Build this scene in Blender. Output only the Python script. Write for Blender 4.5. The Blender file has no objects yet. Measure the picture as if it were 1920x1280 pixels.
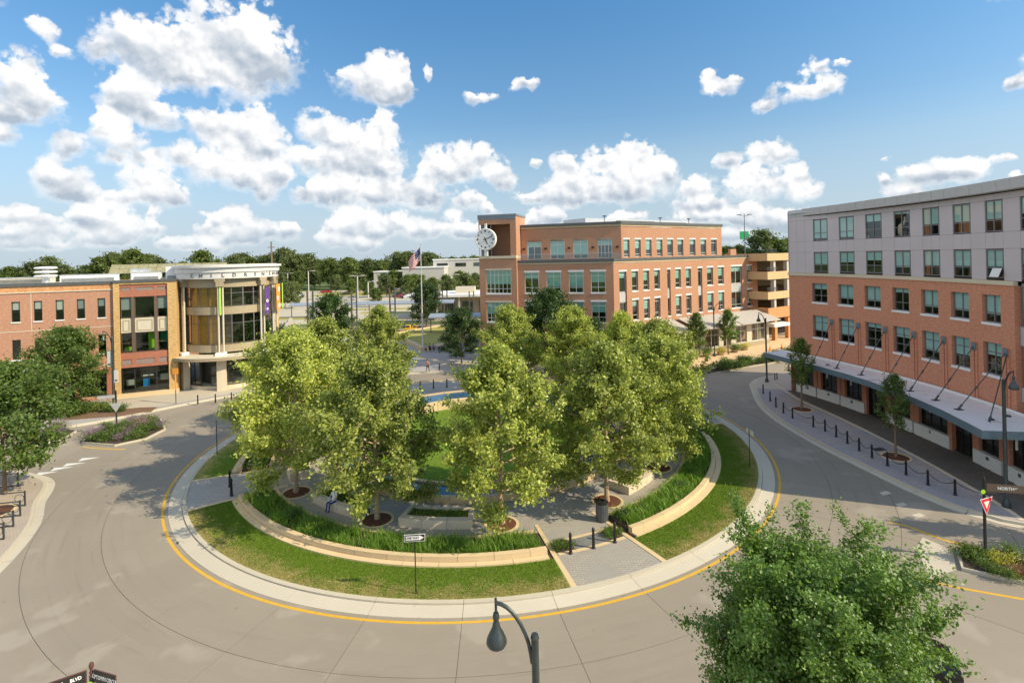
import bpy, math, random
import numpy as np
from math import sin, cos, tan, atan2, hypot, radians as rad, pi
from mathutils import Vector, Matrix
rng = np.random.default_rng(7)
random.seed(7)
SC = bpy.context.scene
COL = SC.collection

# ---------------------------------------------------------------- camera
F_PX, Y0_PX, ROLL, CAM_H = 985.0, 483.0, 1.3, 15.0
cam = bpy.data.cameras.new('camera')
cam.sensor_width = 36.0
cam.lens = F_PX / 1920 * 36.0
cam.shift_y = (Y0_PX - 640.0) / 1920
cam.clip_start = 0.1
cam.clip_end = 6000
cam_o = bpy.data.objects.new('camera', cam)
COL.objects.link(cam_o)
cam_o.location = (0, 0, CAM_H)
cam_o.rotation_euler = (rad(90), rad(ROLL), 0)
SC.camera = cam_o

# ---------------------------------------------------------------- world: daylight sky with cumulus
SUN_EL, SUN_AZ = 35.6, -19.1           # azimuth measured from +X
SKY_STRENGTH = 0.085
CLOUDS = [(-26.9,21.5,5.3,3.8),(-32.4,19.0,5.8,2.6),(-24.6,19.2,4.1,2.4),(-34.6,19.9,3.0,1.7),(-29.7,17.2,6.1,2.1),(-35.9,15.4,2.7,1.5),(-37.7,18.0,1.3,0.9),(-36.1,14.7,2.5,1.8),(-34.2,13.6,2.4,1.6),(-37.4,12.5,1.3,1.3),(-43.1,14.7,1.9,2.6),(-41.7,13.5,1.8,1.9),(-43.5,12.2,1.7,1.0),(-43.8,10.6,0.8,1.0),(-37.4,11.8,1.4,1.8),(-36.2,11.1,1.7,1.8),(-39.9,10.2,1.4,1.1),(-36.9,9.4,1.7,0.9),(-34.4,9.7,1.4,0.8),(-40.5,7.4,2.0,1.7),(-41.3,7.9,1.0,1.1),(-39.5,6.3,1.7,0.9),(-34.5,7.6,2.4,1.7),(-33.9,6.2,2.6,1.1),(-36.8,6.0,1.7,0.6),(-32.5,6.5,1.2,1.0),(-29.4,13.2,2.7,1.4),(-25.7,14.3,1.7,1.2),(-27.1,12.0,3.5,2.7),(-24.8,11.6,1.9,2.0),(-28.1,9.4,3.8,2.2),(-31.6,10.1,1.3,1.2),(-26.3,8.5,3.5,1.5),(-23.9,8.9,1.5,1.6),(-24.9,7.0,1.2,1.3),(-19.8,13.5,2.3,1.3),(-20.9,10.6,2.3,1.1),(-16.9,12.6,4.0,1.9),(-13.7,13.8,1.9,1.9),(-14.5,11.6,3.3,2.2),(-17.8,9.9,5.3,1.6),(-13.2,9.7,2.2,1.4),(-18.6,7.4,4.4,1.6),(-14.6,7.2,5.4,1.7),(-9.6,7.5,2.5,2.0),(-21.2,7.1,2.0,1.3),(-8.5,6.7,1.4,1.4),(-14.4,18.2,3.8,2.0),(-13.5,20.0,2.2,1.3),(-11.6,19.8,1.1,1.3),(-17.1,18.8,1.6,0.7),(-11.6,17.8,1.7,1.6),(-13.3,16.9,2.2,0.8),(-8.5,19.4,0.5,0.7),(-3.1,17.0,2.2,0.7),(-4.2,17.4,0.9,0.5),(-7.9,10.3,2.9,1.7),(-4.7,10.6,2.6,2.0),(-2.9,11.1,1.4,1.4),(-1.3,8.9,1.7,2.0),(-6.2,9.2,3.4,1.4),(-0.4,8.0,1.2,1.1),(-4.8,6.3,2.0,1.1),(-2.5,5.4,1.7,0.7),(-6.3,4.6,1.1,0.6),(-42.2,3.0,2.2,0.6),(-43.3,2.7,1.2,0.5),(-37.6,4.6,1.6,1.1),(-38.1,3.5,1.3,0.8),(-36.3,3.5,1.3,0.8),(-34.3,4.7,0.6,0.5),(-34.2,3.5,1.0,0.6),(-28.0,4.9,1.4,0.6),(-30.4,3.3,1.3,0.6),(-27.3,3.6,1.4,0.9),(-25.0,3.3,1.7,0.7),(-22.8,3.2,1.2,0.8),(-30.6,4.8,0.6,0.3),(-16.3,4.4,2.4,1.1),(-17.7,3.1,1.6,0.7),(-14.2,3.6,2.2,1.0),(-12.2,4.1,1.4,0.8),(-10.3,3.3,1.7,0.9),(-8.0,3.2,1.4,0.6),(-41.0,18.5,1.0,0.8),(-41.8,19.1,0.6,0.5),(-40.5,17.3,1.0,0.6),(12.8,10.0,2.5,2.2),(10.3,10.1,3.1,1.7),(6.0,9.8,2.0,1.4),(7.4,7.7,4.3,1.7),(13.0,7.5,4.4,2.2),(16.1,8.7,2.1,1.9),(8.8,6.3,5.7,1.1),(19.2,6.8,2.1,1.4),(19.7,5.2,2.6,1.1),(2.5,6.5,2.6,0.7),(13.9,11.0,1.6,1.4),(26.0,9.7,2.1,1.4),(22.8,9.0,1.5,0.8),(27.1,9.1,1.4,1.0),(25.2,6.7,3.6,1.6),(24.7,8.0,1.9,1.0),(28.9,7.1,1.3,1.3),(29.3,5.6,1.5,1.1),(22.0,16.2,2.0,0.7),(21.0,17.0,1.0,0.6),(23.5,16.8,0.7,0.5),(29.3,14.9,2.7,1.2),(26.3,14.2,1.4,0.6),(31.6,14.7,1.3,0.9),(30.2,16.8,1.1,0.8),(32.3,16.4,0.8,0.3),(44.2,12.6,0.7,0.7),(39.2,6.3,3.0,1.1),(40.9,6.3,1.7,1.0),(37.4,6.5,0.9,0.9),(35.5,6.2,0.6,0.7),(43.5,7.0,0.8,0.5),(35.8,8.1,0.3,0.3),(44.1,5.7,0.9,0.6),(37.0,4.9,1.5,0.6),(24.2,4.1,1.9,0.7),(27.0,3.2,1.4,0.6),(3.9,4.3,1.2,0.4),(1.9,18.1,1.7,0.7),(2.7,10.2,0.4,0.5)]
# the far low rows of cumulus over the horizon
CLOUDS += [(3.0,4.3,1.9,0.7),(0.6,4.0,2.2,0.6),(3.4,3.7,1.5,0.4),(-5.3,3.3,1.2,0.7),(-2.9,3.2,2.0,0.4),(-3.4,3.2,0.8,0.7),(-27.0,2.6,1.2,0.7),(-28.4,2.4,1.1,0.7),(-27.9,2.6,2.1,0.5),(-18.4,1.9,1.3,0.6),(-18.9,2.3,1.3,0.5),(-16.3,2.1,1.3,0.5),(9.7,1.5,1.9,0.7),(6.6,2.0,1.3,0.6),(6.6,1.5,1.1,0.7),(-28.1,4.3,1.3,0.5),(-29.4,4.2,1.0,0.6),(-28.5,4.3,0.9,0.7),(-36.9,3.0,1.3,0.7),(-37.1,2.6,1.3,0.4),(-38.6,2.5,1.8,0.7),(-30.5,1.8,1.4,0.4),(-31.7,2.0,1.5,0.5),(-33.5,2.1,0.8,0.5),(18.8,2.3,1.7,0.7),(16.8,2.0,1.0,0.7),(17.4,2.0,2.3,0.7),(28.2,3.2,1.5,0.5),(27.9,2.8,1.4,0.7),(29.7,3.2,1.5,0.5),(-36.5,2.7,1.3,0.7),(-36.5,2.6,1.8,0.7),(-37.8,2.6,1.2,0.5),(12.3,4.1,1.8,0.6),(11.4,3.9,1.2,0.6),(12.8,4.0,1.8,0.7),(-17.5,3.9,1.3,0.7),(-17.1,3.8,2.3,0.7),(-18.2,3.7,1.0,0.7),(26.0,3.3,1.9,0.4),(26.3,3.2,1.8,0.5),(25.8,3.3,1.8,0.6),(-42.1,2.2,1.1,0.6),(-41.5,1.8,1.5,0.4),(-43.4,1.9,1.3,0.4),(-29.8,1.7,1.7,0.6),(-30.5,2.0,0.8,0.5),(-30.4,1.7,1.0,0.7),(-16.0,1.5,1.6,0.5),(-16.1,2.0,2.0,0.5),(-15.3,1.8,1.4,0.4),(1.6,3.7,1.7,0.5),(1.4,3.1,1.0,0.6),(0.5,3.2,1.7,0.7),(-17.1,2.9,2.3,0.5),(-14.7,3.3,1.7,0.5),(-14.6,3.0,1.4,0.5),(28.2,3.2,1.0,0.6),(28.7,3.1,2.0,0.7),(27.3,3.2,1.2,0.7),(13.1,2.2,2.3,0.5),(14.2,2.4,1.8,0.6),(14.6,2.2,1.9,0.5),(-5.2,2.7,1.5,0.5),(-3.7,2.8,0.9,0.5),(-4.7,3.0,2.1,0.6),(-43.2,4.2,1.9,0.6),(-43.0,4.4,1.4,0.5),(-41.8,3.9,1.2,0.7),(-38.5,4.3,1.2,0.7),(-37.8,4.1,1.5,0.6),(-39.1,4.2,1.0,0.6),(15.2,2.1,2.0,0.6),(14.6,2.0,2.3,0.7),(16.7,1.6,2.1,0.4),(4.5,4.4,1.2,0.7),(2.7,4.7,1.4,0.4),(4.2,4.4,1.0,0.5),(22.0,2.0,2.1,0.4),(21.5,1.7,1.7,0.5),(23.1,1.7,0.9,0.6),(23.6,3.9,1.6,0.6),(22.9,3.7,1.2,0.7),(23.7,3.4,1.2,0.5),(38.4,2.3,0.9,0.6),(36.4,2.0,1.7,0.4),(38.9,2.2,1.3,0.7),(19.3,3.7,2.2,0.6),(19.8,3.7,2.3,0.6),(21.7,3.7,1.7,0.5),(26.0,2.6,1.4,0.4),(26.7,2.8,2.0,0.5),(26.8,2.7,1.7,0.6),(36.5,2.6,1.1,0.4),(39.0,2.9,1.9,0.4),(37.7,3.1,1.7,0.5),(30.1,1.7,1.4,0.5),(32.4,1.7,1.2,0.5),(30.1,1.8,1.2,0.5),(20.4,4.9,1.8,0.6),(20.7,4.9,1.0,0.6),(20.1,4.7,1.9,0.4)]
def cloud_map():
    """az/el table of where the cumulus stand: R = cover, G = height inside its cloud, then tiled with more clouds all round"""
    W, Hh = 2048, 512                  # 360 deg x 90 deg
    az = (np.arange(W) + .5) / W * 360 - 180
    el = (np.arange(Hh) + .5) / Hh * 90
    A, E = np.meshgrid(az, el)
    f = np.zeros_like(A); w = np.full_like(A, 1e-4); lo = np.zeros_like(A)
    extra = []
    r = np.random.default_rng(3)
    for k in range(205):               # unseen rest of the sky, clouds thickened on the left to lift the shade
        a = r.uniform(180, 312) if k % 4 else r.uniform(48, 180); e = 3 + 55 * r.random() ** 1.6
        s = (.35 + e / 28)
        cx, cy = a if a < 180 else a - 360, e
        for j in range(5):
            extra.append((cx + r.normal(0, 4) * s, cy + r.normal(0, 1.5) * s, r.uniform(2, 5) * s, r.uniform(1, 2.6) * s))
    for (a, e, ra, re) in list(CLOUDS) + extra:
        ra, re = ra * (1.12 if e > 5 else 1.25), re * (1.14 if e > 5 else 1.6)
        i0, i1 = np.searchsorted(az, (a - ra * 1.3, a + ra * 1.3)); j0, j1 = np.searchsorted(el, (e - re * 1.3, e + re * 1.3))
        if i1 <= i0 or j1 <= j0: continue
        m = (slice(j0, j1), slice(i0, i1))
        dx = (A[m] - a) / ra; dy = (E[m] - e) / re
        v = np.clip(1.25 - np.sqrt(dx * dx + dy * dy), 0, None)
        f[m] = np.maximum(f[m], v) + .25 * np.minimum(f[m], v)
        w[m] += v ** 2 * re; lo[m] += v ** 2 * dy * re
    px = np.zeros((Hh, W, 4), np.float32)
    px[..., 0] = np.clip(f, 0, 1.6) / 1.6
    px[..., 1] = .5 + .5 * np.clip(lo / w, -1, 1)
    px[..., 3] = 1
    im = bpy.data.images.new('cloud_cover', W, Hh, float_buffer=True, is_data=True)
    im.pixels.foreach_set(px.ravel())
    im.update()
    return im

class NT:
    """tiny node-tree writer"""
    def __init__(s, tree): s.t = tree; s.n = tree.nodes; s.l = tree.links
    def __call__(s, typ, ins=None, **kw):
        n = s.n.new(typ)
        for k, v in kw.items(): setattr(n, k, v)
        for k, v in (ins or {}).items(): s.put(n.inputs[k], v)
        return n
    def put(s, sock, v):
        if hasattr(v, 'is_output'): s.l.new(v, sock)
        elif hasattr(v, 'outputs'): s.l.new(v.outputs[0], sock)
        else: sock.default_value = v
    def math(s, op, a, b=None, c=None, clamp=False):
        n = s.n.new('ShaderNodeMath'); n.operation = op; n.use_clamp = clamp
        for i, v in enumerate((a, b, c)):
            if v is not None: s.put(n.inputs[i], v)
        return n.outputs[0]
    def vmath(s, op, a, b=None, c=None):
        n = s.n.new('ShaderNodeVectorMath'); n.operation = op
        for i, v in enumerate((a, b, c)):
            if v is not None: s.put(n.inputs[i], v)
        return n
    def noise(s, vec, scale, detail=6, rough=.55, **kw):
        n = s('ShaderNodeTexNoise', {'Scale': scale, 'Detail': detail, 'Roughness': rough}, **kw)
        if vec is not None: s.put(n.inputs['Vector'], vec)
        return n.outputs[0]
    def ramp(s, fac, stops, interp='LINEAR'):
        n = s.n.new('ShaderNodeValToRGB'); n.color_ramp.interpolation = interp
        e = n.color_ramp.elements
        while len(e) < len(stops): e.new(.5)
        for q, (p, c) in zip(e, stops):
            q.position = p; q.color = c if len(c) == 4 else (*c, 1)
        s.put(n.inputs[0], fac); return n.outputs[0]
    def mix(s, fac, a, b, blend='MIX'):
        n = s.n.new('ShaderNodeMix'); n.data_type = 'RGBA'; n.blend_type = blend
        s.put(n.inputs[0], fac); s.put(n.inputs[6], a); s.put(n.inputs[7], b)
        return n.outputs[2]
    def range(s, v, a, b, c=0., d=1., smooth=False):
        n = s.n.new('ShaderNodeMapRange'); n.interpolation_type = 'SMOOTHSTEP' if smooth else 'LINEAR'
        for i, q in enumerate((v, a, b, c, d)): s.put(n.inputs[i], q)
        return n.outputs[0]

def build_world():
    w = bpy.data.worlds.new('World'); SC.world = w; w.use_nodes = True
    w.node_tree.nodes.clear()
    t = NT(w.node_tree)
    d = t('ShaderNodeTexCoord').outputs['Generated']
    sky = t('ShaderNodeTexSky', sky_type='NISHITA', sun_disc=False, sun_elevation=rad(SUN_EL), sun_rotation=rad(90 - SUN_AZ),
            altitude=200, air_density=1.0, dust_density=1.3, ozone_density=2.2)
    sep = t('ShaderNodeSeparateXYZ', {0: d})
    x, y, z = sep.outputs
    az = t.math('ARCTAN2', x, y)
    el = t.math('ARCSINE', z)
    warp = t('ShaderNodeTexNoise', {'Vector': d, 'Scale': 22., 'Detail': 5., 'Roughness': .6})
    wv = t.vmath('SUBTRACT', warp.outputs[1], (.5, .5, .5))
    wvs = t('ShaderNodeSeparateXYZ', {0: wv})
    u = t.math('MULTIPLY_ADD', az, 1 / (2 * pi), .5)
    v = t.math('MULTIPLY', el, 1 / (pi / 2))
    u = t.math('MULTIPLY_ADD', wvs.outputs[0], .0075, u)
    v = t.math('MULTIPLY_ADD', wvs.outputs[1], t.range(el, 0., rad(16), .006, .032), v)
    uv = t('ShaderNodeCombineXYZ', {0: u, 1: v})
    img = t('ShaderNodeTexImage', {'Vector': uv}, interpolation='Cubic', extension='EXTEND')
    img.image = cloud_map()
    ic = t('ShaderNodeSeparateColor', {0: img.outputs[0]})
    cover = t.math('MULTIPLY', ic.outputs[0], 1.6)
    sdir = Vector((cos(rad(SUN_EL)) * cos(rad(SUN_AZ)), cos(rad(SUN_EL)) * sin(rad(SUN_AZ)), sin(rad(SUN_EL)) + .5)).normalized()
    d2 = t.vmath('ADD', d, tuple(sdir * .011))
    n1 = t.noise(d, 15., 9., .63)                     # edge of the cloud
    s1 = t.noise(d, 13., 2.5, .45); s2 = t.noise(d2, 13., 2.5, .45)   # its lumps, lit from the sun's side
    b1 = t.noise(d, 46., 3., .5); b2 = t.noise(d2, 46., 3., .5)
    n3 = t.noise(d, 62., 6., .6)
    dens = t.math('MULTIPLY_ADD', t.math('SUBTRACT', n3, .5), t.range(cover, 0., .5, .15, .80), t.math('SUBTRACT', cover, .27))
    dens = t.math('MULTIPLY_ADD', t.math('SUBTRACT', n1, .5), t.range(cover, 0., .4, .5, 1.7), dens)
    # cauliflower billows: rounded cells at two sizes push the rim out in knobs
    wd = t.vmath('MULTIPLY_ADD', wv, (.035, .035, .035), d)
    v1 = t('ShaderNodeTexVoronoi', {'Vector': wd, 'Scale': 30., 'Smoothness': .35}, feature='SMOOTH_F1').outputs[0]
    v2 = t('ShaderNodeTexVoronoi', {'Vector': wd, 'Scale': 75.}, feature='F1').outputs[0]
    bil = t.math('ADD', t.math('MULTIPLY', t.math('SUBTRACT', .42, v1), .62), t.math('MULTIPLY', t.math('SUBTRACT', .42, v2), .34))
    upper = t.range(ic.outputs[1], .34, .62, .25, 1.0, True)
    dens = t.math('MULTIPLY_ADD', bil, t.math('MULTIPLY', upper, t.range(cover, .12, .6, 0., 1.35)), dens)
    alpha = t.math('POWER', t.range(dens, -.04, t.range(upper, .25, 1., .50, .22), 0., 1.), 1.15)
    alpha = t.math('MULTIPLY', alpha, t.range(cover, .30, .95, .72, 1.))
    low = ic.outputs[1]
    deep = t.range(dens, .10, .85, 0., 1., True)
    shade = t.math('MULTIPLY_ADD', t.math('SUBTRACT', s1, s2), 1.9, .86)
    shade = t.math('MULTIPLY_ADD', t.math('SUBTRACT', b1, b2), .55, shade)
    shade = t.math('MULTIPLY_ADD', bil, .26, shade)
    base = t.range(low, .14, .70, -.62, .10, True)
    shade = t.math('ADD', shade, t.math('MULTIPLY', base, deep))
    shade = t.math('MINIMUM', t.math('MAXIMUM', shade, .30), 1.05)
    ccol = t.ramp(shade, [(.30, (.42, .49, .58)), (.58, (.66, .70, .75)), (.80, (.91, .91, .91)), (1., (1.04, 1.02, .99))])
    ccol = t.vmath('SCALE', ccol); ccol.inputs['Scale'].default_value = CLOUD_GAIN
    # clear-air tint: deeper blue overhead, pale near the horizon
    skyc = t.vmath('SCALE', sky.outputs[0]); skyc.inputs['Scale'].default_value = SKY_STRENGTH
    tint = t.ramp(t.math('MULTIPLY', el, 1 / rad(40)), [(0., SKY_T0), (.25, SKY_T1), (.75, SKY_T2)])
    skyt = t.vmath('MULTIPLY', skyc, tint)
    skyt = t.mix(t.range(el, rad(-1), rad(15), .85, 0., True), skyt, (.36, .425, .48, 1))
    # far cloud fades into the horizon air
    fade = t.range(el, rad(-.5), rad(5), .45, 1.0, True)
    col = t.mix(t.math('MULTIPLY', alpha, fade), skyt, ccol)
    bg = t('ShaderNodeBackground', {'Color': col, 'Strength': 1.0})
    out = t('ShaderNodeOutputWorld', {0: bg})
CLOUD_GAIN = .66
SKY_T0 = (.60, .74, .98); SKY_T1 = (.96, 1.10, 1.10); SKY_T2 = (.58, 1.17, 1.39)
build_world()

# ---------------------------------------------------------------- sun, exposure
sun = bpy.data.lights.new('sun', 'SUN')
sun.energy = 3.3
sun.angle = rad(.5)
sun.color = (1.0, .85, .60)
sun_o = bpy.data.objects.new('sun', sun)
COL.objects.link(sun_o)
SUN_DIR = Vector((cos(rad(SUN_EL)) * cos(rad(SUN_AZ)), cos(rad(SUN_EL)) * sin(rad(SUN_AZ)), sin(rad(SUN_EL))))
sun_o.rotation_euler = SUN_DIR.to_track_quat('Z', 'Y').to_euler()
sun_o.location = SUN_DIR * 120
SC.view_settings.view_transform = 'Standard'
SC.view_settings.look = 'None'
SC.view_settings.gamma = 1
SC.view_settings.use_curve_mapping = False
SC.view_settings.exposure = .74
SC.render.engine = 'CYCLES'
cy = SC.cycles
cy.use_denoising = True
cy.max_bounces = 6; cy.diffuse_bounces = 3; cy.glossy_bounces = 3; cy.transmission_bounces = 3; cy.transparent_max_bounces = 8
cy.caustics_reflective = False; cy.caustics_refractive = False
cy.sample_clamp_indirect = 6

# ---------------------------------------------------------------- helpers
def at(px, py, z=0.0):
    """survey: where the sight line through a photo pixel meets the level z (camera calibration above)"""
    r = rad(ROLL); x, y = px - 960, py - Y0_PX
    X = x * cos(r) - y * sin(r); Y = x * sin(r) + y * cos(r)
    d = F_PX * (CAM_H - z) / Y
    return (X * d / F_PX, d)
CX, CY = -2.88, 43.9                     # centre of the circle
def pol(r, a, z=0.0): return (CX + r * cos(rad(a)), CY + r * sin(rad(a)), z)

ORG = {}
def org(o): return ORG.get(o.name, Vector((0, 0, 0)))
def link(name, data, parent=None, loc=(0, 0, 0), rz=0.0):
    o = bpy.data.objects.new(name, data)
    COL.objects.link(o)
    o.location = loc
    o.rotation_euler = (0, 0, rz)
    if parent is not None: o.parent = parent
    return o
def tag(o, label=None, cat=None, group=None, kind=None):
    if label: o['label'] = label
    if cat: o['category'] = cat
    if group: o['group'] = group
    if kind: o['kind'] = kind
    return o
def thing(name, label, cat, loc=(0, 0, 0), rz=0.0, group=None):
    o = link(name, None, None, loc, rz)
    o.empty_display_size = .3
    ORG[o.name] = Vector(loc)
    return tag(o, label, cat, group)
def copy_tree(o, parent=None):
    c = o.copy(); COL.objects.link(c)
    if parent is not None: c.parent = parent
    for ch in o.children: copy_tree(ch, c)
    return c
def place(proto, used, loc, rz=0.0, label=None, group=None, scale=1.0, cat=None):
    """first call moves the prototype itself, later calls copy it with its parts"""
    o = proto if not used else copy_tree(proto)
    used.append(o)
    o.location = loc; o.rotation_euler = (0, 0, rz); o.scale = (scale,) * 3
    return tag(o, label, cat, group)

class MB:
    """collects faces, becomes ONE mesh"""
    def __init__(s): s.v = []; s.f = []; s.uv = []; s.mi = []; s.m = 0
    def face(s, pts, uv=None):
        i = len(s.v); s.v += [tuple(p) for p in pts]; s.f.append(tuple(range(i, i + len(pts)))); s.mi.append(s.m)
        s.uv += uv if uv else [(p[0], p[1]) for p in pts]
    def hexa(s, P):
        """8 corners: 0-3 bottom ring ccw from above, 4-7 top ring"""
        for q in ((3, 2, 1, 0), (4, 5, 6, 7), (0, 1, 5, 4), (1, 2, 6, 5), (2, 3, 7, 6), (3, 0, 4, 7)):
            pts = [P[k] for k in q]
            a = Vector(pts[1]) - Vector(pts[0]); b = Vector(pts[3]) - Vector(pts[0])
            la, lb = a.length, b.length
            if abs(a.z) > abs(b.z): uv = [(0, 0), (0, la), (lb, la), (lb, 0)]
            else: uv = [(0, 0), (la, 0), (la, lb), (0, lb)]
            s.face(pts, uv)
    def box(s, x0, x1, y0, y1, z0, z1):
        s.hexa([(x0, y0, z0), (x1, y0, z0), (x1, y1, z0), (x0, y1, z0), (x0, y0, z1), (x1, y0, z1), (x1, y1, z1), (x0, y1, z1)])
    def prism(s, poly, z0, z1, bottom=False):
        a = sum(poly[i][0] * poly[(i + 1) % len(poly)][1] - poly[(i + 1) % len(poly)][0] * poly[i][1] for i in range(len(poly)))
        if a < 0: poly = poly[::-1]
        n = len(poly)
        s.face([(p[0], p[1], z1) for p in poly])
        if bottom: s.face([(p[0], p[1], z0) for p in poly[::-1]])
        t = 0
        for i in range(n):
            p, q = poly[i], poly[(i + 1) % n]; L = hypot(q[0] - p[0], q[1] - p[1])
            s.face([(p[0], p[1], z0), (q[0], q[1], z0), (q[0], q[1], z1), (p[0], p[1], z1)], [(t, z0), (t + L, z0), (t + L, z1), (t, z1)])
            t += L
    def ring(s, r0, r1, a0, a1, z0, z1, seg=None, cx=CX, cy=CY, zi=None):
        """annular sector block; zi = top height at r0 when it slopes"""
        n = seg or max(1, int(abs(a1 - a0) * max(r0, r1) * pi / 180 / .6))
        P = lambda r, a, z: (cx + r * cos(rad(a)), cy + r * sin(rad(a)), z)
        zt0 = z1 if zi is None else zi
        A = [a0 + (a1 - a0) * i / n for i in range(n + 1)]
        for a, b in zip(A, A[1:]):
            u0, u1 = rad(a) * r1, rad(b) * r1
            s.face([P(r0, a, zt0), P(r1, a, z1), P(r1, b, z1), P(r0, b, zt0)], [(u0, r0), (u0, r1), (u1, r1), (u1, r0)])
            s.face([P(r1, a, z0), P(r1, b, z0), P(r1, b, z1), P(r1, a, z1)], [(u0, z0), (u1, z0), (u1, z1), (u0, z1)])
            s.face([P(r0, b, z0), P(r0, a, z0), P(r0, a, zt0), P(r0, b, zt0)], [(u1, z0), (u0, z0), (u0, z1), (u1, z1)])
        if abs(a1 - a0) < 359.9:
            s.face([P(r0, a0, z0), P(r1, a0, z0), P(r1, a0, z1), P(r0, a0, zt0)])
            s.face([P(r1, a1, z0), P(r0, a1, z0), P(r0, a1, zt0), P(r1, a1, z1)])
    def tube(s, pts, rr, n=6, caps=True):
        pts = [Vector(p) for p in pts]
        if not hasattr(rr, '__len__'): rr = [rr] * len(pts)
        rings = []
        up = None
        for i, p in enumerate(pts):
            d = (pts[min(i + 1, len(pts) - 1)] - pts[max(i - 1, 0)]).normalized()
            if up is None:
                up = Vector((0, 0, 1)) if abs(d.z) < .9 else Vector((1, 0, 0))
            x = d.cross(up).normalized(); y = x.cross(d).normalized(); up = y
            rings.append([p + (x * cos(2 * pi * k / n) + y * sin(2 * pi * k / n)) * rr[i] for k in range(n)])
        for A, B in zip(rings, rings[1:]):
            for k in range(n):
                s.face([A[k], A[(k + 1) % n], B[(k + 1) % n], B[k]])
        if caps:
            s.face(rings[0][::-1]); s.face(rings[-1])
    def lathe(s, prof, n=16, c=(0, 0, 0)):
        P = lambda r, z, k: (c[0] + r * cos(2 * pi * k / n), c[1] + r * sin(2 * pi * k / n), c[2] + z)
        for (r0, z0), (r1, z1) in zip(prof, prof[1:]):
            for k in range(n):
                q = []
                if r0 > 1e-5: q += [P(r0, z0, k), P(r0, z0, k + 1)]
                else: q += [P(0, z0, 0)]
                if r1 > 1e-5: q += [P(r1, z1, k + 1), P(r1, z1, k)]
                else: q += [P(0, z1, 0)]
                s.face(q)
    def mesh(s, name, mats, off=(0, 0, 0), smooth=False):
        me = bpy.data.meshes.new(name)
        V = np.array(s.v, np.float32).reshape(-1, 3) - np.array(off, np.float32)
        me.from_pydata(V.tolist(), [], s.f)
        ul = me.uv_layers.new(name='UVMap')
        ul.data.foreach_set('uv', np.array(s.uv, np.float32).ravel())
        for m in (mats if isinstance(mats, (list, tuple)) else [mats]): me.materials.append(m)
        if max(s.mi, default=0): me.polygons.foreach_set('material_index', s.mi)
        if smooth:
            weld(me, .0004)
            me.shade_smooth()
            me.set_sharp_from_angle(angle=rad(38))
        return me
    def build(s, name, mat, parent=None, smooth=False, loc=None):
        off = org(parent) if parent is not None else Vector(loc or (0, 0, 0))
        o = link(name, s.mesh(name, mat, off, smooth), parent, (0, 0, 0) if parent is not None else off)
        ORG[o.name] = off
        return o
import bmesh
def weld(me, d):
    b = bmesh.new(); b.from_mesh(me); bmesh.ops.remove_doubles(b, verts=b.verts, dist=d); b.to_mesh(me); b.free()
def mesh_np(name, V, F, mat, smooth=False):
    """V (n,3), F (m,k) arrays straight into a mesh"""
    me = bpy.data.meshes.new(name)
    V = np.ascontiguousarray(V, np.float32); F = np.ascontiguousarray(F, np.int32)
    m, k = F.shape
    me.vertices.add(len(V)); me.vertices.foreach_set('co', V.ravel())
    me.loops.add(m * k); me.loops.foreach_set('vertex_index', F.ravel())
    me.polygons.add(m); me.polygons.foreach_set('loop_start', np.arange(m, dtype=np.int32) * k)
    me.update(calc_edges=True)
    me.materials.append(mat)
    if smooth: me.shade_smooth()
    return me
def sheet(name, poly, z, mat, z0=None, kind='structure'):
    b = MB(); b.prism(poly, z - .3 if z0 is None else z0, z)
    return tag(b.build(name, mat), kind=kind)
FONT_CACHE = {}
def text_mesh(txt, size, depth, mat, align='CENTER', bold=0.0, narrow=1.0):
    k = (txt, size, depth, mat.name, align, bold, narrow)
    if k in FONT_CACHE: return FONT_CACHE[k]
    cu = bpy.data.curves.new('lettering', 'FONT'); cu.body = txt; cu.size = size; cu.extrude = depth; cu.align_x = align; cu.align_y = 'CENTER'; cu.offset = bold; cu.resolution_u = 2
    o = bpy.data.objects.new('lettering', cu); COL.objects.link(o)
    dg = bpy.context.evaluated_depsgraph_get()
    me = bpy.data.meshes.new_from_object(o.evaluated_get(dg))
    bpy.data.objects.remove(o)
    me.materials.clear(); me.materials.append(mat)
    me.transform(Matrix.Diagonal((narrow, 1, 1, 1)))
    me.transform(Matrix.Rotation(pi / 2, 4, 'X'))           # stands up, reads from -Y
    FONT_CACHE[k] = me
    return me

# ---------------------------------------------------------------- materials
def material(name, build):
    m = bpy.data.materials.new(name); m.use_nodes = True
    m.node_tree.nodes.clear()
    t = NT(m.node_tree)
    sh = build(t)
    t('ShaderNodeOutputMaterial', {0: sh})
    return m
def pr(t, col, rough=.7, metal=0., bump=None, spec=.4, bstr=.3, bdist=.02, **kw):
    n = t('ShaderNodeBsdfPrincipled', {'Base Color': col if not isinstance(col, tuple) else (*col[:3], 1), 'Roughness': rough, 'Metallic': metal, 'Specular IOR Level': spec})
    for k, v in kw.items(): t.put(n.inputs[k], v)
    if bump is not None:
        b = t('ShaderNodeBump', {'Strength': bstr, 'Distance': bdist, 'Height': bump}); t.put(n.inputs['Normal'], b.outputs[0])
    return n.outputs[0]
def obj_co(t): return t('ShaderNodeTexCoord').outputs['Object']
def pos(t): return t('ShaderNodeNewGeometry').outputs['Position']
def uvc(t): return t('ShaderNodeUVMap').outputs[0]
def rnd(t): return t('ShaderNodeObjectInfo').outputs['Random']
ALB = 1.28
def c4(c, k=1.0): return (min(.84, c[0] * k * ALB), min(.84, c[1] * k * ALB), min(.83, c[2] * k * ALB), 1)

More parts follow.
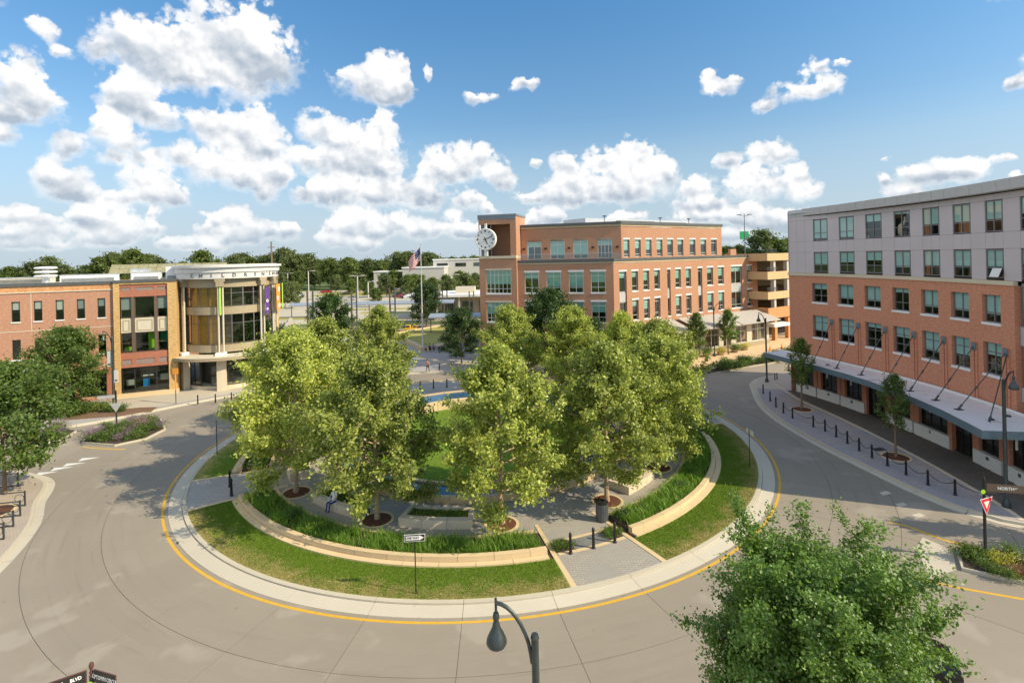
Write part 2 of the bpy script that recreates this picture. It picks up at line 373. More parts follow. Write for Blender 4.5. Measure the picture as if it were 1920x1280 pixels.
def plain(name, col, rough=.6, metal=0., var=.12, scale=3., spec=.4):
    def f(t):
        n = t.noise(pos(t), scale, 5, .6)
        c = t.mix(t.range(n, .3, .7), c4(col, 1 - var), c4(col, 1 + var))
        return pr(t, c, t.range(n, .3, .7, rough - .08, min(1, rough + .08)), metal, spec=spec)
    return material(name, f)
def concrete(name, col, var=.16, joint=None, stain=.25):
    def f(t):
        p = pos(t)
        big = t.noise(p, .13, 5, .62); mid = t.noise(p, .9, 6, .6); fine = t.noise(p, 30., 4, .7)
        # worn, darker wheel tracks and oil: streaks round the circle and blotches
        c = t.mix(t.range(big, .3, .7), c4(col, 1 - var), c4(col, 1 + var * .7))
        c = t.mix(t.math('MULTIPLY', t.range(mid, .45, .75), stain), c, c4((col[0] * .72, col[1] * .70, col[2] * .68)))
        c = t.mix(.30, c, t.ramp(fine, [(.3, c4(col, .72)), (.7, c4(col, 1.22))]))
        spots = t.range(t.noise(p, 1.7, 2, .5), .70, .76, 0., .35)
        c = t.mix(spots, c, c4(col, .55))
        r = t('ShaderNodeMix', data_type='RGBA'); 
        c = t.mix(t.math('MULTIPLY', rnd(t), .16), c, c4(col, .75))
        return pr(t, c, .85, bump=fine, bstr=.25, bdist=.004, spec=.25)
    return material(name, f)
def road_concrete(name, col):
    """driven concrete: tyre-polished tracks run round the circle at the lane's wheel radii"""
    def f(t):
        p = pos(t)
        sx = t('ShaderNodeSeparateXYZ', {0: p})
        dx = t.math('SUBTRACT', sx.outputs[0], CX); dy = t.math('SUBTRACT', sx.outputs[1], CY)
        r = t.math('SQRT', t.math('ADD', t.math('MULTIPLY', dx, dx), t.math('MULTIPLY', dy, dy)))
        an = t.math('ARCTAN2', dy, dx)
        cyl = t('ShaderNodeCombineXYZ', {0: t.math('MULTIPLY', r, 1.6), 1: t.math('MULTIPLY', an, 2.2)})
        streak = t.noise(cyl, 1.0, 6, .6)
        big = t.noise(p, .11, 5, .62); fine = t.noise(p, 26., 4, .7); mid = t.noise(p, .8, 6, .6)
        w = t.math('SUBTRACT', r, 26.0)
        track = t.math('POWER', 2.718, t.math('MULTIPLY', t.math('MULTIPLY', w, w), -.12))
        c = t.mix(t.range(big, .3, .7), c4(col, .88), c4(col, 1.12))
        c = t.mix(t.math('MULTIPLY', t.math('MULTIPLY', track, t.range(streak, .3, .7)), .42), c, c4((col[0] * .66, col[1] * .64, col[2] * .62)))
        c = t.mix(t.math('MULTIPLY', t.range(mid, .5, .8), .25), c, c4(col, .78))
        c = t.mix(.28, c, t.ramp(fine, [(.3, c4(col, .74)), (.7, c4(col, 1.2))]))
        c = t.mix(t.range(t.noise(p, 2.3, 2, .5), .73, .77, 0., .4), c, c4(col, .5))
        c = t.mix(t.math('MULTIPLY', rnd(t), .24), c, c4(col, .72))
        oil = t.noise(t('ShaderNodeCombineXYZ', {0: t.math('MULTIPLY', r, 3.2), 1: t.math('MULTIPLY', an, 5.)}), 1.0, 3, .5)
        c = t.mix(t.math('MULTIPLY', t.range(oil, .56, .72, 0., .20, True), track), c, c4(col, .45))
        patch = t.range(t.noise(p, .32, 3, .5), .58, .66, 0., .22, True)
        c = t.mix(patch, c, c4((.42, .385, .33)))
        return pr(t, c, .8, bump=fine, bstr=.2, bdist=.004, spec=.3)
    return material(name, f)
def brick(name, c1, c2, mortar, bw=.22, bh=.075, ms=.012, grime=.2):
    def f(t):
        uv = uvc(t)
        b = t('ShaderNodeTexBrick', {'Vector': uv, 'Color1': c4(c1), 'Color2': c4(c2), 'Mortar': c4(mortar), 'Scale': 1.0, 'Mortar Size': ms, 'Mortar Smooth': .2, 'Bias': -.1, 'Brick Width': bw, 'Row Height': bh})
        p = pos(t)
        n = t.noise(p, .35, 5, .6); st = t.noise(t.vmath('MULTIPLY', p, (1.2, 1.2, .18)), 1.1, 5, .6)
        c = t.mix(t.math('MULTIPLY', t.range(n, .3, .75), grime), b.outputs[0], c4(c1, .62))
        c = t.mix(t.math('MULTIPLY', t.range(st, .5, .8), grime), c, c4(mortar, .9))
        cell = t.noise(t.vmath('MULTIPLY', uv, (1 / bw, 1 / bh, 1)), 1.0, 1, .5)
        c = t.mix(.35, c, t.mix(t.range(cell, .3, .7), c4(c1, .55), c4(c2, 1.35)))
        return pr(t, c, .88, bump=b.outputs[1], bstr=-.4, bdist=.01, spec=.2)
    return material(name, f)
def pavers(name, cols, bw=.42, bh=.21, ms=.012, big=.6):
    def f(t):
        p = pos(t)
        b = t('ShaderNodeTexBrick', {'Vector': p, 'Color1': c4(cols[0]), 'Color2': c4(cols[1]), 'Mortar': c4(cols[0], .55), 'Scale': 1.0, 'Mortar Size': ms, 'Mortar Smooth': .3, 'Bias': 0., 'Brick Width': bw, 'Row Height': bh})
        n = t.noise(p, big, 6, .65)
        c = t.mix(t.math('MULTIPLY', t.range(n, .42, .6), .75), b.outputs[0], c4(cols[2]))
        c = t.mix(t.range(t.noise(p, .2, 4, .6), .3, .8, 0., .3), c, c4(cols[1], 1.2))
        return pr(t, c, .82, bump=b.outputs[1], bstr=-.35, bdist=.008, spec=.25)
    return material(name, f)
def glass(name, tint, refl=.30, rough=.015):
    def f(t):
        ge = t('ShaderNodeNewGeometry')
        dt = t.vmath('DOT_PRODUCT', ge.outputs['Normal'], ge.outputs['Incoming']).outputs['Value']
        sch = t.math('POWER', t.math('SUBTRACT', 1.0, t.math('ABSOLUTE', dt), clamp=True), 5.0)   # Schlick, the same from both sides
        k = t.math('MULTIPLY_ADD', sch, 1 - refl, refl, clamp=True)
        n = t('ShaderNodeBump', {'Strength': .03, 'Distance': .05, 'Height': t.noise(pos(t), .9, 2, .5)})
        g = t('ShaderNodeBsdfGlossy', {'Color': (.85, .93, .90, 1), 'Roughness': rough, 'Normal': n.outputs[0]})
        tr = t('ShaderNodeBsdfTransparent', {'Color': c4(tint)})
        return t('ShaderNodeMixShader', {0: k, 1: tr, 2: g})
    return material(name, f)
def leafy(name, col, back, var=.35, hue=.06, gloss=.35, transl=.42):
    """leaf: diffuse + light through the blade; colour differs leaf to leaf and spray to spray"""
    def f(t):
        p = pos(t)
        a = t('ShaderNodeAttribute', attribute_name='tint').outputs[2]
        n = t.noise(p, .55, 3, .6)
        k = t.math('ADD', t.math('MULTIPLY', a, .65), t.math('MULTIPLY', t.range(n, .3, .7), .35))
        c = t.mix(k, c4(col, 1 - var), c4((col[0] * (1 + var + hue * 3), col[1] * (1 + var), col[2] * (1 + var * .4))))
        k = t.math('ADD', k, t.range(rnd(t), 0., 1., -.22, .22), clamp=True)
        c = t.mix(k, c4(col, 1 - var), c4((col[0] * (1 + var + hue * 3), col[1] * (1 + var), col[2] * (1 + var * .4))))
        bk = t.mix(k, c4(back, 1 - var * .6), c4(back, 1 + var * .6))
        d = t('ShaderNodeBsdfDiffuse', {'Color': c})
        tl = t('ShaderNodeBsdfTranslucent', {'Color': bk})
        m = t('ShaderNodeMixShader', {0: transl, 1: d, 2: tl})
        g = t('ShaderNodeBsdfGlossy', {'Color': (1, 1, 1, 1), 'Roughness': .5})
        return t('ShaderNodeMixShader', {0: .09 * gloss, 1: m, 2: g})
    return material(name, f)
def lawn_mat(name, col, dry):
    def f(t):
        p = pos(t)
        sx = t('ShaderNodeSeparateXYZ', {0: p})
        dx = t.math('SUBTRACT', sx.outputs[0], CX); dy = t.math('SUBTRACT', sx.outputs[1], CY)
        r = t.math('SQRT', t.math('ADD', t.math('MULTIPLY', dx, dx), t.math('MULTIPLY', dy, dy)))
        edge = t.range(r, 19.3, 20.9, .02, .5)
        n = t.noise(p, 1.1, 6, .65); f2 = t.noise(p, 9., 5, .7); f3 = t.noise(p, 60., 3, .7)
        c = t.mix(t.range(f2, .3, .7), c4(col, .62), c4(col, 1.3))
        dr = t.range(t.math('ADD', t.math('ADD', n, edge), t.math('MULTIPLY', t.math('SUBTRACT', f2, .5), .5)), .66, .95, 0., .9)
        c = t.mix(dr, c, t.mix(f3, c4(dry, .75), c4(dry, 1.25)))
        c = t.mix(.35, c, t.mix(t.range(f3, .3, .7), c4(col, .4), c4(col, 1.5)))
        return pr(t, c, .95, bump=f3, bstr=.8, bdist=.03, spec=.1)
    return material(name, f)
def water_mat(name, col, rough=.06):
    def f(t):
        n = t.noise(pos(t), 6., 4, .6)
        return pr(t, col, rough, bump=n, bstr=.25, bdist=.03, spec=.6)
    return material(name, f)

M = {}
M['road'] = road_concrete('road_concrete', (.258, .226, .184))
M['road_joint'] = plain('joint_filler', (.09, .08, .07), .95)
M['apron'] = concrete('apron_concrete', (.46, .42, .345), .10, stain=.15)
M['kerb'] = concrete('kerb_concrete', (.45, .41, .33), .10)
M['walk'] = concrete('sidewalk_concrete', (.43, .39, .32), .12)
M['lot'] = concrete('parking_concrete', (.42, .38, .30), .14)
def worn_yellow(t):
    p = pos(t); n = t.noise(p, 3., 6, .7); f_ = t.noise(p, 22., 4, .7)
    c = t.mix(t.range(n, .3, .7), (.62, .35, .025, 1), (.76, .46, .05, 1))
    c = t.mix(t.range(t.math('ADD', t.math('MULTIPLY', n, .6), t.math('MULTIPLY', f_, .5)), .58, .74, 0., .75), c, (.40, .35, .26, 1))
    return pr(t, c, .75)
M['yellow'] = material('yellow_line_paint', worn_yellow)
M['white_paint'] = plain('white_line_paint', (.62, .62, .60), .7, var=.25, scale=6)
M['island_paver'] = pavers('grey_plaza_paver', ((.27, .25, .225), (.32, .295, .26), (.25, .24, .225)), .3, .15)
M['right_paver'] = pavers('slate_violet_paver', ((.30, .26, .25), (.37, .32, .30), (.25, .25, .285)), .40, .20, .012, .45)
M['dark_paver'] = pavers('dark_brown_paver', ((.115, .10, .09), (.15, .13, .115), (.10, .10, .10)), .40, .20)
M['plaza_paver'] = pavers('pale_grey_paver', ((.31, .29, .27), (.36, .335, .31), (.27, .27, .27)), .4, .2)
M['slate'] = plain('slate_slab', (.16, .165, .165), .6)
M['stone'] = concrete('tan_limestone', (.56, .43, .265), .14, stain=.3)
M['palestone'] = concrete('pale_limestone', (.55, .47, .36), .12)
M['lawn'] = lawn_mat('lawn', (.125, .20, .026), (.42, .33, .14))
M['earth'] = plain('far_ground', (.085, .12, .035), .95, var=.35, scale=.05)
M['verge'] = plain('brown_bark_mulch', (.15, .09, .055), .95, var=.35, scale=9)
M['soil'] = plain('dark_soil', (.055, .04, .03), .95, var=.3, scale=6)
M['mulch'] = plain('red_mulch', (.095, .036, .021), .95, var=.4, scale=14)
M['water'] = water_mat('pool_water', (.03, .075, .13))
M['black_metal'] = plain('black_iron', (.022, .022, .022), .45, .3, spec=.5)
M['grey_metal'] = plain('grey_painted_steel', (.13, .14, .15), .4, .5, spec=.5)
M['lamp_metal'] = plain('lamp_grey_green_steel', (.055, .066, .068), .38, .5, spec=.5)
M['pale_metal'] = plain('pale_steel', (.55, .56, .56), .4, .6)
M['white'] = plain('white_paint', (.78, .78, .76), .5, var=.04)
M['drum_white'] = plain('drum_white', (.54, .535, .52), .5, var=.04)
M['offwhite'] = plain('cream_panel', (.47, .43, .34), .6, var=.06)
M['beige'] = plain('beige_panel', (.31, .255, .17), .6, var=.08)
M['roof_white'] = plain('white_roof_membrane', (.72, .71, .69), .7, var=.10, scale=.8)
M['cap'] = plain('dark_grey_coping', (.10, .105, .105), .45, .3)
M['sky_cap'] = plain('slate_blue_coping', (.17, .20, .23), .4, .3)
M['brick_r'] = brick('orange_red_brick', (.47, .16, .09), (.55, .22, .13), (.48, .33, .25))
M['brick_m'] = brick('rust_brick', (.345, .155, .085), (.42, .21, .125), (.46, .34, .25))
M['brick_l'] = brick('brown_red_brick', (.335, .155, .10), (.395, .20, .13), (.42, .31, .23))
M['brick_t'] = brick('tan_gold_brick', (.40, .235, .085), (.56, .36, .155), (.42, .32, .20), .3, .1)
M['brick_o'] = brick('orange_brick_frieze', (.46, .19, .08), (.58, .30, .14), (.45, .33, .22), .3, .22)
M['redpanel'] = plain('red_terracotta', (.31, .125, .08), .6, var=.10)
M['greystone'] = brick('grey_brick_panel', (.19, .145, .14), (.25, .195, .185), (.26, .22, .20), .2, .07)
M['garage'] = concrete('tan_precast', (.50, .36, .20), .08, stain=.12)
M['garage_or'] = plain('orange_precast', (.45, .225, .095), .8)
M['panel'] = plain('lilac_grey_metal_panel', (.46, .42, .45), .45, .15, var=.05, scale=.4)
M['fascia'] = plain('grey_blue_fascia', (.42, .435, .47), .4, .2, var=.05)
M['canopy_steel'] = plain('teal_grey_steel', (.13, .19, .235), .42, .3, var=.10)
M['membrane'] = None
def memb(t):
    p = pos(t)
    n = t.noise(p, .7, 5, .6); r = t.noise(p, 1.1, 3, .6)
    c = t.mix(t.range(n, .3, .7), (.76, .74, .76, 1), (.83, .81, .83, 1))
    c = t.mix(t.range(r, .63, .72, 0., .65), c, (.36, .19, .10, 1))
    return pr(t, c, .6)
M['membrane'] = material('canopy_roof_membrane', memb)
M['frame_light'] = plain('silver_window_frame', (.55, .55, .54), .4, .4, var=.04)
M['frame_mid'] = plain('grey_window_frame', (.20, .185, .20), .45, .4, var=.05)
M['frame_dark'] = plain('black_window_frame', (.03, .03, .03), .45, .2, var=.05)
M['frame_brown'] = plain('bronze_frame', (.14, .10, .075), .45, .3, var=.05)
M['glass_g'] = glass('green_glass', (.44, .66, .60), .20)
M['glass_r'] = glass('coated_glass', (.52, .80, .78), .13)
M['glass_m'] = glass('bronze_glass', (.70, .60, .42), .10)
M['glass_d'] = glass('dark_glass', (.52, .57, .54), .10)
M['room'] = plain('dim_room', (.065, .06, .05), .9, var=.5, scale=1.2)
M['blind'] = plain('roller_blind', (.80, .82, .79), .8, var=.06)
M['blind_teal'] = plain('teal_tinted_blind', (.62, .84, .82), .8, var=.05)
M['blind_grey'] = plain('grey_blind', (.34, .37, .41), .8, var=.06)
M['bark'] = plain('bark', (.17, .12, .085), .9, var=.35, scale=8)
M['bark_pale'] = plain('plane_bark', (.34, .25, .16), .85, var=.35, scale=5)
M['leaf_plane'] = leafy('plane_leaf', (.265, .325, .075), (.40, .54, .08), .55, transl=.26)
M['leaf_maple'] = leafy('maple_leaf', (.075, .15, .022), (.17, .30, .03), .5, transl=.28, gloss=.5)
M['leaf_dark'] = leafy('dark_leaf', (.036, .078, .018), (.07, .15, .02), .42, transl=.32)
M['leaf_mid'] = leafy('mid_leaf', (.078, .135, .028), (.17, .28, .04), .42)
M['leaf_far'] = leafy('far_leaf_hazed', (.105, .145, .060), (.16, .21, .06), .35, gloss=.2)  # lightened: distance haze is put into the leaf colour
M['leaf_far2'] = leafy('far_leaf_hazed_pale', (.105, .150, .045), (.13, .21, .035), .35, gloss=.2)  # paler variant, haze likewise in its colour
M['leaf_needle'] = leafy('spruce_needle', (.035, .062, .036), (.04, .08, .04), .35, gloss=.2)
M['leaf_red'] = leafy('young_red_leaf', (.20, .10, .035), (.35, .16, .04), .35)
def dry_blade(t):
    p = pos(t); sx = t('ShaderNodeSeparateXYZ', {0: p})
    dx = t.math('SUBTRACT', sx.outputs[0], CX); dy = t.math('SUBTRACT', sx.outputs[1], CY)
    r = t.math('SQRT', t.math('ADD', t.math('MULTIPLY', dx, dx), t.math('MULTIPLY', dy, dy)))
    a = t('ShaderNodeAttribute', attribute_name='tint').outputs[2]
    n = t.noise(p, 1.1, 6, .65); f2 = t.noise(p, 5., 4, .7)
    v = t.math('ADD', t.math('ADD', n, t.range(r, 19.3, 20.9, .0, .40)), t.math('MULTIPLY', t.math('SUBTRACT', f2, .5), .6))
    v = t.math('ADD', v, t.math('MULTIPLY', t.math('SUBTRACT', a, .5), .25))
    g = t.mix(a, (.11, .185, .022, 1), (.23, .33, .045, 1))
    c = t.mix(t.range(v, .62, .92, 0., .92), g, t.mix(a, (.34, .27, .11, 1), (.56, .46, .22, 1)))
    d = t('ShaderNodeBsdfDiffuse', {'Color': c}); tl = t('ShaderNodeBsdfTranslucent', {'Color': c})
    return t('ShaderNodeMixShader', {0: .3, 1: d, 2: tl})
M['blade_dry'] = material('mown_grass_blade', dry_blade)
M['blade'] = leafy('grass_blade', (.11, .215, .024), (.22, .40, .04), .40, gloss=.3)
M['blade_lawn'] = leafy('lawn_blade', (.135, .215, .026), (.22, .32, .04), .45, gloss=.2)
M['flower_purple'] = leafy('purple_flower', (.27, .19, .30), (.27, .2, .3), .3, gloss=.1)
M['flower_pink'] = leafy('pink_flower', (.55, .33, .28), (.5, .3, .26), .3, gloss=.1)
M['flower_yellow'] = leafy('yellow_leaf_tuft', (.42, .42, .05), (.4, .45, .05), .3, gloss=.1)
M['sign_black'] = plain('sign_black', (.02, .02, .02), .5, var=.03)
M['sign_white'] = plain('sign_white', (.80, .80, .80), .45, var=.03)
M['sign_red'] = plain('sign_red', (.55, .02, .03), .45, var=.03)
M['sign_back'] = plain('sign_back_aluminium', (.45, .46, .48), .45, .5, var=.05)
M['sign_green'] = plain('lime_green_disc', (.30, .60, .03), .4, var=.05)
M['orange'] = plain('orange_fabric', (.80, .26, .03), .7, var=.05)
M['purple'] = plain('purple_fabric', (.09, .04, .20), .7, var=.05)
M['lime'] = plain('lime_fabric', (.38, .62, .08), .7, var=.05)
M['green_ban'] = plain('green_fabric', (.02, .28, .12), .7, var=.05)
M['copper'] = plain('sign_copper', (.085, .035, .03), .5, var=.08)
M['steelblue'] = plain('shelter_steel', (.33, .37, .42), .45, .4)
M['solar'] = plain('solar_panel_back', (.27, .25, .15), .55, .2, var=.18, scale=1.5)
M['rust'] = plain('rusty_rail', (.15, .08, .05), .8)
M['ballast'] = plain('rail_ballast', (.26, .21, .17), .95, var=.3, scale=4)
M['yellow_mach'] = plain('machine_yellow', (.65, .40, .03), .5)
M['tyre'] = plain('tyre_rubber', (.018, .018, .018), .8)
M['rim'] = plain('alloy_rim', (.45, .45, .46), .3, .9)
M['awning'] = plain('awning_grey', (.40, .375, .34), .6, .2)
M['far_white'] = plain('far_pale_wall', (.42, .41, .385), .8, var=.06)
def flag_mat(t):
    uv = t('ShaderNodeSeparateXYZ', {0: uvc(t)})
    u, v = uv.outputs[0], uv.outputs[1]
    st = t.math('GREATER_THAN', t.math('FRACT', t.math('MULTIPLY', v, 6.5)), .5)
    c = t.mix(st, (.50, .025, .04, 1), (.75, .74, .72, 1))
    can = t.math('MULTIPLY', t.math('LESS_THAN', u, .42), t.math('GREATER_THAN', v, .46))
    sv = t('ShaderNodeTexVoronoi', {'Vector': uvc(t), 'Scale': 14.})
    star = t.math('LESS_THAN', sv.outputs[0], .22)
    blue = t.mix(star, (.03, .04, .14, 1), (.75, .75, .75, 1))
    return pr(t, t.mix(can, c, blue), .7)
M['flag'] = material('striped_flag_cloth', flag_mat)

# ---------------------------------------------------------------- ground, roads, kerbs
sheet('ground', [(-2500, -400), (2500, -400), (2500, 3500), (-2500, 3500)], -.06, M['earth'], -.5)
sheet('road', [(-150, -60), (140, -60), (140, 122), (-150, 122)], -.014, M['road'], -.04)
bed = MB(); bed.ring(21.0, 33.02, 0, 360, -.03, -.009)
ring_road = tag(bed.build('ring_road', M['road_joint']), kind='structure')
NS = 34
for (r0, r1) in ((21.9, 25.05), (25.05, 28.2), (28.2, 33.0)):
    for k in range(NS):
        a = -78.2 + 360 / NS * k; g = .011
        b = MB(); b.ring(r0 + g, r1 - g, a + g / r1 * 57.3, a + 360 / NS - g / r1 * 57.3, -.009, 0.0)
        b.build('concrete_slab', M['road'], ring_road)
# yellow edge line, worn paint on the slabs
b = MB(); b.ring(22.13, 22.28, 0, 360, .001, .005)
tag(b.build('yellow_edge_line', M['yellow']), kind='structure')
# mountable apron and kerb of the island in ~4 m lengths
base = MB(); base.ring(20.9, 21.9, 0, 360, -.03, .004)
island_kerb = tag(base.build('island_kerb', M['road_joint']), kind='structure')
for k in range(NS):
    a = -78.2 + 360 / NS * k; g = .05
    b = MB(); b.ring(21.22, 21.93, a + g / 2, a + 360 / NS - g / 2, 0, .02, zi=.085)
    b.build('apron_slab', M['apron'], island_kerb)
    b = MB(); b.ring(20.96, 21.20, a + g / 2, a + 360 / NS - g / 2, 0, .155)
    b.build('kerb_stone', M['kerb'], island_kerb)

# island: lawns, paths, walls
PATHS = [(-75.6, -61.3), (-158.8, -144.4), (5.0, 19.0), (100.5, 121.0)]
LAWNS = [(-144.4, -75.6), (-61.3, 5.0), (19.0, 100.5), (121.0, 201.2)]
b = MB(); b.ring(0.0, 20.97, 0, 360, -.03, .10)
tag(b.build('island_base', M['soil']), kind='structure')
for a0, a1 in LAWNS:
    b = MB(); b.ring(18.6, 20.955, a0, a1, .10, .145)
    tag(b.build('lawn', M['lawn']), kind='structure')
    b = MB(); b.ring(16.16, 17.94, a0 + 1.0, a1 - 1.0, .10, .22)
    tag(b.build('planting_bed', M['soil']), kind='structure')
b = MB(); b.ring(11.95, 15.98, 0, 360, .10, .122)
tag(b.build('island_paving', M['island_paver']), kind='structure')
WAYS = ('south', 'west', 'east', 'north')
for (a0, a1), w in zip(PATHS, WAYS):
    p = MB(); p.ring(15.98, 20.955, a0, a1, .10, .124)
    path = tag(p.build('path', M['plaza_paver' if w != 'south' else 'island_paver']), kind='structure')
    for a, s in ((a0, 1), (a1, -1)):
        d = .24 / 18.5 * 57.3 * s
        for j in range(3):
            q = MB(); q.ring(15.2 + j * 1.92 + .01, 15.2 + (j + 1) * 1.92 - .01, min(a, a + d), max(a, a + d), .10, .15)
            q.build('edging_stone', M['stone'], path)
    if w == 'south':
        for (s0, s1) in ((a0 + .9, a0 + 4.1), (a1 - 3.6, a1 - .9)):
            q = MB(); q.ring(17.2, 18.15, s0, s1, .10, .131); q.build('planting_pit', M['soil'], path)
        q = MB(); q.ring(17.2, 18.15, a0 + 4.1, a1 - 3.6, .10, .135); q.build('slate_slab', M['slate'], path)
        for r in (17.02, 18.17):
            for j in range(4):
                q = MB(); e = (a1 - a0 - 2) / 4
                q.ring(r, r + .2, a0 + 1 + e * j + .03, a0 + 1 + e * (j + 1) - .03, .10, .142); q.build('edging_stone', M['stone'], path)
# stepped limestone seat walls round the beds
WALL_WORDS = ['long tan stone seat wall curving along the front lawn', 'tan stone seat wall curving along the right-hand lawn, half in shade',
              'tan stone seat wall behind the trees on the far right of the island', 'tan stone seat wall along the left lawn past the west path']
KERB_WORDS = ['low stone edging between the front grass bed and the island pavement', 'low stone edging between the right grass bed and the island pavement', 'low stone edging of the bed at the back right of the island', 'low stone edging of the bed at the back left of the island']
for (a0, a1), lab in zip(LAWNS, WALL_WORDS):
    am = (a0 + a1) / 2
    w = thing('seat_wall', lab, 'wall', pol(18, am), group='curved stone seat walls round the island')
    e0, e1 = a0 + .7, a1 - .7
    if a0 > -62 and a0 < -60: e1 = -3.2
    n = int((e1 - e0) / 5.2); st = (e1 - e0) / n
    for j in range(n):
        q = MB(); q.ring(18.27, 18.60, e0 + st * j + .035, e0 + st * (j + 1) - .035, .10, .215); q.build('step_stone', M['stone'], w)
        q = MB(); q.ring(17.95, 18.245, e0 + st * (j + .5) + .03, min(e0 + st * (j + 1.5), e1) - .03, .10, .47); q.build('wall_stone', M['stone'], w)
    q = MB(); q.ring(17.95, 18.245, e0, e0 + st * .5 - .03, .10, .47); q.build('wall_stone', M['stone'], w)
    k = thing('bed_kerb', KERB_WORDS[LAWNS.index((a0, a1))], 'kerb', pol(16, am), group='inner bed edgings')
    for j in range(n):
        q = MB(); q.ring(15.97, 16.17, a0 + 1 + (a1 - a0 - 2) / n * j + .04, a0 + 1 + (a1 - a0 - 2) / n * (j + 1) - .04, .10, .30); q.build('kerb_stone', M['stone'], k)
# planter benches: curved pale stone boxes with a planted top
BENCH = [(-131.8, -116.6, 'left-hand curved stone planter bench between the first two plane trees'),
         (-104.8, -88.6, 'middle curved stone planter bench facing the front lawn'),
         (-49.2, -36.6, 'right-hand curved stone planter bench behind the litter bin'),
         (-21, -8, 'curved stone planter bench in the shade at the right of the island'), (-163, -147, 'curved stone planter bench near the west path')]
for a0, a1, lab in BENCH:
    t_ = thing('planter_bench', lab, 'bench', pol(14.4, (a0 + a1) / 2, .12), group='curved stone planter benches')
    n = 3; st = (a1 - a0) / n
    for j in range(n):
        q = MB(); q.ring(14.55, 14.98, a0 + st * j + .04, a0 + st * (j + 1) - .04, .12, .60); q.build('bench_stone', M['palestone'], t_)
    q = MB(); q.ring(13.35, 13.6, a0, a1, .12, .58); q.build('back_stone', M['palestone'], t_)
    for a, d in ((a0, 1.1), (a1, -1.1)):
        q = MB(); q.ring(13.61, 14.54, min(a, a + d), max(a, a + d), .12, .59); q.build('end_stone', M['palestone'], t_)
    q = MB(); q.ring(13.61, 14.54, a0 + 1.12, a1 - 1.12, .12, .50); q.build('soil', M['soil'], t_)
# water ring, centre lawn, raised basin at the back
pool = thing('ring_pool', 'shallow circular pool with tan stone rim at the middle of the island', 'pool', (CX, CY, .12))
for k in range(30):
    q = MB(); q.ring(11.58, 11.94, k * 12 + .06, k * 12 + 11.94, .10, .48); q.build('rim_stone', M['stone'], pool)
    q = MB(); q.ring(9.42, 9.72, k * 12 + .06, k * 12 + 11.94, .10, .36); q.build('inner_stone', M['stone'], pool)
q = MB(); q.ring(9.72, 11.58, 0, 360, .10, .24); q.build('water', M['water'], pool)
b = MB(); b.ring(0, 9.42, 0, 360, .10, .16)
tag(b.build('centre_lawn', M['lawn']), kind='structure')
basin = thing('raised_basin', 'raised curved basin of blue water on a tan stone wall at the back', 'fountain', pol(11, 100, .12))
for k in range(9):
    a = 52 + k * 10
    q = MB(); q.ring(8.95, 9.40, a + .08, a + 9.92, .12, 1.0); q.build('wall_stone', M['stone'], basin)
    q = MB(); q.ring(12.02, 12.4, a + .08, a + 9.92, .12, 1.02); q.build('rim_stone', M['stone'], basin)
q = MB(); q.ring(9.40, 12.02, 52, 142, .3, .93); q.build('water', water_mat('basin_water', (.05, .13, .24)), basin)

# ---- sidewalks
def offset(pts, d):
    out = []
    for i, p in enumerate(pts):
        a = pts[max(i - 1, 0)]; c = pts[min(i + 1, len(pts) - 1)]
        L = hypot(c[0] - a[0], c[1] - a[1]); out.append((p[0] - (c[1] - a[1]) / L * d, p[1] + (c[0] - a[0]) / L * d))
    return out
def smooth_line(pts, n=4):
    out = []
    for i in range(len(pts) - 1):
        p0, p1, p2, p3 = pts[max(i - 1, 0)], pts[i], pts[i + 1], pts[min(i + 2, len(pts) - 1)]
        for k in range(n):
            t = k / n
            out.append(tuple(.5 * (2 * p1[j] + (p2[j] - p0[j]) * t + (2 * p0[j] - 5 * p1[j] + 4 * p2[j] - p3[j]) * t * t + (3 * p1[j] - p0[j] - 3 * p2[j] + p3[j]) * t ** 3) for j in (0, 1)))
    return out + [pts[-1]]
def strip(pts, d0, d1, z0, z1, name, mat, parent=None, gap=0.0):
    A, B = offset(pts, d0), offset(pts, d1)
    b = MB()
    for i in range(len(pts) - 1):
        b.hexa([(*A[i], z0), (*A[i + 1], z0), (*B[i + 1], z0), (*B[i], z0), (*A[i], z1), (*A[i + 1], z1), (*B[i + 1], z1), (*B[i], z1)][::1])
    return b.build(name, mat, parent)
def kerb_line(pts, lab=None, gutter=.45):
    """kerb stones (~3 m) left of the line as walked, gutter slabs on its right"""
    base_ = strip(pts, -gutter, .17, -.02, .003, 'kerb', M['road_joint'])
    tag(base_, kind='structure')
    seg = [pts[0]]; acc = 0
    for p, q in zip(pts, pts[1:]):
        acc += hypot(q[0] - p[0], q[1] - p[1]); seg.append(q)
        if acc > 2.6 or q is pts[-1]:
            L = hypot(seg[-1][0] - seg[-2][0], seg[-1][1] - seg[-2][1]); e = min(.02, L * .4) / L
            cut = seg[:-1] + [(seg[-1][0] + (seg[-2][0] - seg[-1][0]) * e, seg[-1][1] + (seg[-2][1] - seg[-1][1]) * e)]
            strip(cut, .0, .17, 0, .14, 'kerb_stone', M['kerb'], base_)
            strip(cut, -gutter, -.004, 0, .008, 'gutter_slab', M['apron'], base_)
            seg = [q]; acc = 0
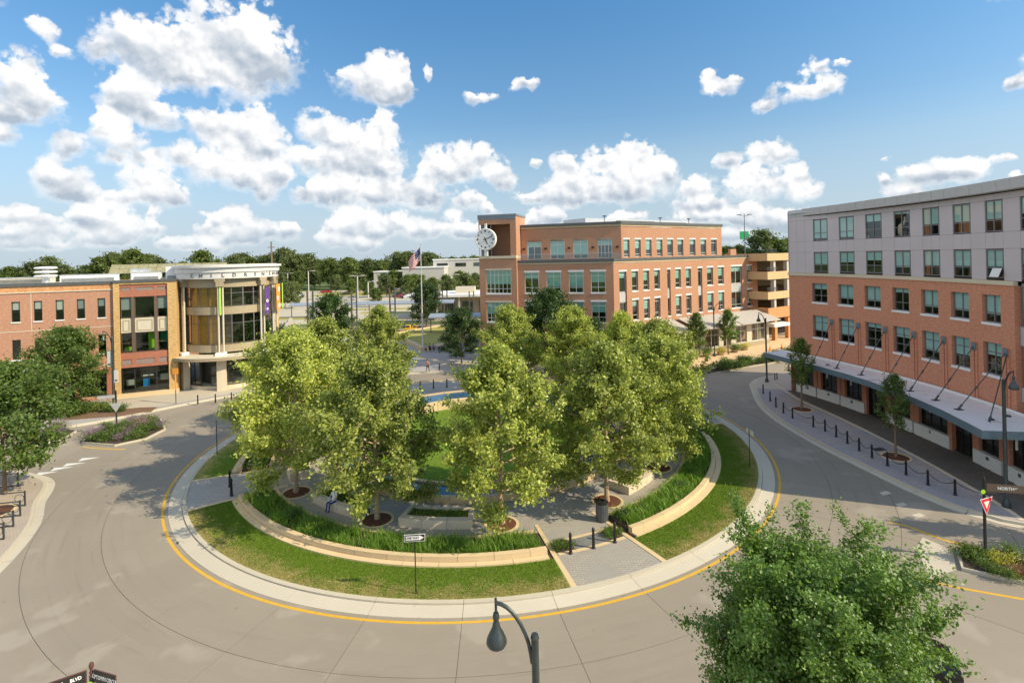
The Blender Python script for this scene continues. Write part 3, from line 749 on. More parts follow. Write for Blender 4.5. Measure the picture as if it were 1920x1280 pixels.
# right sidewalk, walked from the far end to the near tip with the paving on the left
KR = smooth_line([(60, 75.5), (46, 70.3), (38.5, 67.0), (33, 64.3), (29.3, 62.3), (27.2, 59.8), (26.2, 57.3), (25.0, 54.0), (24.0, 50.6), (23.5, 47.2), (23.42, 44.2), (23.6, 40), (24.15, 35.6), (24.65, 32.4), (25.3, 30.3), (26.15, 29.1), (27.1, 28.25), (32, 26.0), (40, 22.3), (60, 13)], 3)
kerb_line(KR)
inner = offset(KR, .17)
sheet('right_sidewalk', inner + [(60, 75)], .135, M['right_paver'], -.02)
band = smooth_line([(29.2, 59.0), (28.75, 55), (28.5, 52.5), (28.75, 47), (28.75, 42), (28.55, 37), (28.2, 33.5), (27.75, 30.0), (27.4, 28.5)], 3)
sheet('dark_walk', band + [(36, 27), (36, 59)], .139, M['dark_paver'], .10)
strip(band, -.14, .14, .1, .145, 'pale_stone_band', M['palestone'])['kind'] = 'structure'
corner_ = [(27.0, 59.6), (26.4, 57.6), (30, 56.0), (33, 60), (36, 66), (29.5, 62.2)]
sheet('concrete_corner', corner_, .1395, M['walk'], .10)
# left near sidewalk
KL = smooth_line([(-52, 42), (-43, 40.0), (-37.5, 38.7), (-34.6, 37.7), (-32.9, 36.7), (-31.7, 35.2), (-30.6, 33.4), (-28.4, 30.6), (-26.5, 26.9), (-25.0, 22.5), (-23.6, 16), (-22, 6)], 3)[::-1]
kerb_line(KL)
sheet('left_sidewalk', offset(KL, .17) + [(-60, 42), (-60, 6)], .135, pavers('warm_grey_paver', ((.33, .275, .225), (.38, .32, .26), (.34, .29, .24)), .2, .1), -.02)
# near pavement below the camera, where the lamp, the name post and the big tree stand
KN = smooth_line([pol(40, -63)[:2], pol(33, -64)[:2], pol(30.2, -66.5)[:2]] + [pol(29.5, a)[:2] for a in range(-70, -115, -4)] + [pol(30.2, -117.5)[:2], pol(33, -120)[:2], pol(40, -121)[:2]], 2)
kerb_line(KN)
sheet('near_sidewalk', offset(KN, .17), .13, M['walk'], -.02)
# pavement before the museum and the far plaza
KF = smooth_line([(-80, 34.0), (-62, 41.5), (-47, 47.2), (-41.6, 49.8), (-38.6, 52.6), (-36.4, 55.3), (-33.6, 58.4), (-30, 61.4), (-25.5, 64.6), (-19.5, 67.6), (-14, 69.3), (-8.4, 70.0), (-2.5, 70.0), (4, 69.2), (9.4, 67.4), (13.5, 65.3), (17.8, 64.3), (22.7, 66.6), (30, 71), (37.9, 75.3), (60, 87.5), (95, 106)], 3)
kerb_line(KF)
sheet('plaza_paving', offset(KF, .17) + [(95, 106.2), (-80, 104)], .135, M['plaza_paver'], -.02)
sheet('museum_forecourt', [(-46.5, 56.2), (-41.5, 52.0), (-38.2, 55.0), (-35.4, 58.0), (-32, 60.8), (-27.5, 64.2), (-31, 67), (-39, 61.5)], .1395, M['walk'], .10)
sheet('shop_forecourt', [(21.6, 67.0), (29.8, 71.6), (37.7, 76), (60, 88.3), (60, 100), (44, 91), (24.0, 76), (20, 70.5)], .1395, concrete('warm_walk_concrete', (.60, .42, .26), .12), .10)
strip(smooth_line([(-24.6, 104), (-21.0, 95), (-16.6, 84.0), (-12.6, 78.0), (-4.5, 72.9), (3, 70.4)], 4), -.3, .3, .1, .1405, 'tan_paving_strip', M['stone'])['kind'] = 'structure'
strip([(-19.5, 77.0), (-12, 76.2), (-3.4, 73.6)], -.35, .35, .1, .142, 'pale_plaza_strip', M['walk'])['kind'] = 'structure'  # pale strip across the plaza
# parking lot and railway beyond
sheet('parking_lot', [(-230, 128), (60, 128), (40, 232), (-60, 262), (-230, 262)], -.02, M['lot'], -.05)
sheet('rail_ballast', [(-160, 106), (90, 106), (90, 119.5), (-160, 119.5)], .05, M['ballast'], -.05)
for y in (109.2, 110.7, 115.2, 116.7):
    b = MB(); b.box(-160, 90, y - .06, y + .06, .05, .22)
    tag(b.build('rail', M['rust']), kind='structure')
# lot islands of grass
for poly in ([(-110, 141), (-50, 138), (-50, 143), (-110, 146)], [(-44, 150), (-8, 147), (-8, 152), (-44, 154)], [(-90, 232), (-20, 222), (-20, 250), (-90, 258)], [(-125, 176), (-88, 168), (-86, 174), (-124, 182)], [(-36, 186), (-8, 184), (-8, 200), (-36, 204)], [(-60, 162), (-20, 160), (-20, 164), (-60, 166)]):
    sheet('lot_lawn', poly, .08, M['lawn'], -.05)
sheet('far_road', [(-260, 262), (60, 262), (60, 272), (-260, 272)], -.01, M['lot'], -.05)

# ---- medians with kerbs
def island(pts, mat, name, h=.15, apron=True):
    ring_ = pts + [pts[0]]
    a = sum(p[0] * q[1] - q[0] * p[1] for p, q in zip(ring_, ring_[1:]))
    if a < 0: ring_ = ring_[::-1]
    b = strip(ring_, 0, .16, -.01, h, name + '_kerb', M['kerb']); b['kind'] = 'structure'
    sheet(name, [tuple(p) for p in offset(ring_, .15)[:-1]], h + .02, mat, -.01)
MED_L = [at(*p) for p in ((153, 832), (215, 837), (275, 824), (311, 806), (303, 788), (240, 790), (172, 813))]
island(MED_L, M['soil'], 'left_median')
MED_L2 = [at(*p) for p in ((60, 838), (93, 831), (122, 823), (144, 810), (110, 800), (60, 812))]
island(MED_L2, M['soil'], 'far_left_median')
MED_R = [(21.7, 26.15), (20.55, 24.4), (22.3, 23.25), (24.4, 22.2), (31, 18.9), (32.6, 20.6), (26.5, 23.6), (23.9, 24.95)]
island(MED_R, M['soil'], 'right_median')
b = MB(); b.prism([(21.55, 26.1), (20.4, 24.5), (18.7, 23.9), (19.9, 26.3), (21.0, 27.3)], -.01, .012); tag(b.build('median_nose', M['apron']), kind='structure')
MED_F = [at(*p) for p in ((1330, 703), (1390, 691), (1475, 677), (1560, 664), (1560, 653), (1475, 666), (1385, 681), (1322, 697))]
island(MED_F, M['soil'], 'far_median')
sheet('verge_bed', [at(*p, .13) for p in ((120, 788), (225, 780), (285, 770), (296, 763), (262, 764), (225, 768), (110, 776))], .16, M['verge'], .10)
# painted arrows and lines
def paint(pts, mat, name):
    b = MB(); b.prism(pts, .001, .0055); return tag(b.build(name, mat), kind='structure')
for k, (px, py) in enumerate(((90, 886), (119, 877), (142, 869), (170, 859))):
    c = at(px, py); d = (cos(rad(20)), sin(rad(20))); n = (-d[1], d[0]); s = .62
    P = lambda u, v: (c[0] + d[0] * u * s + n[0] * v * s, c[1] + d[1] * u * s + n[1] * v * s)
    paint([P(-1.1, -.55), P(1.0, 0), P(-1.1, .55)], M['white_paint'], 'yield_triangle')
for k in range(4):
    t0 = k / 4; a = at(1745 - 6 * k, 962 + 9 * k)
for q in ((1660, 924), (1690, 946), (1722, 966)):
    c = at(*q); paint([(c[0] - .35, c[1] - .3), (c[0] + .35, c[1] - .05), (c[0] + .3, c[1] + .3), (c[0] - .3, c[1] + .1)], M['apron'], 'worn_yield_mark')
def line(pts, w, mat, name):
    b = strip(pts, -w / 2, w / 2, .001, .0055, name, mat); b['kind'] = 'structure'
DR = thing('storm_drain', '', 'drain'); udr = []
q = MB(); q.box(-.45, .45, -.25, .25, 0, .012); link('frame', q.mesh('frame', M['black_metal']), DR)
for k in range(7):
    q = MB(); q.box(-.38 + k * .115, -.32 + k * .115, -.2, .2, .0125, .02); link('bar', q.mesh('bar', M['grey_metal']), DR)
for p_, lab in ((at(163, 826), 'dark storm drain between the two left median beds'), (at(350, 1012), 'storm drain in the left gutter of the island')) : place(DR, udr, (*p_, .006), .4, lab, 'storm drains')
for p_, lab in ((at(243, 743, .14), 'dark storm drain in the pavement before the tan brick bay'), (at(1648, 842, .14), 'drain grate in the right pavement between the slim trees'), (at(1720, 812, .14), 'drain grate at the pale stone band of the right pavement')): place(DR, udr, (*p_, .142), .2, lab, 'storm drains')
line(smooth_line([(18.0, 24.0), (18.9, 23.42), (20.4, 22.75), (22.5, 21.85), (30, 18.3)], 3), .16, M['yellow'], 'yellow_line')
line(smooth_line([(20.4, 28.9), (21.1, 28.35), (22.1, 26.75), (24.2, 25.45), (30, 22.6)], 3), .16, M['yellow'], 'yellow_line')
line(smooth_line([at(155, 838), at(195, 841), at(235, 842)], 3), .16, M['yellow'], 'yellow_line')

# ---------------------------------------------------------------- facades
class Flat:
    def __init__(s, o, deg): s.o = o; s.d = deg; s.u = (cos(rad(deg)), sin(rad(deg)))
    def P(s, t, out, z): return (s.o[0] + s.u[0] * t + s.u[1] * out, s.o[1] + s.u[1] * t - s.u[0] * out, z)
    def rot(s, t): return rad(s.d)
    step = 1e9
class Arc:
    """wall seen from inside its circle; s runs to the right as one faces it"""
    def __init__(s, c, R, a0): s.c = c; s.R = R; s.a0 = a0
    def P(s, t, out, z):
        a = rad(s.a0) - t / s.R; r = s.R - out
        return (s.c[0] + r * cos(a), s.c[1] + r * sin(a), z)
    def rot(s, t): return rad(s.a0) - t / s.R - pi / 2
    step = 1.3
class Drum:
    """wall seen from outside its circle; s runs to the right"""
    def __init__(s, c, R, a0): s.c = c; s.R = R; s.a0 = a0
    def P(s, t, out, z):
        a = rad(s.a0) + t / s.R; r = s.R + out
        return (s.c[0] + r * cos(a), s.c[1] + r * sin(a), z)
    def rot(s, t): return rad(s.a0) + t / s.R + pi / 2
    step = .6
def cuts(fac, a, b):
    n = max(1, math.ceil((b - a) / fac.step - 1e-6)); return [a + (b - a) * i / n for i in range(n + 1)]
def fbox(mb, fac, s0, s1, o0, o1, z0, z1, o1b=None):
    """block on a facade: from depth o0 (in) to o1 (out)"""
    S = cuts(fac, s0, s1)
    for a, b in zip(S, S[1:]):
        f = fac.P
        mb.hexa([f(a, o1, z0), f(b, o1, z0), f(b, o0, z0), f(a, o0, z0), f(a, o1, z1), f(b, o1, z1), f(b, o0, z1), f(a, o0, z1)])
def wall(mb, fac, s0, s1, z0, z1, holes, depth=.25, out=0.0):
    """front face with window holes and their reveals"""
    xs = {s0, s1}; zs = {z0, z1}
    for h in holes: xs |= {h[0], h[1]}; zs |= {h[2], h[3]}
    if fac.step < 1e8: xs |= set(cuts(fac, s0, s1))
    xs = sorted(x for x in xs if s0 - 1e-6 <= x <= s1 + 1e-6); zs = sorted(z for z in zs if z0 - 1e-6 <= z <= z1 + 1e-6)
    P = fac.P
    for a, b in zip(xs, xs[1:]):
        if b - a < 1e-4: continue
        for c, d in zip(zs, zs[1:]):
            m, q = (a + b) / 2, (c + d) / 2
            if any(h[0] < m < h[1] and h[2] < q < h[3] for h in holes): continue
            mb.face([P(a, out, c), P(b, out, c), P(b, out, d), P(a, out, d)], [(a, c), (b, c), (b, d), (a, d)])
    i = out - depth
    for (a, b, c, d) in holes:
        mb.face([P(a, out, c), P(a, out, d), P(a, i, d), P(a, i, c)][::-1], [(0, c), (0, d), (depth, d), (depth, c)][::-1])
        mb.face([P(b, out, c), P(b, i, c), P(b, i, d), P(b, out, d)][::-1], [(0, c), (depth, c), (depth, d), (0, d)][::-1])
        S = cuts(fac, a, b)
        for e, f in zip(S, S[1:]):
            mb.face([P(e, out, d), P(f, out, d), P(f, i, d), P(e, i, d)][::1], [(e, 0), (f, 0), (f, depth), (e, depth)])
            mb.face([P(e, out, c), P(e, i, c), P(f, i, c), P(f, out, c)][::1], [(e, 0), (e, depth), (f, depth), (f, 0)])
WC = {}
def window(par, fac, s0, s1, z0, z1, out, frame, gl, nx=1, hz=(), blind=0.0, sill=None, lintel=None, fw=.06, bmat='blind', tilt=False):
    """a window: frame (the part) with pane, blind, sill and lintel as its sub-parts; alike ones share mesh data"""
    w, h = s1 - s0, z1 - z0
    k = (round(w, 2), round(h, 2), frame, gl, nx, hz, fw)
    if k not in WC:
        m = MB(); W = w / 2
        m.box(-W, -W + fw, 0, .09, 0, h); m.box(W - fw, W, 0, .09, 0, h)
        m.box(-W + fw, W - fw, 0, .09, 0, fw); m.box(-W + fw, W - fw, 0, .09, h - fw, h)
        for i in range(1, nx):
            x = -W + w * i / nx; m.box(x - fw * .5, x + fw * .5, .003, .087, fw, h - fw)
        for q in hz: m.box(-W + fw, W - fw, .006, .084, h * q - fw * .45, h * q + fw * .45)
        g = MB(); g.face([(-W + fw * .5, .05, fw * .5), (W - fw * .5, .05, fw * .5), (W - fw * .5, .05, h - fw * .5), (-W + fw * .5, .05, h - fw * .5)])
        WC[k] = (m.mesh('window', M[frame]), g.mesh('pane', M[gl]))
    fm, gm = WC[k]
    c = fac.P((s0 + s1) / 2, out, z0); o = org(par)
    wdw = link('window', fm, par, (c[0] - o.x, c[1] - o.y, c[2] - o.z), fac.rot((s0 + s1) / 2))
    link('pane', gm, wdw)
    def sub(name, x0, x1, y0, y1, za, zb, mat):
        kk = (name, round(x0, 2), round(x1, 2), y0, y1, round(za, 2), round(zb, 2), mat)
        if kk not in WC:
            q = MB(); q.box(x0, x1, y0, y1, za, zb); WC[kk] = q.mesh(name, M[mat])
        return link(name, WC[kk], wdw)
    if blind > .02: sub('blind', -w / 2 + fw, w / 2 - fw, .065, .075, h * (1 - round(blind, 1)), h - fw, 'blind_teal' if gl == 'glass_r' else bmat)
    if sill: sub('sill', -w / 2 - .06, w / 2 + .06, -sill[0], .05, -sill[1], -.003, sill[2])
    if lintel: sub('lintel', -w / 2 - .10, w / 2 + .10, -lintel[0], -lintel[0] + .10, h + .02, h + lintel[1], lintel[2])
    return wdw
def panel(par, fac, s0, s1, z0, z1, o0, o1, name, mat, g=.008):
    m = MB(); fbox(m, fac, s0 + g, s1 - g, o0, o1, z0 + g, z1 - g)
    return m.build(name, M[mat] if isinstance(mat, str) else mat, par)
def part(par, name, mat, fac=None, *boxes):
    m = MB()
    for bx in boxes: fbox(m, fac, *bx)
    return m.build(name, M[mat], par)

# ================================================================ right building: brick below, metal above, curved front
FR = Arc((-16.143, 38.691), 48.67, 20.67)
RB = thing('curved_building', 'curved five-storey building, red brick below and lilac-grey metal above, steel canopy over its pavement', 'building', FR.P(13, -4, 0))
END, BE = 28.9, 22.42
W5 = [(3.03, 4.72), (6.04, 7.70), (8.96, 10.66), (11.91, 13.50), (14.70, 16.25), (17.45, 18.97), (20.17, 21.58), (22.9, 24.3), (25.5, 26.9)]
W3 = [(2.82, 4.59), (5.85, 7.57), (8.78, 10.47), (11.68, 13.32), (14.49, 16.08), (17.21, 18.77), (19.87, 21.35)]
ZR = {5: (16.0, 18.12), 4: (12.88, 14.83), 3: (9.84, 11.74), 2: (6.30, 8.50)}
holes = [(a, b, *ZR[3]) for a, b in W3] + [(a, b, *ZR[2]) for a, b in W3]
m = MB(); wall(m, FR, 0, BE, 4.0, 12.45, holes, .26); a, b_ = FR.P(BE, 0, 0), FR.P(BE, -.6, 0)
m.face([(*a[:2], 4.0), (*b_[:2], 4.0), (*b_[:2], 12.45), (*a[:2], 12.45)], [(0, 4), (.6, 4), (.6, 12.45), (0, 12.45)])
m.build('brick_wall', M['brick_r'], RB)
# return wall at the far corner, back and roof
m = MB()
for z0, z1, mt in ((0, 12.45, 0), (12.452, 19.2, 1)):
    a, b_ = FR.P(0, -.001, z0), FR.P(.6, -16, z0)
    m.m = mt
    m.face([(*b_[:2], z0), (*a[:2], z0), (*a[:2], z1), (*b_[:2], z1)], [(0, z0), (16, z0), (16, z1), (0, z1)])
    a, b_ = FR.P(END, 0, z0), FR.P(END, -14, z0)
    m.face([(*a[:2], z0), (*b_[:2], z0), (*b_[:2], z1), (*a[:2], z1)], [(0, z0), (14, z0), (14, z1), (0, z1)])
    a, b_ = FR.P(.6, -16, z0), FR.P(END, -14, z0)
    m.face([(*b_[:2], z0), (*a[:2], z0), (*a[:2], z1), (*b_[:2], z1)], [(0, z0), (28, z0), (28, z1), (0, z1)])
m.build('end_wall', [M['brick_r'], M['panel']], RB)
part(RB, 'roof', 'roof_white', FR, (0.1, END, -13.9, .2, 18.95, 19.0))
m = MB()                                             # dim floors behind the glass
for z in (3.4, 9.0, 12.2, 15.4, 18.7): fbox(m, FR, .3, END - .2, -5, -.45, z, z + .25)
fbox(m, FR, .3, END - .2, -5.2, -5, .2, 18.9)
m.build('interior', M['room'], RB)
part(RB, 'stone_cornice', 'palestone', FR, (-.06, BE + .05, -.2, .09, 12.452, 12.74))
part(RB, 'glazed_bay_frame', 'blind_grey', FR, (BE + .02, END, -.50, -.42, 3.9, 12.6), (BE + .02, END, -.41, -.3, 8.6, 9.8), (BE + .02, END, -.41, -.3, 5.0, 5.9))
for a in (BE + .15, BE + 1.7, BE + 3.3, BE + 4.9):
    for z0, z1 in ((9.85, 12.4), (5.95, 8.55)):
        window(RB, FR, a, a + 1.45, z0, z1, -.30, 'frame_mid', 'glass_r', 1, (.35,), .8)
rs = random.Random(5)
blinds = {5: (.9, .9, .3, .1, .6, .6, .6, .5, .5), 4: (.6, .5, .4, .7, .6, .6, .6, .5, .5), 3: (.3, .7, .7, .2, .7, .7, .7), 2: (.7, .7, .2, .4, .7, .6, .4)}
for row in (5, 4):
    for (a, b), bl in zip(W5, blinds[row]):
        window(RB, FR, a + .03, b - .03, ZR[row][0] + .02, ZR[row][1] - .02, -.07, 'frame_mid', 'glass_r', 2, (.36,), bl)
for row in (3, 2):
    for (a, b), bl in zip(W3, blinds[row]):
        window(RB, FR, a + .02, b - .02, ZR[row][0] + .01, ZR[row][1] - .01, -.20, 'frame_mid', 'glass_r', 2, (.36,) if row == 3 else (.34, .70), bl, sill=(.26, .17, 'white'))
v = MB(); v.box(-.36, .36, -.02, 0, -.62, 0)       # the one open hopper light
hop = link('hopper_light', v.mesh('hopper_light', M['sign_white']), RB)
c = FR.P(21.2, .02, 13.55); hop.location = Vector(c) - org(RB); hop.rotation_euler = (rad(-24), 0, FR.rot(21.2))
# metal panels
zr = [12.745, 14.86, 15.97, 18.14, 18.55]
edges = [0.0, 1.0, 1.95, 2.98]
m = MB(); fbox(m, FR, .02, END - .02, -.45, -.12, 12.75, 12.86); fbox(m, FR, .02, END - .02, -.45, -.12, 14.85, 15.98); fbox(m, FR, .02, END - .02, -.45, -.12, 18.14, 18.9)
prev = 0.02
for a, b in W5: fbox(m, FR, prev, a, -.45, -.121, 12.86, 18.14); prev = b
fbox(m, FR, prev, END - .02, -.45, -.121, 12.86, 18.14)
m.build('panel_backing', M['frame_dark'], RB)
cols = []
prev = 0.0
for a, b in W5 + [(END, END)]:
    w_ = a - prev; n = 3 if w_ > 2 else 1
    for i in range(n): cols.append((prev + w_ * i / n, prev + w_ * (i + 1) / n, False))
    if b > a: cols += [(a, (a + b) / 2, True), ((a + b) / 2, b, True)]
    prev = b
for s0, s1, win in cols:
    for j in range(4):
        if win and j in (0, 2): continue
        panel(RB, FR, s0, s1, zr[j], zr[j + 1], -.115, -.075 if j != 1 else -.07, 'metal_panel', 'panel')
# overhanging fascia
n = 24
for i in range(n):
    s0 = 1.9 + (END - 1.9) / n * i; s1 = s0 + (END - 1.9) / n
    m = MB(); f = FR.P; g = .01
    o = min(.7, .06 + .08 * i)
    o2 = min(.7, .06 + .08 * (i + 1))
    m.hexa([f(s0 + g, o, 18.62), f(s1 - g, o2, 18.62), f(s1 - g, -.07, 18.62), f(s0 + g, -.07, 18.62), f(s0 + g, o + .1, 19.32), f(s1 - g, o2 + .1, 19.32), f(s1 - g, -.07, 19.32), f(s0 + g, -.07, 19.32)])
    m.build('fascia_panel', M['fascia'], RB)
panel(RB, FR, 0, .95, 18.55, 19.3, -.115, -.07, 'fascia_panel', 'fascia'); panel(RB, FR, .95, 1.9, 18.55, 19.3, -.115, -.07, 'fascia_panel', 'fascia')
# brick pilaster fins under the stay plates
PL = [5.13, 8.08, 10.98, 13.84, 16.62, 19.24, 21.81]
for s in PL: part(RB, 'pilaster', 'brick_r', FR, (s - .20, s - .05, .004, .09, 4.32, 8.35), (s + .05, s + .20, .004, .09, 4.32, 8.35))
# ground floor: white stone plinth, brick piers, dark glazing, doors
def ob(s): return -.45 + .062 * s                 # the plinth swings out towards the near end
DOORS = [(8.6, 10.9), (17.6, 19.7)]
GB = [(0.2, 2.7), (2.9, 5.6), (5.8, 8.5), (11.0, 13.8), (14.0, 17.5), (19.8, 22.3), (22.5, 25.4), (25.6, 28.8)]
for a, b in GB:
    n = max(2, round((b - a) / .95))
    for j in range(n):
        s0 = a + (b - a) * j / n; s1 = a + (b - a) * (j + 1) / n; o = ob((s0 + s1) / 2)
        panel(RB, FR, s0, s1, .139, 1.08, o - .35, o, 'plinth_stone', 'white', .006)
    o = ob(a) - .06
    for s in (a + .02, b - .42): part(RB, 'brick_pier', 'brick_r', FR, (s, s + .40, o - .3, o, 1.085, 3.95))
    window(RB, FR, a + .44, b - .44, 1.1, 3.3, o - .22, 'frame_dark', 'glass_d', max(2, int((b - a) / .9)), (), 0)
for a, b in DOORS:
    d = window(RB, FR, a + .1, b - .1, .14, 3.0, ob(a) - .3, 'frame_dark', 'glass_d', 3, (.8,), 0)
    d.name = 'glass_door'
    for s in (a - .02, b - .16): part(RB, 'brick_pier', 'brick_r', FR, (s, s + .18, ob(a) - .35, ob(a) - .05, .14, 3.95))
part(RB, 'lintel_band', 'frame_dark', FR, (0.1, END, -.6, -.1, 3.31, 3.98))
for s in (4.3, 7.2, 12.4, 15.9, 21.0, 23.9):
    m = MB(); c = FR.P(s, ob(s) + .12, 0); m.lathe([(.0, 2.4), (.07, 2.4), (.07, 3.3), (.0, 3.3)], 10, (c[0], c[1], 0)); m.build('wall_light', M['white'], RB)
for s in (1.6, 4.2, 7.0, 12.3, 15.6, 21, 23.8):
    m = MB(); fbox(m, FR, s, s + .22, ob(s), ob(s) + .03, .72, .94); m.build('vent_cover', M['grey_metal'], RB)
# canopy: a curved tray hung on stays
CAN = thing('steel_canopy', 'long curved teal steel canopy with white membrane roof hung on rods over the right pavement', 'canopy', FR.P(13, 2, 4.2))
SS = [-1.2, 1.5, 4, 7, 10, 13, 16, 19, 22, 24.5, 26.5]
OO = [2.5, 2.9, 3.15, 3.25, 3.35, 3.5, 3.7, 3.95, 4.2, 4.45, 4.6]
m = MB(); e = MB(); so = MB(); up = MB()
for i in range(len(SS) - 1):
    a, b, oa, obb = SS[i], SS[i + 1], OO[i], OO[i + 1]; f = FR.P
    m.hexa([f(a, oa - .03, 4.15), f(b, obb - .03, 4.15), f(b, .10, 4.15), f(a, .10, 4.15), f(a, oa - .03, 4.27), f(b, obb - .03, 4.27), f(b, .10, 4.27), f(a, .10, 4.27)])
    e.hexa([f(a, oa + .06, 3.84), f(b, obb + .06, 3.84), f(b, obb - .025, 3.84), f(a, oa - .025, 3.84), f(a, oa + .06, 4.31), f(b, obb + .06, 4.31), f(b, obb - .025, 4.31), f(a, oa - .025, 4.31)])
    so.hexa([f(a, oa - .03, 4.0), f(b, obb - .03, 4.0), f(b, .10, 4.0), f(a, .10, 4.0), f(a, oa - .03, 4.145), f(b, obb - .03, 4.145), f(b, .10, 4.145), f(a, .10, 4.145)])
    up.hexa([f(a, .20, 4.28), f(b, .20, 4.28), f(b, .104, 4.28), f(a, .104, 4.28), f(a, .20, 4.42), f(b, .20, 4.42), f(b, .104, 4.42), f(a, .104, 4.42)])
f = FR.P
e.hexa([f(26.5, 4.66, 3.84), f(26.58, 4.66, 3.84), f(26.58, .12, 3.84), f(26.5, .12, 3.84), f(26.5, 4.66, 4.31), f(26.58, 4.66, 4.31), f(26.58, .12, 4.31), f(26.5, .12, 4.31)])
m.build('roof_membrane', M['membrane'], CAN); e.build('edge_beam', M['canopy_steel'], CAN); so.build('soffit', M['canopy_steel'], CAN); up.build('upstand', M['white'], CAN)
feet = [(5.1, 2.35), (8.0, 2.4), (10.9, 2.45), (13.7, 2.5), (16.6, 2.75), (19.3, 2.85), (21.7, 3.0)]
for s, (fs, fo) in zip(PL, feet):
    a, b = Vector(FR.P(s, .12, 8.05)), Vector(FR.P(fs, fo, 4.34))
    q = MB(); fbox(q, FR, s - .19, s + .19, .095, .16, 7.78, 8.30); q.build('stay_plate', M['canopy_steel'], CAN)
    q = MB(); q.tube([a, b], .032, 8); q.tube([a.lerp(b, .60), a.lerp(b, .66)], .06, 8); q.tube([b, b + (a - b).normalized() * .35], .065, 8)
    c = Vector(FR.P(fs, fo, 4.27)); q.box(c.x - .22, c.x + .22, c.y - .16, c.y + .16, 4.272, 4.31)
    q.build('stay_rod', M['lamp_metal'], CAN)
a, b = Vector(FR.P(21.95, .14, 8.0)), Vector(FR.P(24.6, 3.1, 4.34))
q = MB(); q.tube([a, b], .032, 8); q.tube([b, b + (a - b).normalized() * .35], .065, 8); q.build('stay_rod', M['lamp_metal'], CAN)
for s, o in ((6.4, 1.9), (12.6, .7), (23.2, 1.1), (24.0, 2.6)):
    q = MB(); c = FR.P(s, o, 4.27); q.lathe([(.16, 0), (.15, .07), (0, .08)], 12, c); q.build('roof_drain', M['black_metal'], CAN)

# ================================================================ clock building
C0 = (13.8, 71.7)
FA, FB = Flat(C0, -15.2), Flat(C0, 34.0)
MBD = thing('clock_tower_building', 'rust brick office building with round white clock in its corner tower', 'building', (14, 84, .13))
AW = [(-12.51, -10.45), (-9.36, -7.27), (-6.17, -4.13), (-3.11, -1.08)]
ZA = ((5.77, 8.66), (9.88, 12.82))
hA = [(a, b, *z) for a, b in AW for z in ZA]
m = MB(); wall(m, FA, -13.52, 0, .13, 14.15, hA, .22)
BWs = [(3.56, 4.79), (5.90, 7.11), (8.20, 9.39), (12.87, 14.13), (15.30, 16.53), (20.53, 22.07), (23.37, 24.89), (31.44, 32.88)]
BT = [(1.08, 2.49), (11.04, 11.73), (18.24, 19.28), (26.90, 29.98)]
ZB = ((5.80, 8.66), (9.90, 12.72))
hB = [(a, b, *z) for a, b in BWs for z in ZB] + [(a, b, 5.80, 12.72) for a, b in BT]
wall(m, FB, 0, 34.5, .13, 14.15, hB, .30)
P = FB.P
a, b = P(34.5, 0, 0), P(34.5, -22, 0); m.face([(*a[:2], .13), (*b[:2], .13), (*b[:2], 14.15), (*a[:2], 14.15)], [(0, 0), (22, 0), (22, 14), (0, 14)])
a2 = FA.P(-13.5, -24, 0); m.face([(*b[:2], .13), (*a2[:2], .13), (*a2[:2], 14.15), (*b[:2], 14.15)])
a3 = FA.P(-19.1, -24, 0); a4 = FA.P(-19.05, -.5, 0)
m.face([(*a3[:2], .13), (*a4[:2], .13), (*a4[:2], 14.15), (*a3[:2], 14.15)])
m.build('brick_wall', M['brick_m'], MBD)
# 3rd floor roof terrace and coping
pts = [FA.P(-13.5, .0, 0)[:2], C0, FB.P(34.4, 0, 0)[:2], FB.P(34.4, -21.9, 0)[:2], FA.P(-19, -23.9, 0)[:2], FA.P(-19, -2, 0)[:2]]
q = MB(); q.prism(pts, 13.9, 14.0); q.build('terrace', M['walk'], MBD)
q = MB(); fbox(q, FA, -13.5, 0.02, -.3, .10, 14.152, 14.58); fbox(q, FB, .0, 34.55, -.3, .10, 14.152, 14.56); q.build('coping', M['cap'], MBD)
q = MB(); fbox(q, FA, -13.5, 0.02, -.1, .05, 13.98, 14.149); fbox(q, FB, .0, 34.55, -.1, .05, 13.98, 14.149); q.build('stone_band', M['stone'], MBD)
# 4th floor set back
A4 = [(-12.55, -10.38), (-9.11, -6.96), (-5.75, -3.61), (-2.29, -.25)]
B4 = [(3.34, 4.50), (5.63, 6.82), (7.91, 9.13), (10.28, 11.55), (12.65, 13.96), (15.05, 16.40), (17.97, 19.38), (20.70, 22.14), (23.44, 24.93)]
m = MB(); wall(m, FA, -13.4, 1.02, 14.0, 19.35, [(a, b, 14.62, 17.24) for a, b in A4], .2, -2.0)
wall(m, FB, 2.2, 26.3, 14.0, 19.35, [(a, b, 14.70, 17.22) for a, b in B4], .25, -1.2)
a, b = FB.P(26.3, -1.2, 0), FB.P(26.3, -16, 0); m.face([(*a[:2], 14), (*b[:2], 14), (*b[:2], 19.35), (*a[:2], 19.35)], [(0, 0), (15, 0), (15, 5), (0, 5)])
m.build('upper_brick_wall', M['brick_m'], MBD)
i4 = FA.P(1.02, -2.0, 0)[:2]; j4 = FB.P(2.2, -1.2, 0)[:2]
pts = [FA.P(-13.4, -2.0, 0)[:2], i4, j4, FB.P(26.2, -1.2, 0)[:2], FB.P(26.2, -15.9, 0)[:2], FA.P(-13.4, -17, 0)[:2]]
q = MB(); q.prism(pts, 19.0, 19.3); q.build('roof', M['roof_white'], MBD)
q = MB(); fbox(q, FA, -13.4, 1.06, -2.3, -1.82, 19.352, 19.74)
for s0, s1, z in ((2.2, 9.68, 19.86), (9.685, 16.96, 19.80), (16.965, 26.4, 19.74)): fbox(q, FB, s0, s1, -1.5, -1.0, 19.352, z)
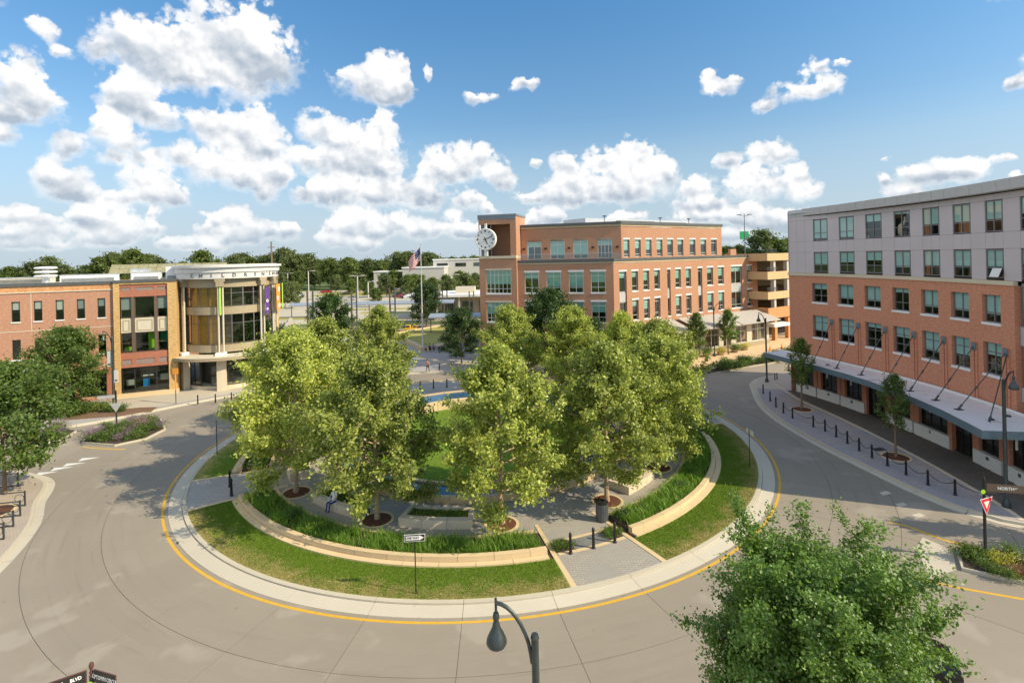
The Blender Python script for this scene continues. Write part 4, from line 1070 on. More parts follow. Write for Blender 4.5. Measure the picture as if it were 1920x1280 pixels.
q.build('roof_coping', M['cap'], MBD)
q = MB(); fbox(q, FA, -13.4, 1.05, -2.2, -1.93, 19.12, 19.349); fbox(q, FB, 2.2, 26.35, -1.5, -1.13, 19.12, 19.349); q.build('stone_band', M['stone'], MBD)
q = MB(); fbox(q, FB, .5, 24, -11, -6, 19.3, 20.55); q.build('roof_screen', M['blind_grey'], MBD)
for s in (2, 14, 21):
    q = MB(); c = FB.P(s, -3.6, 19.3); q.tube([c, (c[0], c[1], 20.6)], .05, 6); q.box(c[0] - .25, c[0] + .25, c[1] - .1, c[1] + .1, 20.6, 20.75); q.build('roof_light', M['black_metal'], MBD)
# interior darkness
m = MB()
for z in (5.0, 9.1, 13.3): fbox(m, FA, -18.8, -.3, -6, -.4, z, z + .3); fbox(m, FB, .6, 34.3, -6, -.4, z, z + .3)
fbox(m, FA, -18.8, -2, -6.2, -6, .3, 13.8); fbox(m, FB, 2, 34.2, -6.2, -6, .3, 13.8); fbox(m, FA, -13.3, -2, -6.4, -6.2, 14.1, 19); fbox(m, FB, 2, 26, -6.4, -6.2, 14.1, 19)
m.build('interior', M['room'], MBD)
rs = random.Random(2)
for z in ZA:
    for a, b in AW: window(MBD, FA, a + .02, b - .02, z[0] + .02, z[1] - .02, -.13, 'frame_light', 'glass_g', 2, (.26, .80), rs.choice((.3, .5, .7)), sill=(.18, .14, 'white'), lintel=(.15, .26, 'white'), fw=.09)
for a, b in A4[1:3]: window(MBD, FA, a + .02, b - .02, 14.64, 17.22, -2.12, 'frame_light', 'glass_g', 2, (.78,), .8, lintel=(.12, .24, 'palestone'), fw=.10)
for a, b in (A4[0], A4[3]):
    d = window(MBD, FA, a + .02, b - .02, 14.64, 17.22, -2.12, 'frame_light', 'glass_g', 4 if a > -5 else 2, (.72,), .3, lintel=(.12, .24, 'palestone'), fw=.085); d.name = 'terrace_door'
for z in ZB:
    for a, b in BWs: window(MBD, FB, a + .02, b - .02, z[0] + .02, z[1] - .02, -.22, 'frame_light', 'glass_g', 1, (.25, .84), rs.choice((0, .3, .5)), sill=(.26, .14, 'white'), lintel=(.24, .24, 'white'), fw=.09)
for a, b in BT:
    window(MBD, FB, a + .02, b - .02, 5.82, 8.45, -.22, 'frame_light', 'glass_g', 2 if b - a > 2 else 1, (.2,), 0, sill=(.26, .14, 'white'))
    window(MBD, FB, a + .02, b - .02, 9.85, 12.70, -.22, 'frame_light', 'glass_g', 2 if b - a > 2 else 1, (.84,), rs.choice((0, .3)), lintel=(.24, .24, 'white'), fw=.09)
    panel(MBD, FB, a + .02, b - .02, 8.47, 9.83, -.26, -.16, 'spandrel_panel', 'pale_metal')
for a, b in B4: window(MBD, FB, a + .02, b - .02, 14.72, 17.20, -1.38, 'frame_light', 'glass_g', 1, (.16, .80), rs.choice((0, .3, .5, .6)), lintel=(.20, .22, 'white'), fw=.09)
for s in (-13.0, -9.75, -6.35, -2.95, .45):
    q = MB(); fbox(q, FA, s - .18, s + .18, -1.995, -1.85, 16.1, 16.32); q.build('wall_light', M['black_metal'], MBD)
gr = MB(); fbox(gr, FA, -13.4, 0, -.06, -.03, 14.60, 15.35); fbox(gr, FB, 0.05, 1.6, -.06, -.03, 14.60, 15.35); gr.build('glass_railing', glass('rail_glass', (.80, .86, .84), .08), MBD)
rl = MB(); fbox(rl, FA, -13.4, 0, -.07, -.02, 15.352, 15.39); rl.build('top_rail', M['pale_metal'], MBD)
# ground floor windows of the square side
for a, b in AW: window(MBD, FA, a, b, 1.0, 3.9, .02, 'frame_dark', 'glass_d', 2, (.75,), 0)
# corner tower
TO = .5
m = MB(); wall(m, FA, -19.1, -13.51, .13, 15.0, [(-18.15, -14.36, 5.79, 8.64), (-18.15, -14.36, 9.86, 13.27)], .25, TO)
wall(m, FA, -19.1, -13.51, 15.0, 21.0, [(-19.1, -14.36, 15.02, 19.85)], .45, TO)
for s, o0, o1, flip in ((-13.51, TO, -5.0, 0), (-19.1, TO, -6.0, 1)):
    A_, B_ = FA.P(s, o0, 0), FA.P(s, o1, 0)
    if not flip: m.face([(*A_[:2], .13), (*B_[:2], .13), (*B_[:2], 21), (*A_[:2], 21)], [(0, 0), (5, 0), (5, 21), (0, 21)])
    else:
        m.face([(*B_[:2], .13), (*A_[:2], .13), (*A_[:2], 14.9), (*B_[:2], 14.9)], [(0, 0), (6, 0), (6, 15), (0, 15)])
m.build('tower_brick', M['brick_m'], MBD)
q = MB(); fbox(q, FA, -18.2, -13.6, -2.9, -2.6, 15.0, 20.2); q.build('belfry_back', M['brick_m'], MBD)
q = MB(); fbox(q, FA, -18.95, -18.2, -2.55, -.1, 15.285, 20.0); q.build('belfry_pier', M['sky_cap'], MBD)
q = MB(); fbox(q, FA, -19.1, -13.5, -5.0, TO + .15, 14.92, 15.28); q.build('tower_ledge', M['palestone'], MBD)
q = MB(); fbox(q, FA, -19.2, -13.4, -5.2, TO + .1, 21.002, 21.26); fbox(q, FA, -19.2, -13.5, TO + .003, TO + .06, 20.55, 20.99); q.build('tower_coping', M['sky_cap'], MBD)
q = MB(); fbox(q, FA, -19.0, -13.6, -4.9, TO - .46, 20.0, 20.9); q.build('belfry_ceiling', M['brick_m'], MBD)
for z0, z1 in ((5.79, 8.64), (9.86, 13.27)):
    window(MBD, FA, -18.1, -14.4, z0 + .03, z1 - .03, TO - .16, 'frame_light', 'glass_g', 6, (.2, .78), .6, sill=(.2, .16, 'white'), lintel=(.17, .24, 'palestone'), fw=.085)
for k, ch in enumerate('UPTOWN'):
    o = link('letter', text_mesh(ch, .75, .04, M['palestone']), MBD); o.location = Vector(FA.P(-18.3 + k * .80, TO + .06, 4.55)) - org(MBD); o.rotation_euler = (0, 0, FA.rot(0))
# clock: drum on a short post
ck = thing('round_clock', 'round white clock with black hour marks standing at the tower corner', 'clock', FA.P(-17.85, .95, 15.28), FA.rot(0))
def lathe_y(prof, n=36, z=2.43):
    b = MB()
    for (r0, y0), (r1, y1) in zip(prof, prof[1:]):
        for k in range(n):
            a, c = 2 * pi * k / n, 2 * pi * (k + 1) / n
            P = lambda r, y, t: (r * cos(t), y, z + r * sin(t))
            pts = [P(r0, y0, a), P(r0, y0, c), P(r1, y1, c), P(r1, y1, a)]
            b.face(pts[:2] + pts[2:3] if r1 < 1e-6 else ([pts[0]] + pts[2:] if r0 < 1e-6 else pts))
    return b
R_ = 1.52
o = link('clock_case', lathe_y([(0, .30), (R_, .30), (R_ + .05, .2), (R_ + .05, -.3), (R_, -.36), (R_ - .12, -.36), (R_ - .14, -.30)]).mesh('clock_case', M['white'], smooth=True), ck)
o = link('clock_face', lathe_y([(R_ - .14, -.31), (0, -.31)]).mesh('clock_face', plain('clock_dial', (.66, .74, .82), .4, var=.02)), ck)
for h_ in range(12):
    a = rad(90 - 30 * h_); big = h_ % 3 == 0; b = MB()
    u = Vector((cos(a), 0, sin(a))); n_ = Vector((-sin(a), 0, cos(a))); w = .10 if big else .055; r0, r1 = 1.05, 1.30
    c = Vector((0, 0, 2.43))
    b.hexa([c + u * r0 - n_ * w + Vector((0, -.34, 0)), c + u * r1 - n_ * w + Vector((0, -.34, 0)), c + u * r1 - n_ * w + Vector((0, -.315, 0)), c + u * r0 - n_ * w + Vector((0, -.315, 0)),
            c + u * r0 + n_ * w + Vector((0, -.34, 0)), c + u * r1 + n_ * w + Vector((0, -.34, 0)), c + u * r1 + n_ * w + Vector((0, -.315, 0)), c + u * r0 + n_ * w + Vector((0, -.315, 0))])
    link('hour_mark', b.mesh('hour_mark', M['sign_black']), ck)
for ang, r0, r1, w in ((90 - 157, -.32, .78, .06), (90 - 69, -.35, 1.16, .045)):
    a = rad(ang); u = Vector((cos(a), 0, sin(a))); n_ = Vector((-sin(a), 0, cos(a))); c = Vector((0, 0, 2.43)); b = MB()
    b.hexa([c + u * r + n_ * s * w + Vector((0, y, 0)) for s in (-1, 1) for r, y in ((r0, -.39), (r1, -.39), (r1, -.36), (r0, -.36))])
    link('clock_hand', b.mesh('clock_hand', M['sign_black']), ck)
b = MB(); b.box(-.24, .24, -.14, .14, 0, .97); b.box(-.16, .16, -.1, .1, 3.9, 4.7); link('clock_post', b.mesh('clock_post', M['white']), ck)

# shopfront under sloping metal awnings on the street side
SF = Flat((24.6, 75.6), 30.3)
sh = thing('shopfront_wing', 'cream one-storey shopfront with white framed windows under grey sloping awnings', 'shop', SF.P(10, -2, .13))
m = MB(); hs = [(.6, 3.4, .9, 3.6), (4.2, 7.4, .9, 3.6), (8.4, 10.2, .14, 3.3), (11.4, 14.0, .9, 3.6), (15.2, 18.6, .9, 3.7)]
wall(m, SF, 0, 19.6, .13, 4.4, hs, .2); m.build('wall', M['offwhite'], sh)
q = MB(); fbox(q, SF, -.3, 19.6, -.5, .12, .13, .8); q.build('base', M['beige'], sh)
for i, h_ in enumerate(hs):
    d = window(sh, SF, *h_, -.12, 'frame_light', 'glass_d', 2, (.66,), .0, fw=.1)
    if i == 2: d.name = 'shop_door'
q = MB()
for s0, s1 in ((-4.6, .2), (1.4, 10.6), (10.9, 20.4)):
    f = SF.P
    q.hexa([f(s0, 1.6, 4.0), f(s1, 1.6, 4.0), f(s1, -2.6, 5.3), f(s0, -2.6, 5.3), f(s0, 1.6, 4.1), f(s1, 1.6, 4.1), f(s1, -2.6, 5.42), f(s0, -2.6, 5.42)])
    q.build('awning', M['awning'], sh); q = MB()
q = MB(); fbox(q, SF, -5, 20.0, -4.5, -3.2, .13, 5.2); q.build('rear_wall', M['brick_m'], sh)
q = MB(); fbox(q, SF, 19.0, 23.6, -.3, 1.4, 2.9, 3.35); q.build('flat_canopy', M['white'], sh)
# parking garage
FG = Flat((43.2, 87.3), 33)
gg = thing('parking_garage', 'tan precast parking garage with open decks beside the clock building', 'garage', FG.P(8, -8, .13))
GZ = [(13.5, 14.75, 'garage'), (10.4, 11.7, 'garage'), (7.1, 8.35, 'garage'), (3.9, 5.7, 'garage_or')]
for z0, z1, mt in GZ:
    for k in range(4): panel(gg, FG, -1.4 + k * 4.6, -1.4 + (k + 1) * 4.6, z0, z1, -.25, 0, 'spandrel_panel', mt, .015)
    q = MB(); fbox(q, FG, -1.4, -1.15, -8, -.26, z0, z1); q.build('side_panel', M[mt], gg)
    q = MB(); fbox(q, FG, -1.3, 42, -18, -.27, z0 + .1, z0 + .45); q.build('deck', M['garage'], gg)
for s in (.9, 4.9, 9.5, 14):
    q = MB(); fbox(q, FG, s, s + .7, -.9, -.28, .13, 3.9); q.build('pier', M['garage_or'], gg)
    q = MB(); fbox(q, FG, s, s + .55, -.9, -.28, 4.3, 13.6); q.build('column', M['far_white'], gg)
q = MB(); fbox(q, FG, -1.2, 42, -18.2, -18, .13, 13.6); q.build('back_wall', M['garage'], gg)
q = MB(); fbox(q, FG, -3.2, -1.6, -6, -5.5, .13, 15.6); q.build('stair_wall', M['brick_m'], gg)
for z in (11.75, 8.4, 14.8):
    q = MB()
    for k in range(12): fbox(q, FG, -1.3 + k * .26, -1.27 + k * .26, -.15, -.12, z, z + .62)
    fbox(q, FG, -1.35, 1.7, -.16, -.11, z + .62, z + .66); tag(q.build('railing', M['grey_metal'], gg), kind='stuff')
q = MB(); fbox(q, FG, -1, .7, -3, -2.7, .13, 3.7); q.build('booth_wall', M['beige'], gg)
gl = thing('garage_deck_lamp', 'tall twin-armed lamp post on the garage roof with a green banner', 'lamp', (46.6, 105, 14.6))
q = MB(); q.lathe([(.10, 0), (.07, 8.1), (0, 8.1)], 8); link('pole', q.mesh('pole', M['grey_metal']), gl)
for s in (-1, 1):
    q = MB(); q.tube([(0, 0, 7.6), (s * .6, 0, 7.75), (s * 1.0, 0, 7.9)], .05, 6); q.box(s * 1.05 - .42, s * 1.05 + .42, -.15, .15, 7.86, 8.0); link('lamp_head', q.mesh('lamp_head', M['grey_metal']), gl)
q = MB(); q.box(-1.0, -.1, -.02, .02, 3.0, 4.6); q.box(.1, .8, -.02, .02, 3.4, 4.6); link('banner', q.mesh('banner', M['green_ban']), gl)

# ================================================================ brick building on the left
FL = Flat((-44.57, 59.5), 24.0)
LB = thing('brick_shop_building', 'three-storey brown-red brick building with small black windows, left edge of the view', 'building', FL.P(-8, -8, .13))
ZL = ((5.33, 7.46), (9.34, 11.5))
LW = [(-9.43 + 1.85 * k, -8.70 + 1.85 * k) for k in range(-4, 5)]
hL = [(a, b, *z) for a, b in LW for z in ZL] + [(-16.4, -12.5, .6, 3.5), (-12.1, -8.2, .6, 3.5), (-7.7, -4.2, .6, 3.5), (-3.9, -1.35, .6, 3.5)]
m = MB(); wall(m, FL, -17, -.5, .13, 12.38, hL, .2)
P = FL.P
a, b = P(-17, 0, 0), P(-17, -24, 0); m.face([(*b[:2], .13), (*a[:2], .13), (*a[:2], 13), (*b[:2], 13)], [(0, 0), (24, 0), (24, 13), (0, 13)])
a, b = P(-17, -24, 0), P(5, -24, 0); m.face([(*b[:2], .13), (*a[:2], .13), (*a[:2], 13), (*b[:2], 13)])
m.build('brick_wall', M['brick_l'], LB)
q = MB(); fbox(q, FL, -17, -.52, -.3, .05, 12.50, 13.06); q.build('brick_frieze', M['brick_o'], LB)
q = MB(); fbox(q, FL, -17, -.52, -.3, .09, 12.382, 12.498); fbox(q, FL, -17, -.52, -.1, .03, 8.28, 8.36); fbox(q, FL, -17, -.52, -.1, .035, 3.95, 4.05); q.build('stone_band', M['offwhite'], LB)
q = MB(); fbox(q, FL, -17, -.50, -.5, .16, 13.062, 13.42); q.build('coping', M['cap'], LB)
q = MB(); fbox(q, FL, -17, 5.0, -23.9, -.51, 12.85, 12.95); q.build('roof', M['roof_white'], LB)
q = MB()
for a in (-7.78,): fbox(q, FL, a - .03, a + .03, -.1, .012, 8.4, 12.36)
q.build('expansion_joint', M['offwhite'], LB)
rs = random.Random(11)
for i, (a, b) in enumerate(LW):
    for j, z in enumerate(ZL):
        window(LB, FL, a + .01, b - .01, z[0] + .01, z[1] - .01, -.12, 'frame_dark', 'glass_d', 1, (.5,), rs.choice((.5, .5, .4)) if j else 0, sill=(.2, .12, 'white'), bmat='blind_grey' if i > 6 else 'blind')
for a, b in ((-16.4, -12.5), (-12.1, -8.2), (-7.7, -4.2), (-3.9, -1.35)):
    window(LB, FL, a, b, .6, 3.5, -.1, 'frame_dark', 'glass_d', 3, (.75,), 0, fw=.08)
for s in (-12.5, -8.0, -4.2, -1.3): part(LB, 'terracotta_pier', 'redpanel', FL, (s + .02, s + .38 if s < -2 else s + .62, -.1, .06, .13, 3.9))
q = MB(); f = FL.P; q.hexa([f(-13, 1.3, 2.5), f(-7.9, 1.3, 2.5), f(-7.9, .06, 3.5), f(-13, .06, 3.5), f(-13, 1.35, 2.6), f(-7.9, 1.35, 2.6), f(-7.9, .06, 3.6), f(-13, .06, 3.6)]); q.build('awning', M['frame_dark'], LB)
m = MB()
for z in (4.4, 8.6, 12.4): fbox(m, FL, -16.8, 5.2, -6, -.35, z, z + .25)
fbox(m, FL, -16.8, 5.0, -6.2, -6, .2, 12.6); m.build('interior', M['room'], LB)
# tan bay
BO = .35
PB = [(.10, 1.12), (1.42, 3.32), (3.60, 4.58)]
m = MB(); wall(m, FL, -.5, 5.55, .13, 13.15, [(.06, 4.66, .42, 12.95)], .18, BO)
a, b = P(-.5, BO, 0), P(-.5, -1, 0); m.face([(*b[:2], .13), (*a[:2], .13), (*a[:2], 13.15), (*b[:2], 13.15)], [(0, 0), (1, 0), (1, 13), (0, 13)])
a, b = P(5.55, BO, 0), P(5.55, -9, 0); m.face([(*a[:2], .13), (*b[:2], .13), (*b[:2], 13.15), (*a[:2], 13.15)], [(0, 0), (9, 0), (9, 13), (0, 13)])
m.build('tan_brick_bay', M['brick_t'], LB)
q = MB(); fbox(q, FL, -.5, 5.62, -.4, BO + .1, 13.152, 13.45); q.build('bay_coping', M['cap'], LB)
q = MB(); fbox(q, FL, -.4, 5.6, -.2, BO + .22, .135, .60); q.build('bay_plinth', M['stone'], LB)
rp = MB()
fbox(rp, FL, .07, 4.65, -.1, .19, 12.60, 12.94)
fbox(rp, FL, .07, 4.65, -.1, .18, 11.52, 12.2); rp2 = MB(); fbox(rp2, FL, .07, 4.65, -.1, .18, 3.5, 3.8); fbox(rp2, FL, .07, 4.65, -.1, .18, 4.42, 5.16)
for a, b in ((.07, .15), (1.09, 1.50), (3.29, 3.68), (4.55, 4.65)):
    fbox(rp, FL, a, b, -.1, .177, 12.202, 12.598); fbox(rp2, FL, a, b, -.1, .177, 3.802, 4.418)
rp.build('terracotta_band', M['redpanel'], LB); rp2.build('terracotta_band', M['redpanel'], LB)
for a, b in PB:
    panel(LB, FL, a + .06, b - .02, 12.2, 12.6, -.05, .12, 'grey_brick_panel', 'greystone'); panel(LB, FL, a + .06, b - .02, 3.8, 4.42, -.05, .12, 'grey_brick_panel', 'greystone')
    window(LB, FL, a, b, 9.10, 11.5, -.02, 'frame_brown', 'glass_d', 1, (), .55 if b - a < 1.5 else 0, bmat='blind_grey')
    window(LB, FL, a, b, 5.18, 7.42, -.02, 'frame_brown', 'glass_d', 1, (.48,) if b - a < 1.5 else (), 0)
    panel(LB, FL, a, b, 7.44, 9.08, -.05, .05, 'spandrel_panel', 'offwhite', .005)
    q = MB(); g = .2
    for bx in ((a + g, b - g, 7.62, 7.70), (a + g, b - g, 8.80, 8.88), (a + g, a + g + .07, 7.702, 8.798), (b - g - .07, b - g, 7.702, 8.798)): fbox(q, FL, bx[0], bx[1], .045, .09, bx[2], bx[3])
    q.build('spandrel_moulding', M['beige'], LB)
for a, b in ((1.13, 1.41), (3.33, 3.59)):
    part(LB, 'mullion_post', 'frame_brown', FL, (a, b, -.08, .16, 5.165, 11.515))
for i, (a, b) in enumerate(((.12, 1.3), (1.3, 3.4), (3.4, 4.6))):
    window(LB, FL, a, b, .62, 3.45, .0, 'frame_dark', 'glass_d', 1, (.82,) if i != 1 else (), 0)
for k, (a, b, z0, z1, mt) in enumerate(((2.5, 3.4, 5.3, 7.3, 'sign_green'), (3.7, 4.5, 6.0, 7.3, 'green_ban'), (.2, .9, 5.25, 5.7, 'sign_green'), (1.9, 2.5, 1.0, 1.9, 'glass_g'), (3.6, 4.4, 1.6, 2.3, 'frame_light'), (.3, 1.1, 1.3, 1.9, 'frame_light'), (1.9, 2.9, 2.2, 2.35, 'white'))):
    q = MB(); fbox(q, FL, a, b, -1.2, -.9, z0, z1); q.build('indoor_display', M[mt] if mt != 'glass_g' else plain('blue_toy', (.02, .22, .6), .5), LB)
# roof things (each its own)
def roofbox(name, lab, cat, s0, s1, o0, o1, z0, z1, mat='roof_white', extra=()):
    t_ = thing(name, lab, cat, FL.P((s0 + s1) / 2, (o0 + o1) / 2, z0)); q = MB(); fbox(q, FL, s0, s1, o0, o1, z0, z1); q.build('body', M[mat], t_)
    q = MB(); fbox(q, FL, s0 - .06, s1 + .06, o0 - .06, o1 + .06, z1 + .002, z1 + .07); q.build('lid', M['pale_metal'], t_)
    q = MB()
    for k in range(5): fbox(q, FL, s0 + .15, s1 - .15, o1 + .003, o1 + .05, z0 + .2 + k * .13, z0 + .26 + k * .13)
    q.build('grille', M['grey_metal'], t_)
roofbox('roof_unit', 'long white rooftop air unit behind the mushroom vent', 'roof unit', -6.5, -1.2, -5.5, -4, 12.95, 14.1)
roofbox('roof_unit', 'low white rooftop air unit near the museum drum', 'roof unit', .6, 3.4, -4.5, -3, 12.95, 14.2)
roofbox('roof_unit', 'tall white rooftop box against the museum drum', 'roof unit', 3.9, 5.9, -6, -3.6, 12.95, 14.9)
roofbox('roof_unit', 'grey rooftop cooling unit under the solar panels', 'roof unit', -.8, 1.0, -11, -9, 12.95, 14.6, 'pale_metal')
roofbox('roof_unit', 'flat pale roof lantern at the far left of the brick building', 'roof unit', -14.5, -8.4, -9, -6, 12.95, 13.9, 'offwhite')
vt = thing('roof_vent', 'white rooftop vent of three stacked discs', 'vent', FL.P(-7.3, -2.6, 12.95))
q = MB(); q.lathe([(.3, 0), (.3, 1.0), (.45, 1.15), (.3, 1.2), (.3, 2.2), (0, 2.2)], 16); link('stem', q.mesh('stem', M['pale_metal']), vt)
for k in range(3):
    q = MB(); z = 1.0 + k * .45; q.lathe([(.3, z), (.95, z + .08), (1.05, z + .18), (.95, z + .28), (.3, z + .34)], 20); link('disc', q.mesh('disc', M['white'], smooth=True), vt)
for s in (-.9, .9):
    q = MB(); q.tube([(s, .3, 0), (.2 * s, 0, 1.0)], .05, 6); link('brace', q.mesh('brace', M['white']), vt)
sol = thing('solar_array', 'row of tilted solar panels standing behind the roof units', 'solar panels', FL.P(2, -20, 12.95))
FS = Flat(FL.P(-5.2, -17.5, 0)[:2], 23.0)
for k in range(13):
    for j in range(2):
        s0 = k * 1.12; f = FS.P; q = MB(); y0, z0 = -j * .8, 14.0 + j * .62; g = .025
        q.hexa([f(s0 + g, y0, z0), f(s0 + 1.12 - g, y0, z0), f(s0 + 1.12 - g, y0 - .78, z0 + .60), f(s0 + g, y0 - .78, z0 + .60), f(s0 + g, y0 + .04, z0 + .05), f(s0 + 1.12 - g, y0 + .04, z0 + .05), f(s0 + 1.12 - g, y0 - .74, z0 + .65), f(s0 + g, y0 - .74, z0 + .65)])
        q.build('solar_panel', M['solar'], sol)
for k in range(0, 14, 3):
    q = MB(); q.tube([FS.P(k * 1.12, -1.2, 12.9), FS.P(k * 1.12, -1.0, 14.6)], .05, 5); q.tube([FS.P(k * 1.12, .3, 12.9), FS.P(k * 1.12, -1.0, 14.6)], .04, 5); q.build('strut', M['grey_metal'], sol)

# ---- museum drum
DC = (-36.2, 67.2)
MUS = thing('museum_drum', "round white corniced children's museum entrance with glass bays and paired columns", 'building', (*DC, .13))
def dr(R): return Drum(DC, R, -61.7)
def dring(name, mat, r0, r1, z0, z1, a0=-150, a1=75):
    q = MB(); q.ring(r0, r1, a0, a1, z0, z1, cx=DC[0], cy=DC[1], seg=int((a1 - a0) / 3)); return q.build(name, M[mat], MUS, smooth=False)
dring('cornice_top', 'drum_white', .3, 6.12, 14.62, 14.92, -165, 90); dring('cornice_step', 'drum_white', .3, 5.86, 14.05, 14.618, -165, 90)
dring('name_frieze', 'drum_white', .3, 5.72, 13.30, 14.048, -165, 90)
dring('roof', 'roof_white', 0, 5.5, 14.925, 14.96, -165, 195)
dring('soffit_band', 'beige', .3, 5.05, 12.25, 13.298)
dring('upper_spandrel', 'beige', .3, 4.95, 9.02, 9.92); dring('lower_spandrel', 'beige', .3, 4.95, 4.55, 5.42); dring('base_ring', 'palestone', .3, 4.9, .13, .55)
dring('core', 'room', .2, 3.2, .2, 13.2, -180, 180)
q = MB(); q.box(DC[0] - 5, DC[0] + 2.2, DC[1] + 1.5, DC[1] + 9, .13, 14.6); q.build('rear_block', M['brick_t'], MUS)
DW = dr(4.86)
nseg = 15; step = rad(225 / nseg) * 4.86
for k in range(nseg):
    s0 = (rad(-150 + 61.7) * 4.86) + k * step; s1 = s0 + step
    for z0, z1 in ((9.93, 12.24), (5.43, 9.01)):
        window(MUS, DW, s0 + .01, s1 - .01, z0, z1, 0, 'frame_brown' if k < 6 else 'frame_mid', 'glass_m' if k < 6 else 'glass_d', 1, (.70,), 0, fw=.05)
    if k % 5 not in (3,): window(MUS, DW, s0 + .01, s1 - .01, .56, 3.6, -.3, 'frame_dark', 'glass_d', 1, (.74,), 0, fw=.06)
dring('tan_reflection_wall', 'brick_t', 4.55, 4.62, 4.6, 12.2, -128, -78)  # added behind the left glass, its tan stands in for a warm reflection
for th in (-66, -10.5, 41, 66, 88):
    a = -61.7 + th
    q = MB(); A = 4.2; r0, r1 = 4.95, 5.68
    q.ring(r0, r1, a - 5.6, a + 5.6, 12.95, 13.29, cx=DC[0], cy=DC[1], seg=3); q.ring(r0, r1, a - 4.2, a + 4.2, 12.35, 12.948, cx=DC[0], cy=DC[1], seg=2); q.build('bracket', M['beige'], MUS)
    for d in (-2.6, 2.6):
        x, y = DC[0] + 5.4 * cos(rad(a + d)), DC[1] + 5.4 * sin(rad(a + d))
        q = MB(); q.lathe([(.11, 4.6), (.11, 12.348)], 10, (x, y, 0)); q.build('column', M['offwhite'], MUS, smooth=True)
    x, y = DC[0] + 5.4 * cos(rad(a)), DC[1] + 5.4 * sin(rad(a))
    q = MB(); q.ring(5.0, 5.75, a - 5, a + 5, .13, 4.0, cx=DC[0], cy=DC[1], seg=2); q.build('stone_pier', M['palestone'], MUS)
    q = MB(); q.ring(5.0, 5.9, a - 5.8, a + 5.8, 4.25, 4.6, cx=DC[0], cy=DC[1], seg=2); q.build('pier_cap', M['white'], MUS)
for k in range(11):
    a = -61.7 - 62 + k * 11
    q = MB(); q.ring(5.0, 6.9, a + .12, a + 10.88, 3.95, 4.16, cx=DC[0], cy=DC[1], seg=4, zi=4.35); q.build('canopy_panel', M['offwhite'], MUS)
q = MB(); q.ring(6.9, 7.0, -61.7 - 62, -61.7 + 59, 3.85, 4.2, cx=DC[0], cy=DC[1]); q.build('canopy_edge', M['beige'], MUS)
th_ = [-42.4, -30.8, -19, -6.7, 5.3, 17.6, 29.2, 39.8, 46, 51.2]
for ch, th in zip("CHILDREN'S", th_):
    a = rad(-61.7 + th); o = link('letter', text_mesh(ch, .60, .02, M['sign_black']), MUS)
    o.location = Vector((DC[0] + 5.75 * cos(a), DC[1] + 5.75 * sin(a), 13.68)) - org(MUS); o.rotation_euler = (0, 0, a + pi / 2)
for k, ch in enumerate('DISCOVERY MUSEUM'):
    if ch == ' ': continue
    a = rad(-61.7 + 58.5 + k * 4.6); o = link('letter', text_mesh(ch, .52, .02, M['sign_black']), MUS)
    o.location = Vector((DC[0] + 5.75 * cos(a), DC[1] + 5.75 * sin(a), 13.68)) - org(MUS); o.rotation_euler = (0, 0, a + pi / 2)
def banner(th, w, z0, z1, mat, lab, R=5.95, marks=()):
    a = rad(-61.7 + th); t_ = thing('banner', lab, 'banner', (DC[0] + R * cos(a), DC[1] + R * sin(a), z0), a + pi / 2, 'fabric banners on the museum columns')
    q = MB(); q.box(-w / 2, w / 2, -.015, .015, 0, z1 - z0); link('cloth', q.mesh('cloth', M[mat]), t_)
    q = MB(); q.tube([(-w / 2 - .05, 0, z1 - z0), (w / 2 + .05, 0, z1 - z0)], .03, 6); q.tube([(0, .02, z1 - z0), (0, .6, z1 - z0)], .03, 6); link('rod', q.mesh('rod', M['black_metal']), t_)
    for x, z, r in marks:
        q = MB()
        n = 10
        for k in range(n):
            b0, b1 = 2 * pi * k / n, 2 * pi * (k + 1) / n; P = lambda rr, t: (x + rr * cos(t), -.02, z + rr * sin(t))
            q.face([P(r * .5, b0), P(r, b0), P(r, b1), P(r * .5, b1)])
        link('emblem', q.mesh('emblem', M['white']), t_)
banner(43.5, .62, 8.75, 12.1, 'purple', 'tall purple banner with a white ring emblem on the museum column', marks=((0, 1.6, .2), (0, .6, .16)))
banner(64, 1.15, 9.05, 12.35, 'orange', 'orange banner with white ring patterns on the museum column', 6.1, marks=((.2, .5, .3), (-.2, 1.5, .3), (.2, 2.6, .32)))
banner(80, .9, 9.0, 12.4, 'lime', 'lime green banner at the right edge of the museum drum', 6.2)
banner(-10.5, .2, 9.0, 12.3, 'lime', 'narrow lime green banner between the paired columns over the entrance', 5.56)

# ---------------------------------------------------------------- vegetation
def unit(v): return v / (np.linalg.norm(v, axis=-1, keepdims=True) + 1e-9)
def leaf_mesh(name, C, size, mat, r, up=.5, out=None, fold=.35, aspect=.62, droop=0.0):
    """one folded four-corner leaf (two triangles' worth of quads) at every point of C"""
    n = len(C)
    N = r.normal(size=(n, 3)) + np.array([0, 0, up])
    if out is not None: N += out
    N = unit(N)
    T = unit(np.cross(N, r.normal(size=(n, 3))))
    T[:, 2] -= droop; T = unit(T)
    B = np.cross(N, T)
    s = (size * r.uniform(.65, 1.3, n))[:, None]
    w = s * aspect * .5
    a = C - T * s * .5; c = C + T * s * .5
    m = C + N * s * -.12
    b = m + B * w + N * s * fold * .3; d = m - B * w + N * s * fold * .3
    V = np.stack([a, b, c, d], 1).reshape(-1, 3)
    i = np.arange(n)[:, None] * 4
    F = np.concatenate([i + np.array([0, 1, 2]), i + np.array([0, 2, 3])], 0)
    me = mesh_np(name, V, F, mat)
    at_ = me.attributes.new('tint', 'FLOAT', 'FACE')
    t = r.random(n).astype(np.float32)
    at_.data.foreach_set('value', np.concatenate([t, t]))
    return me
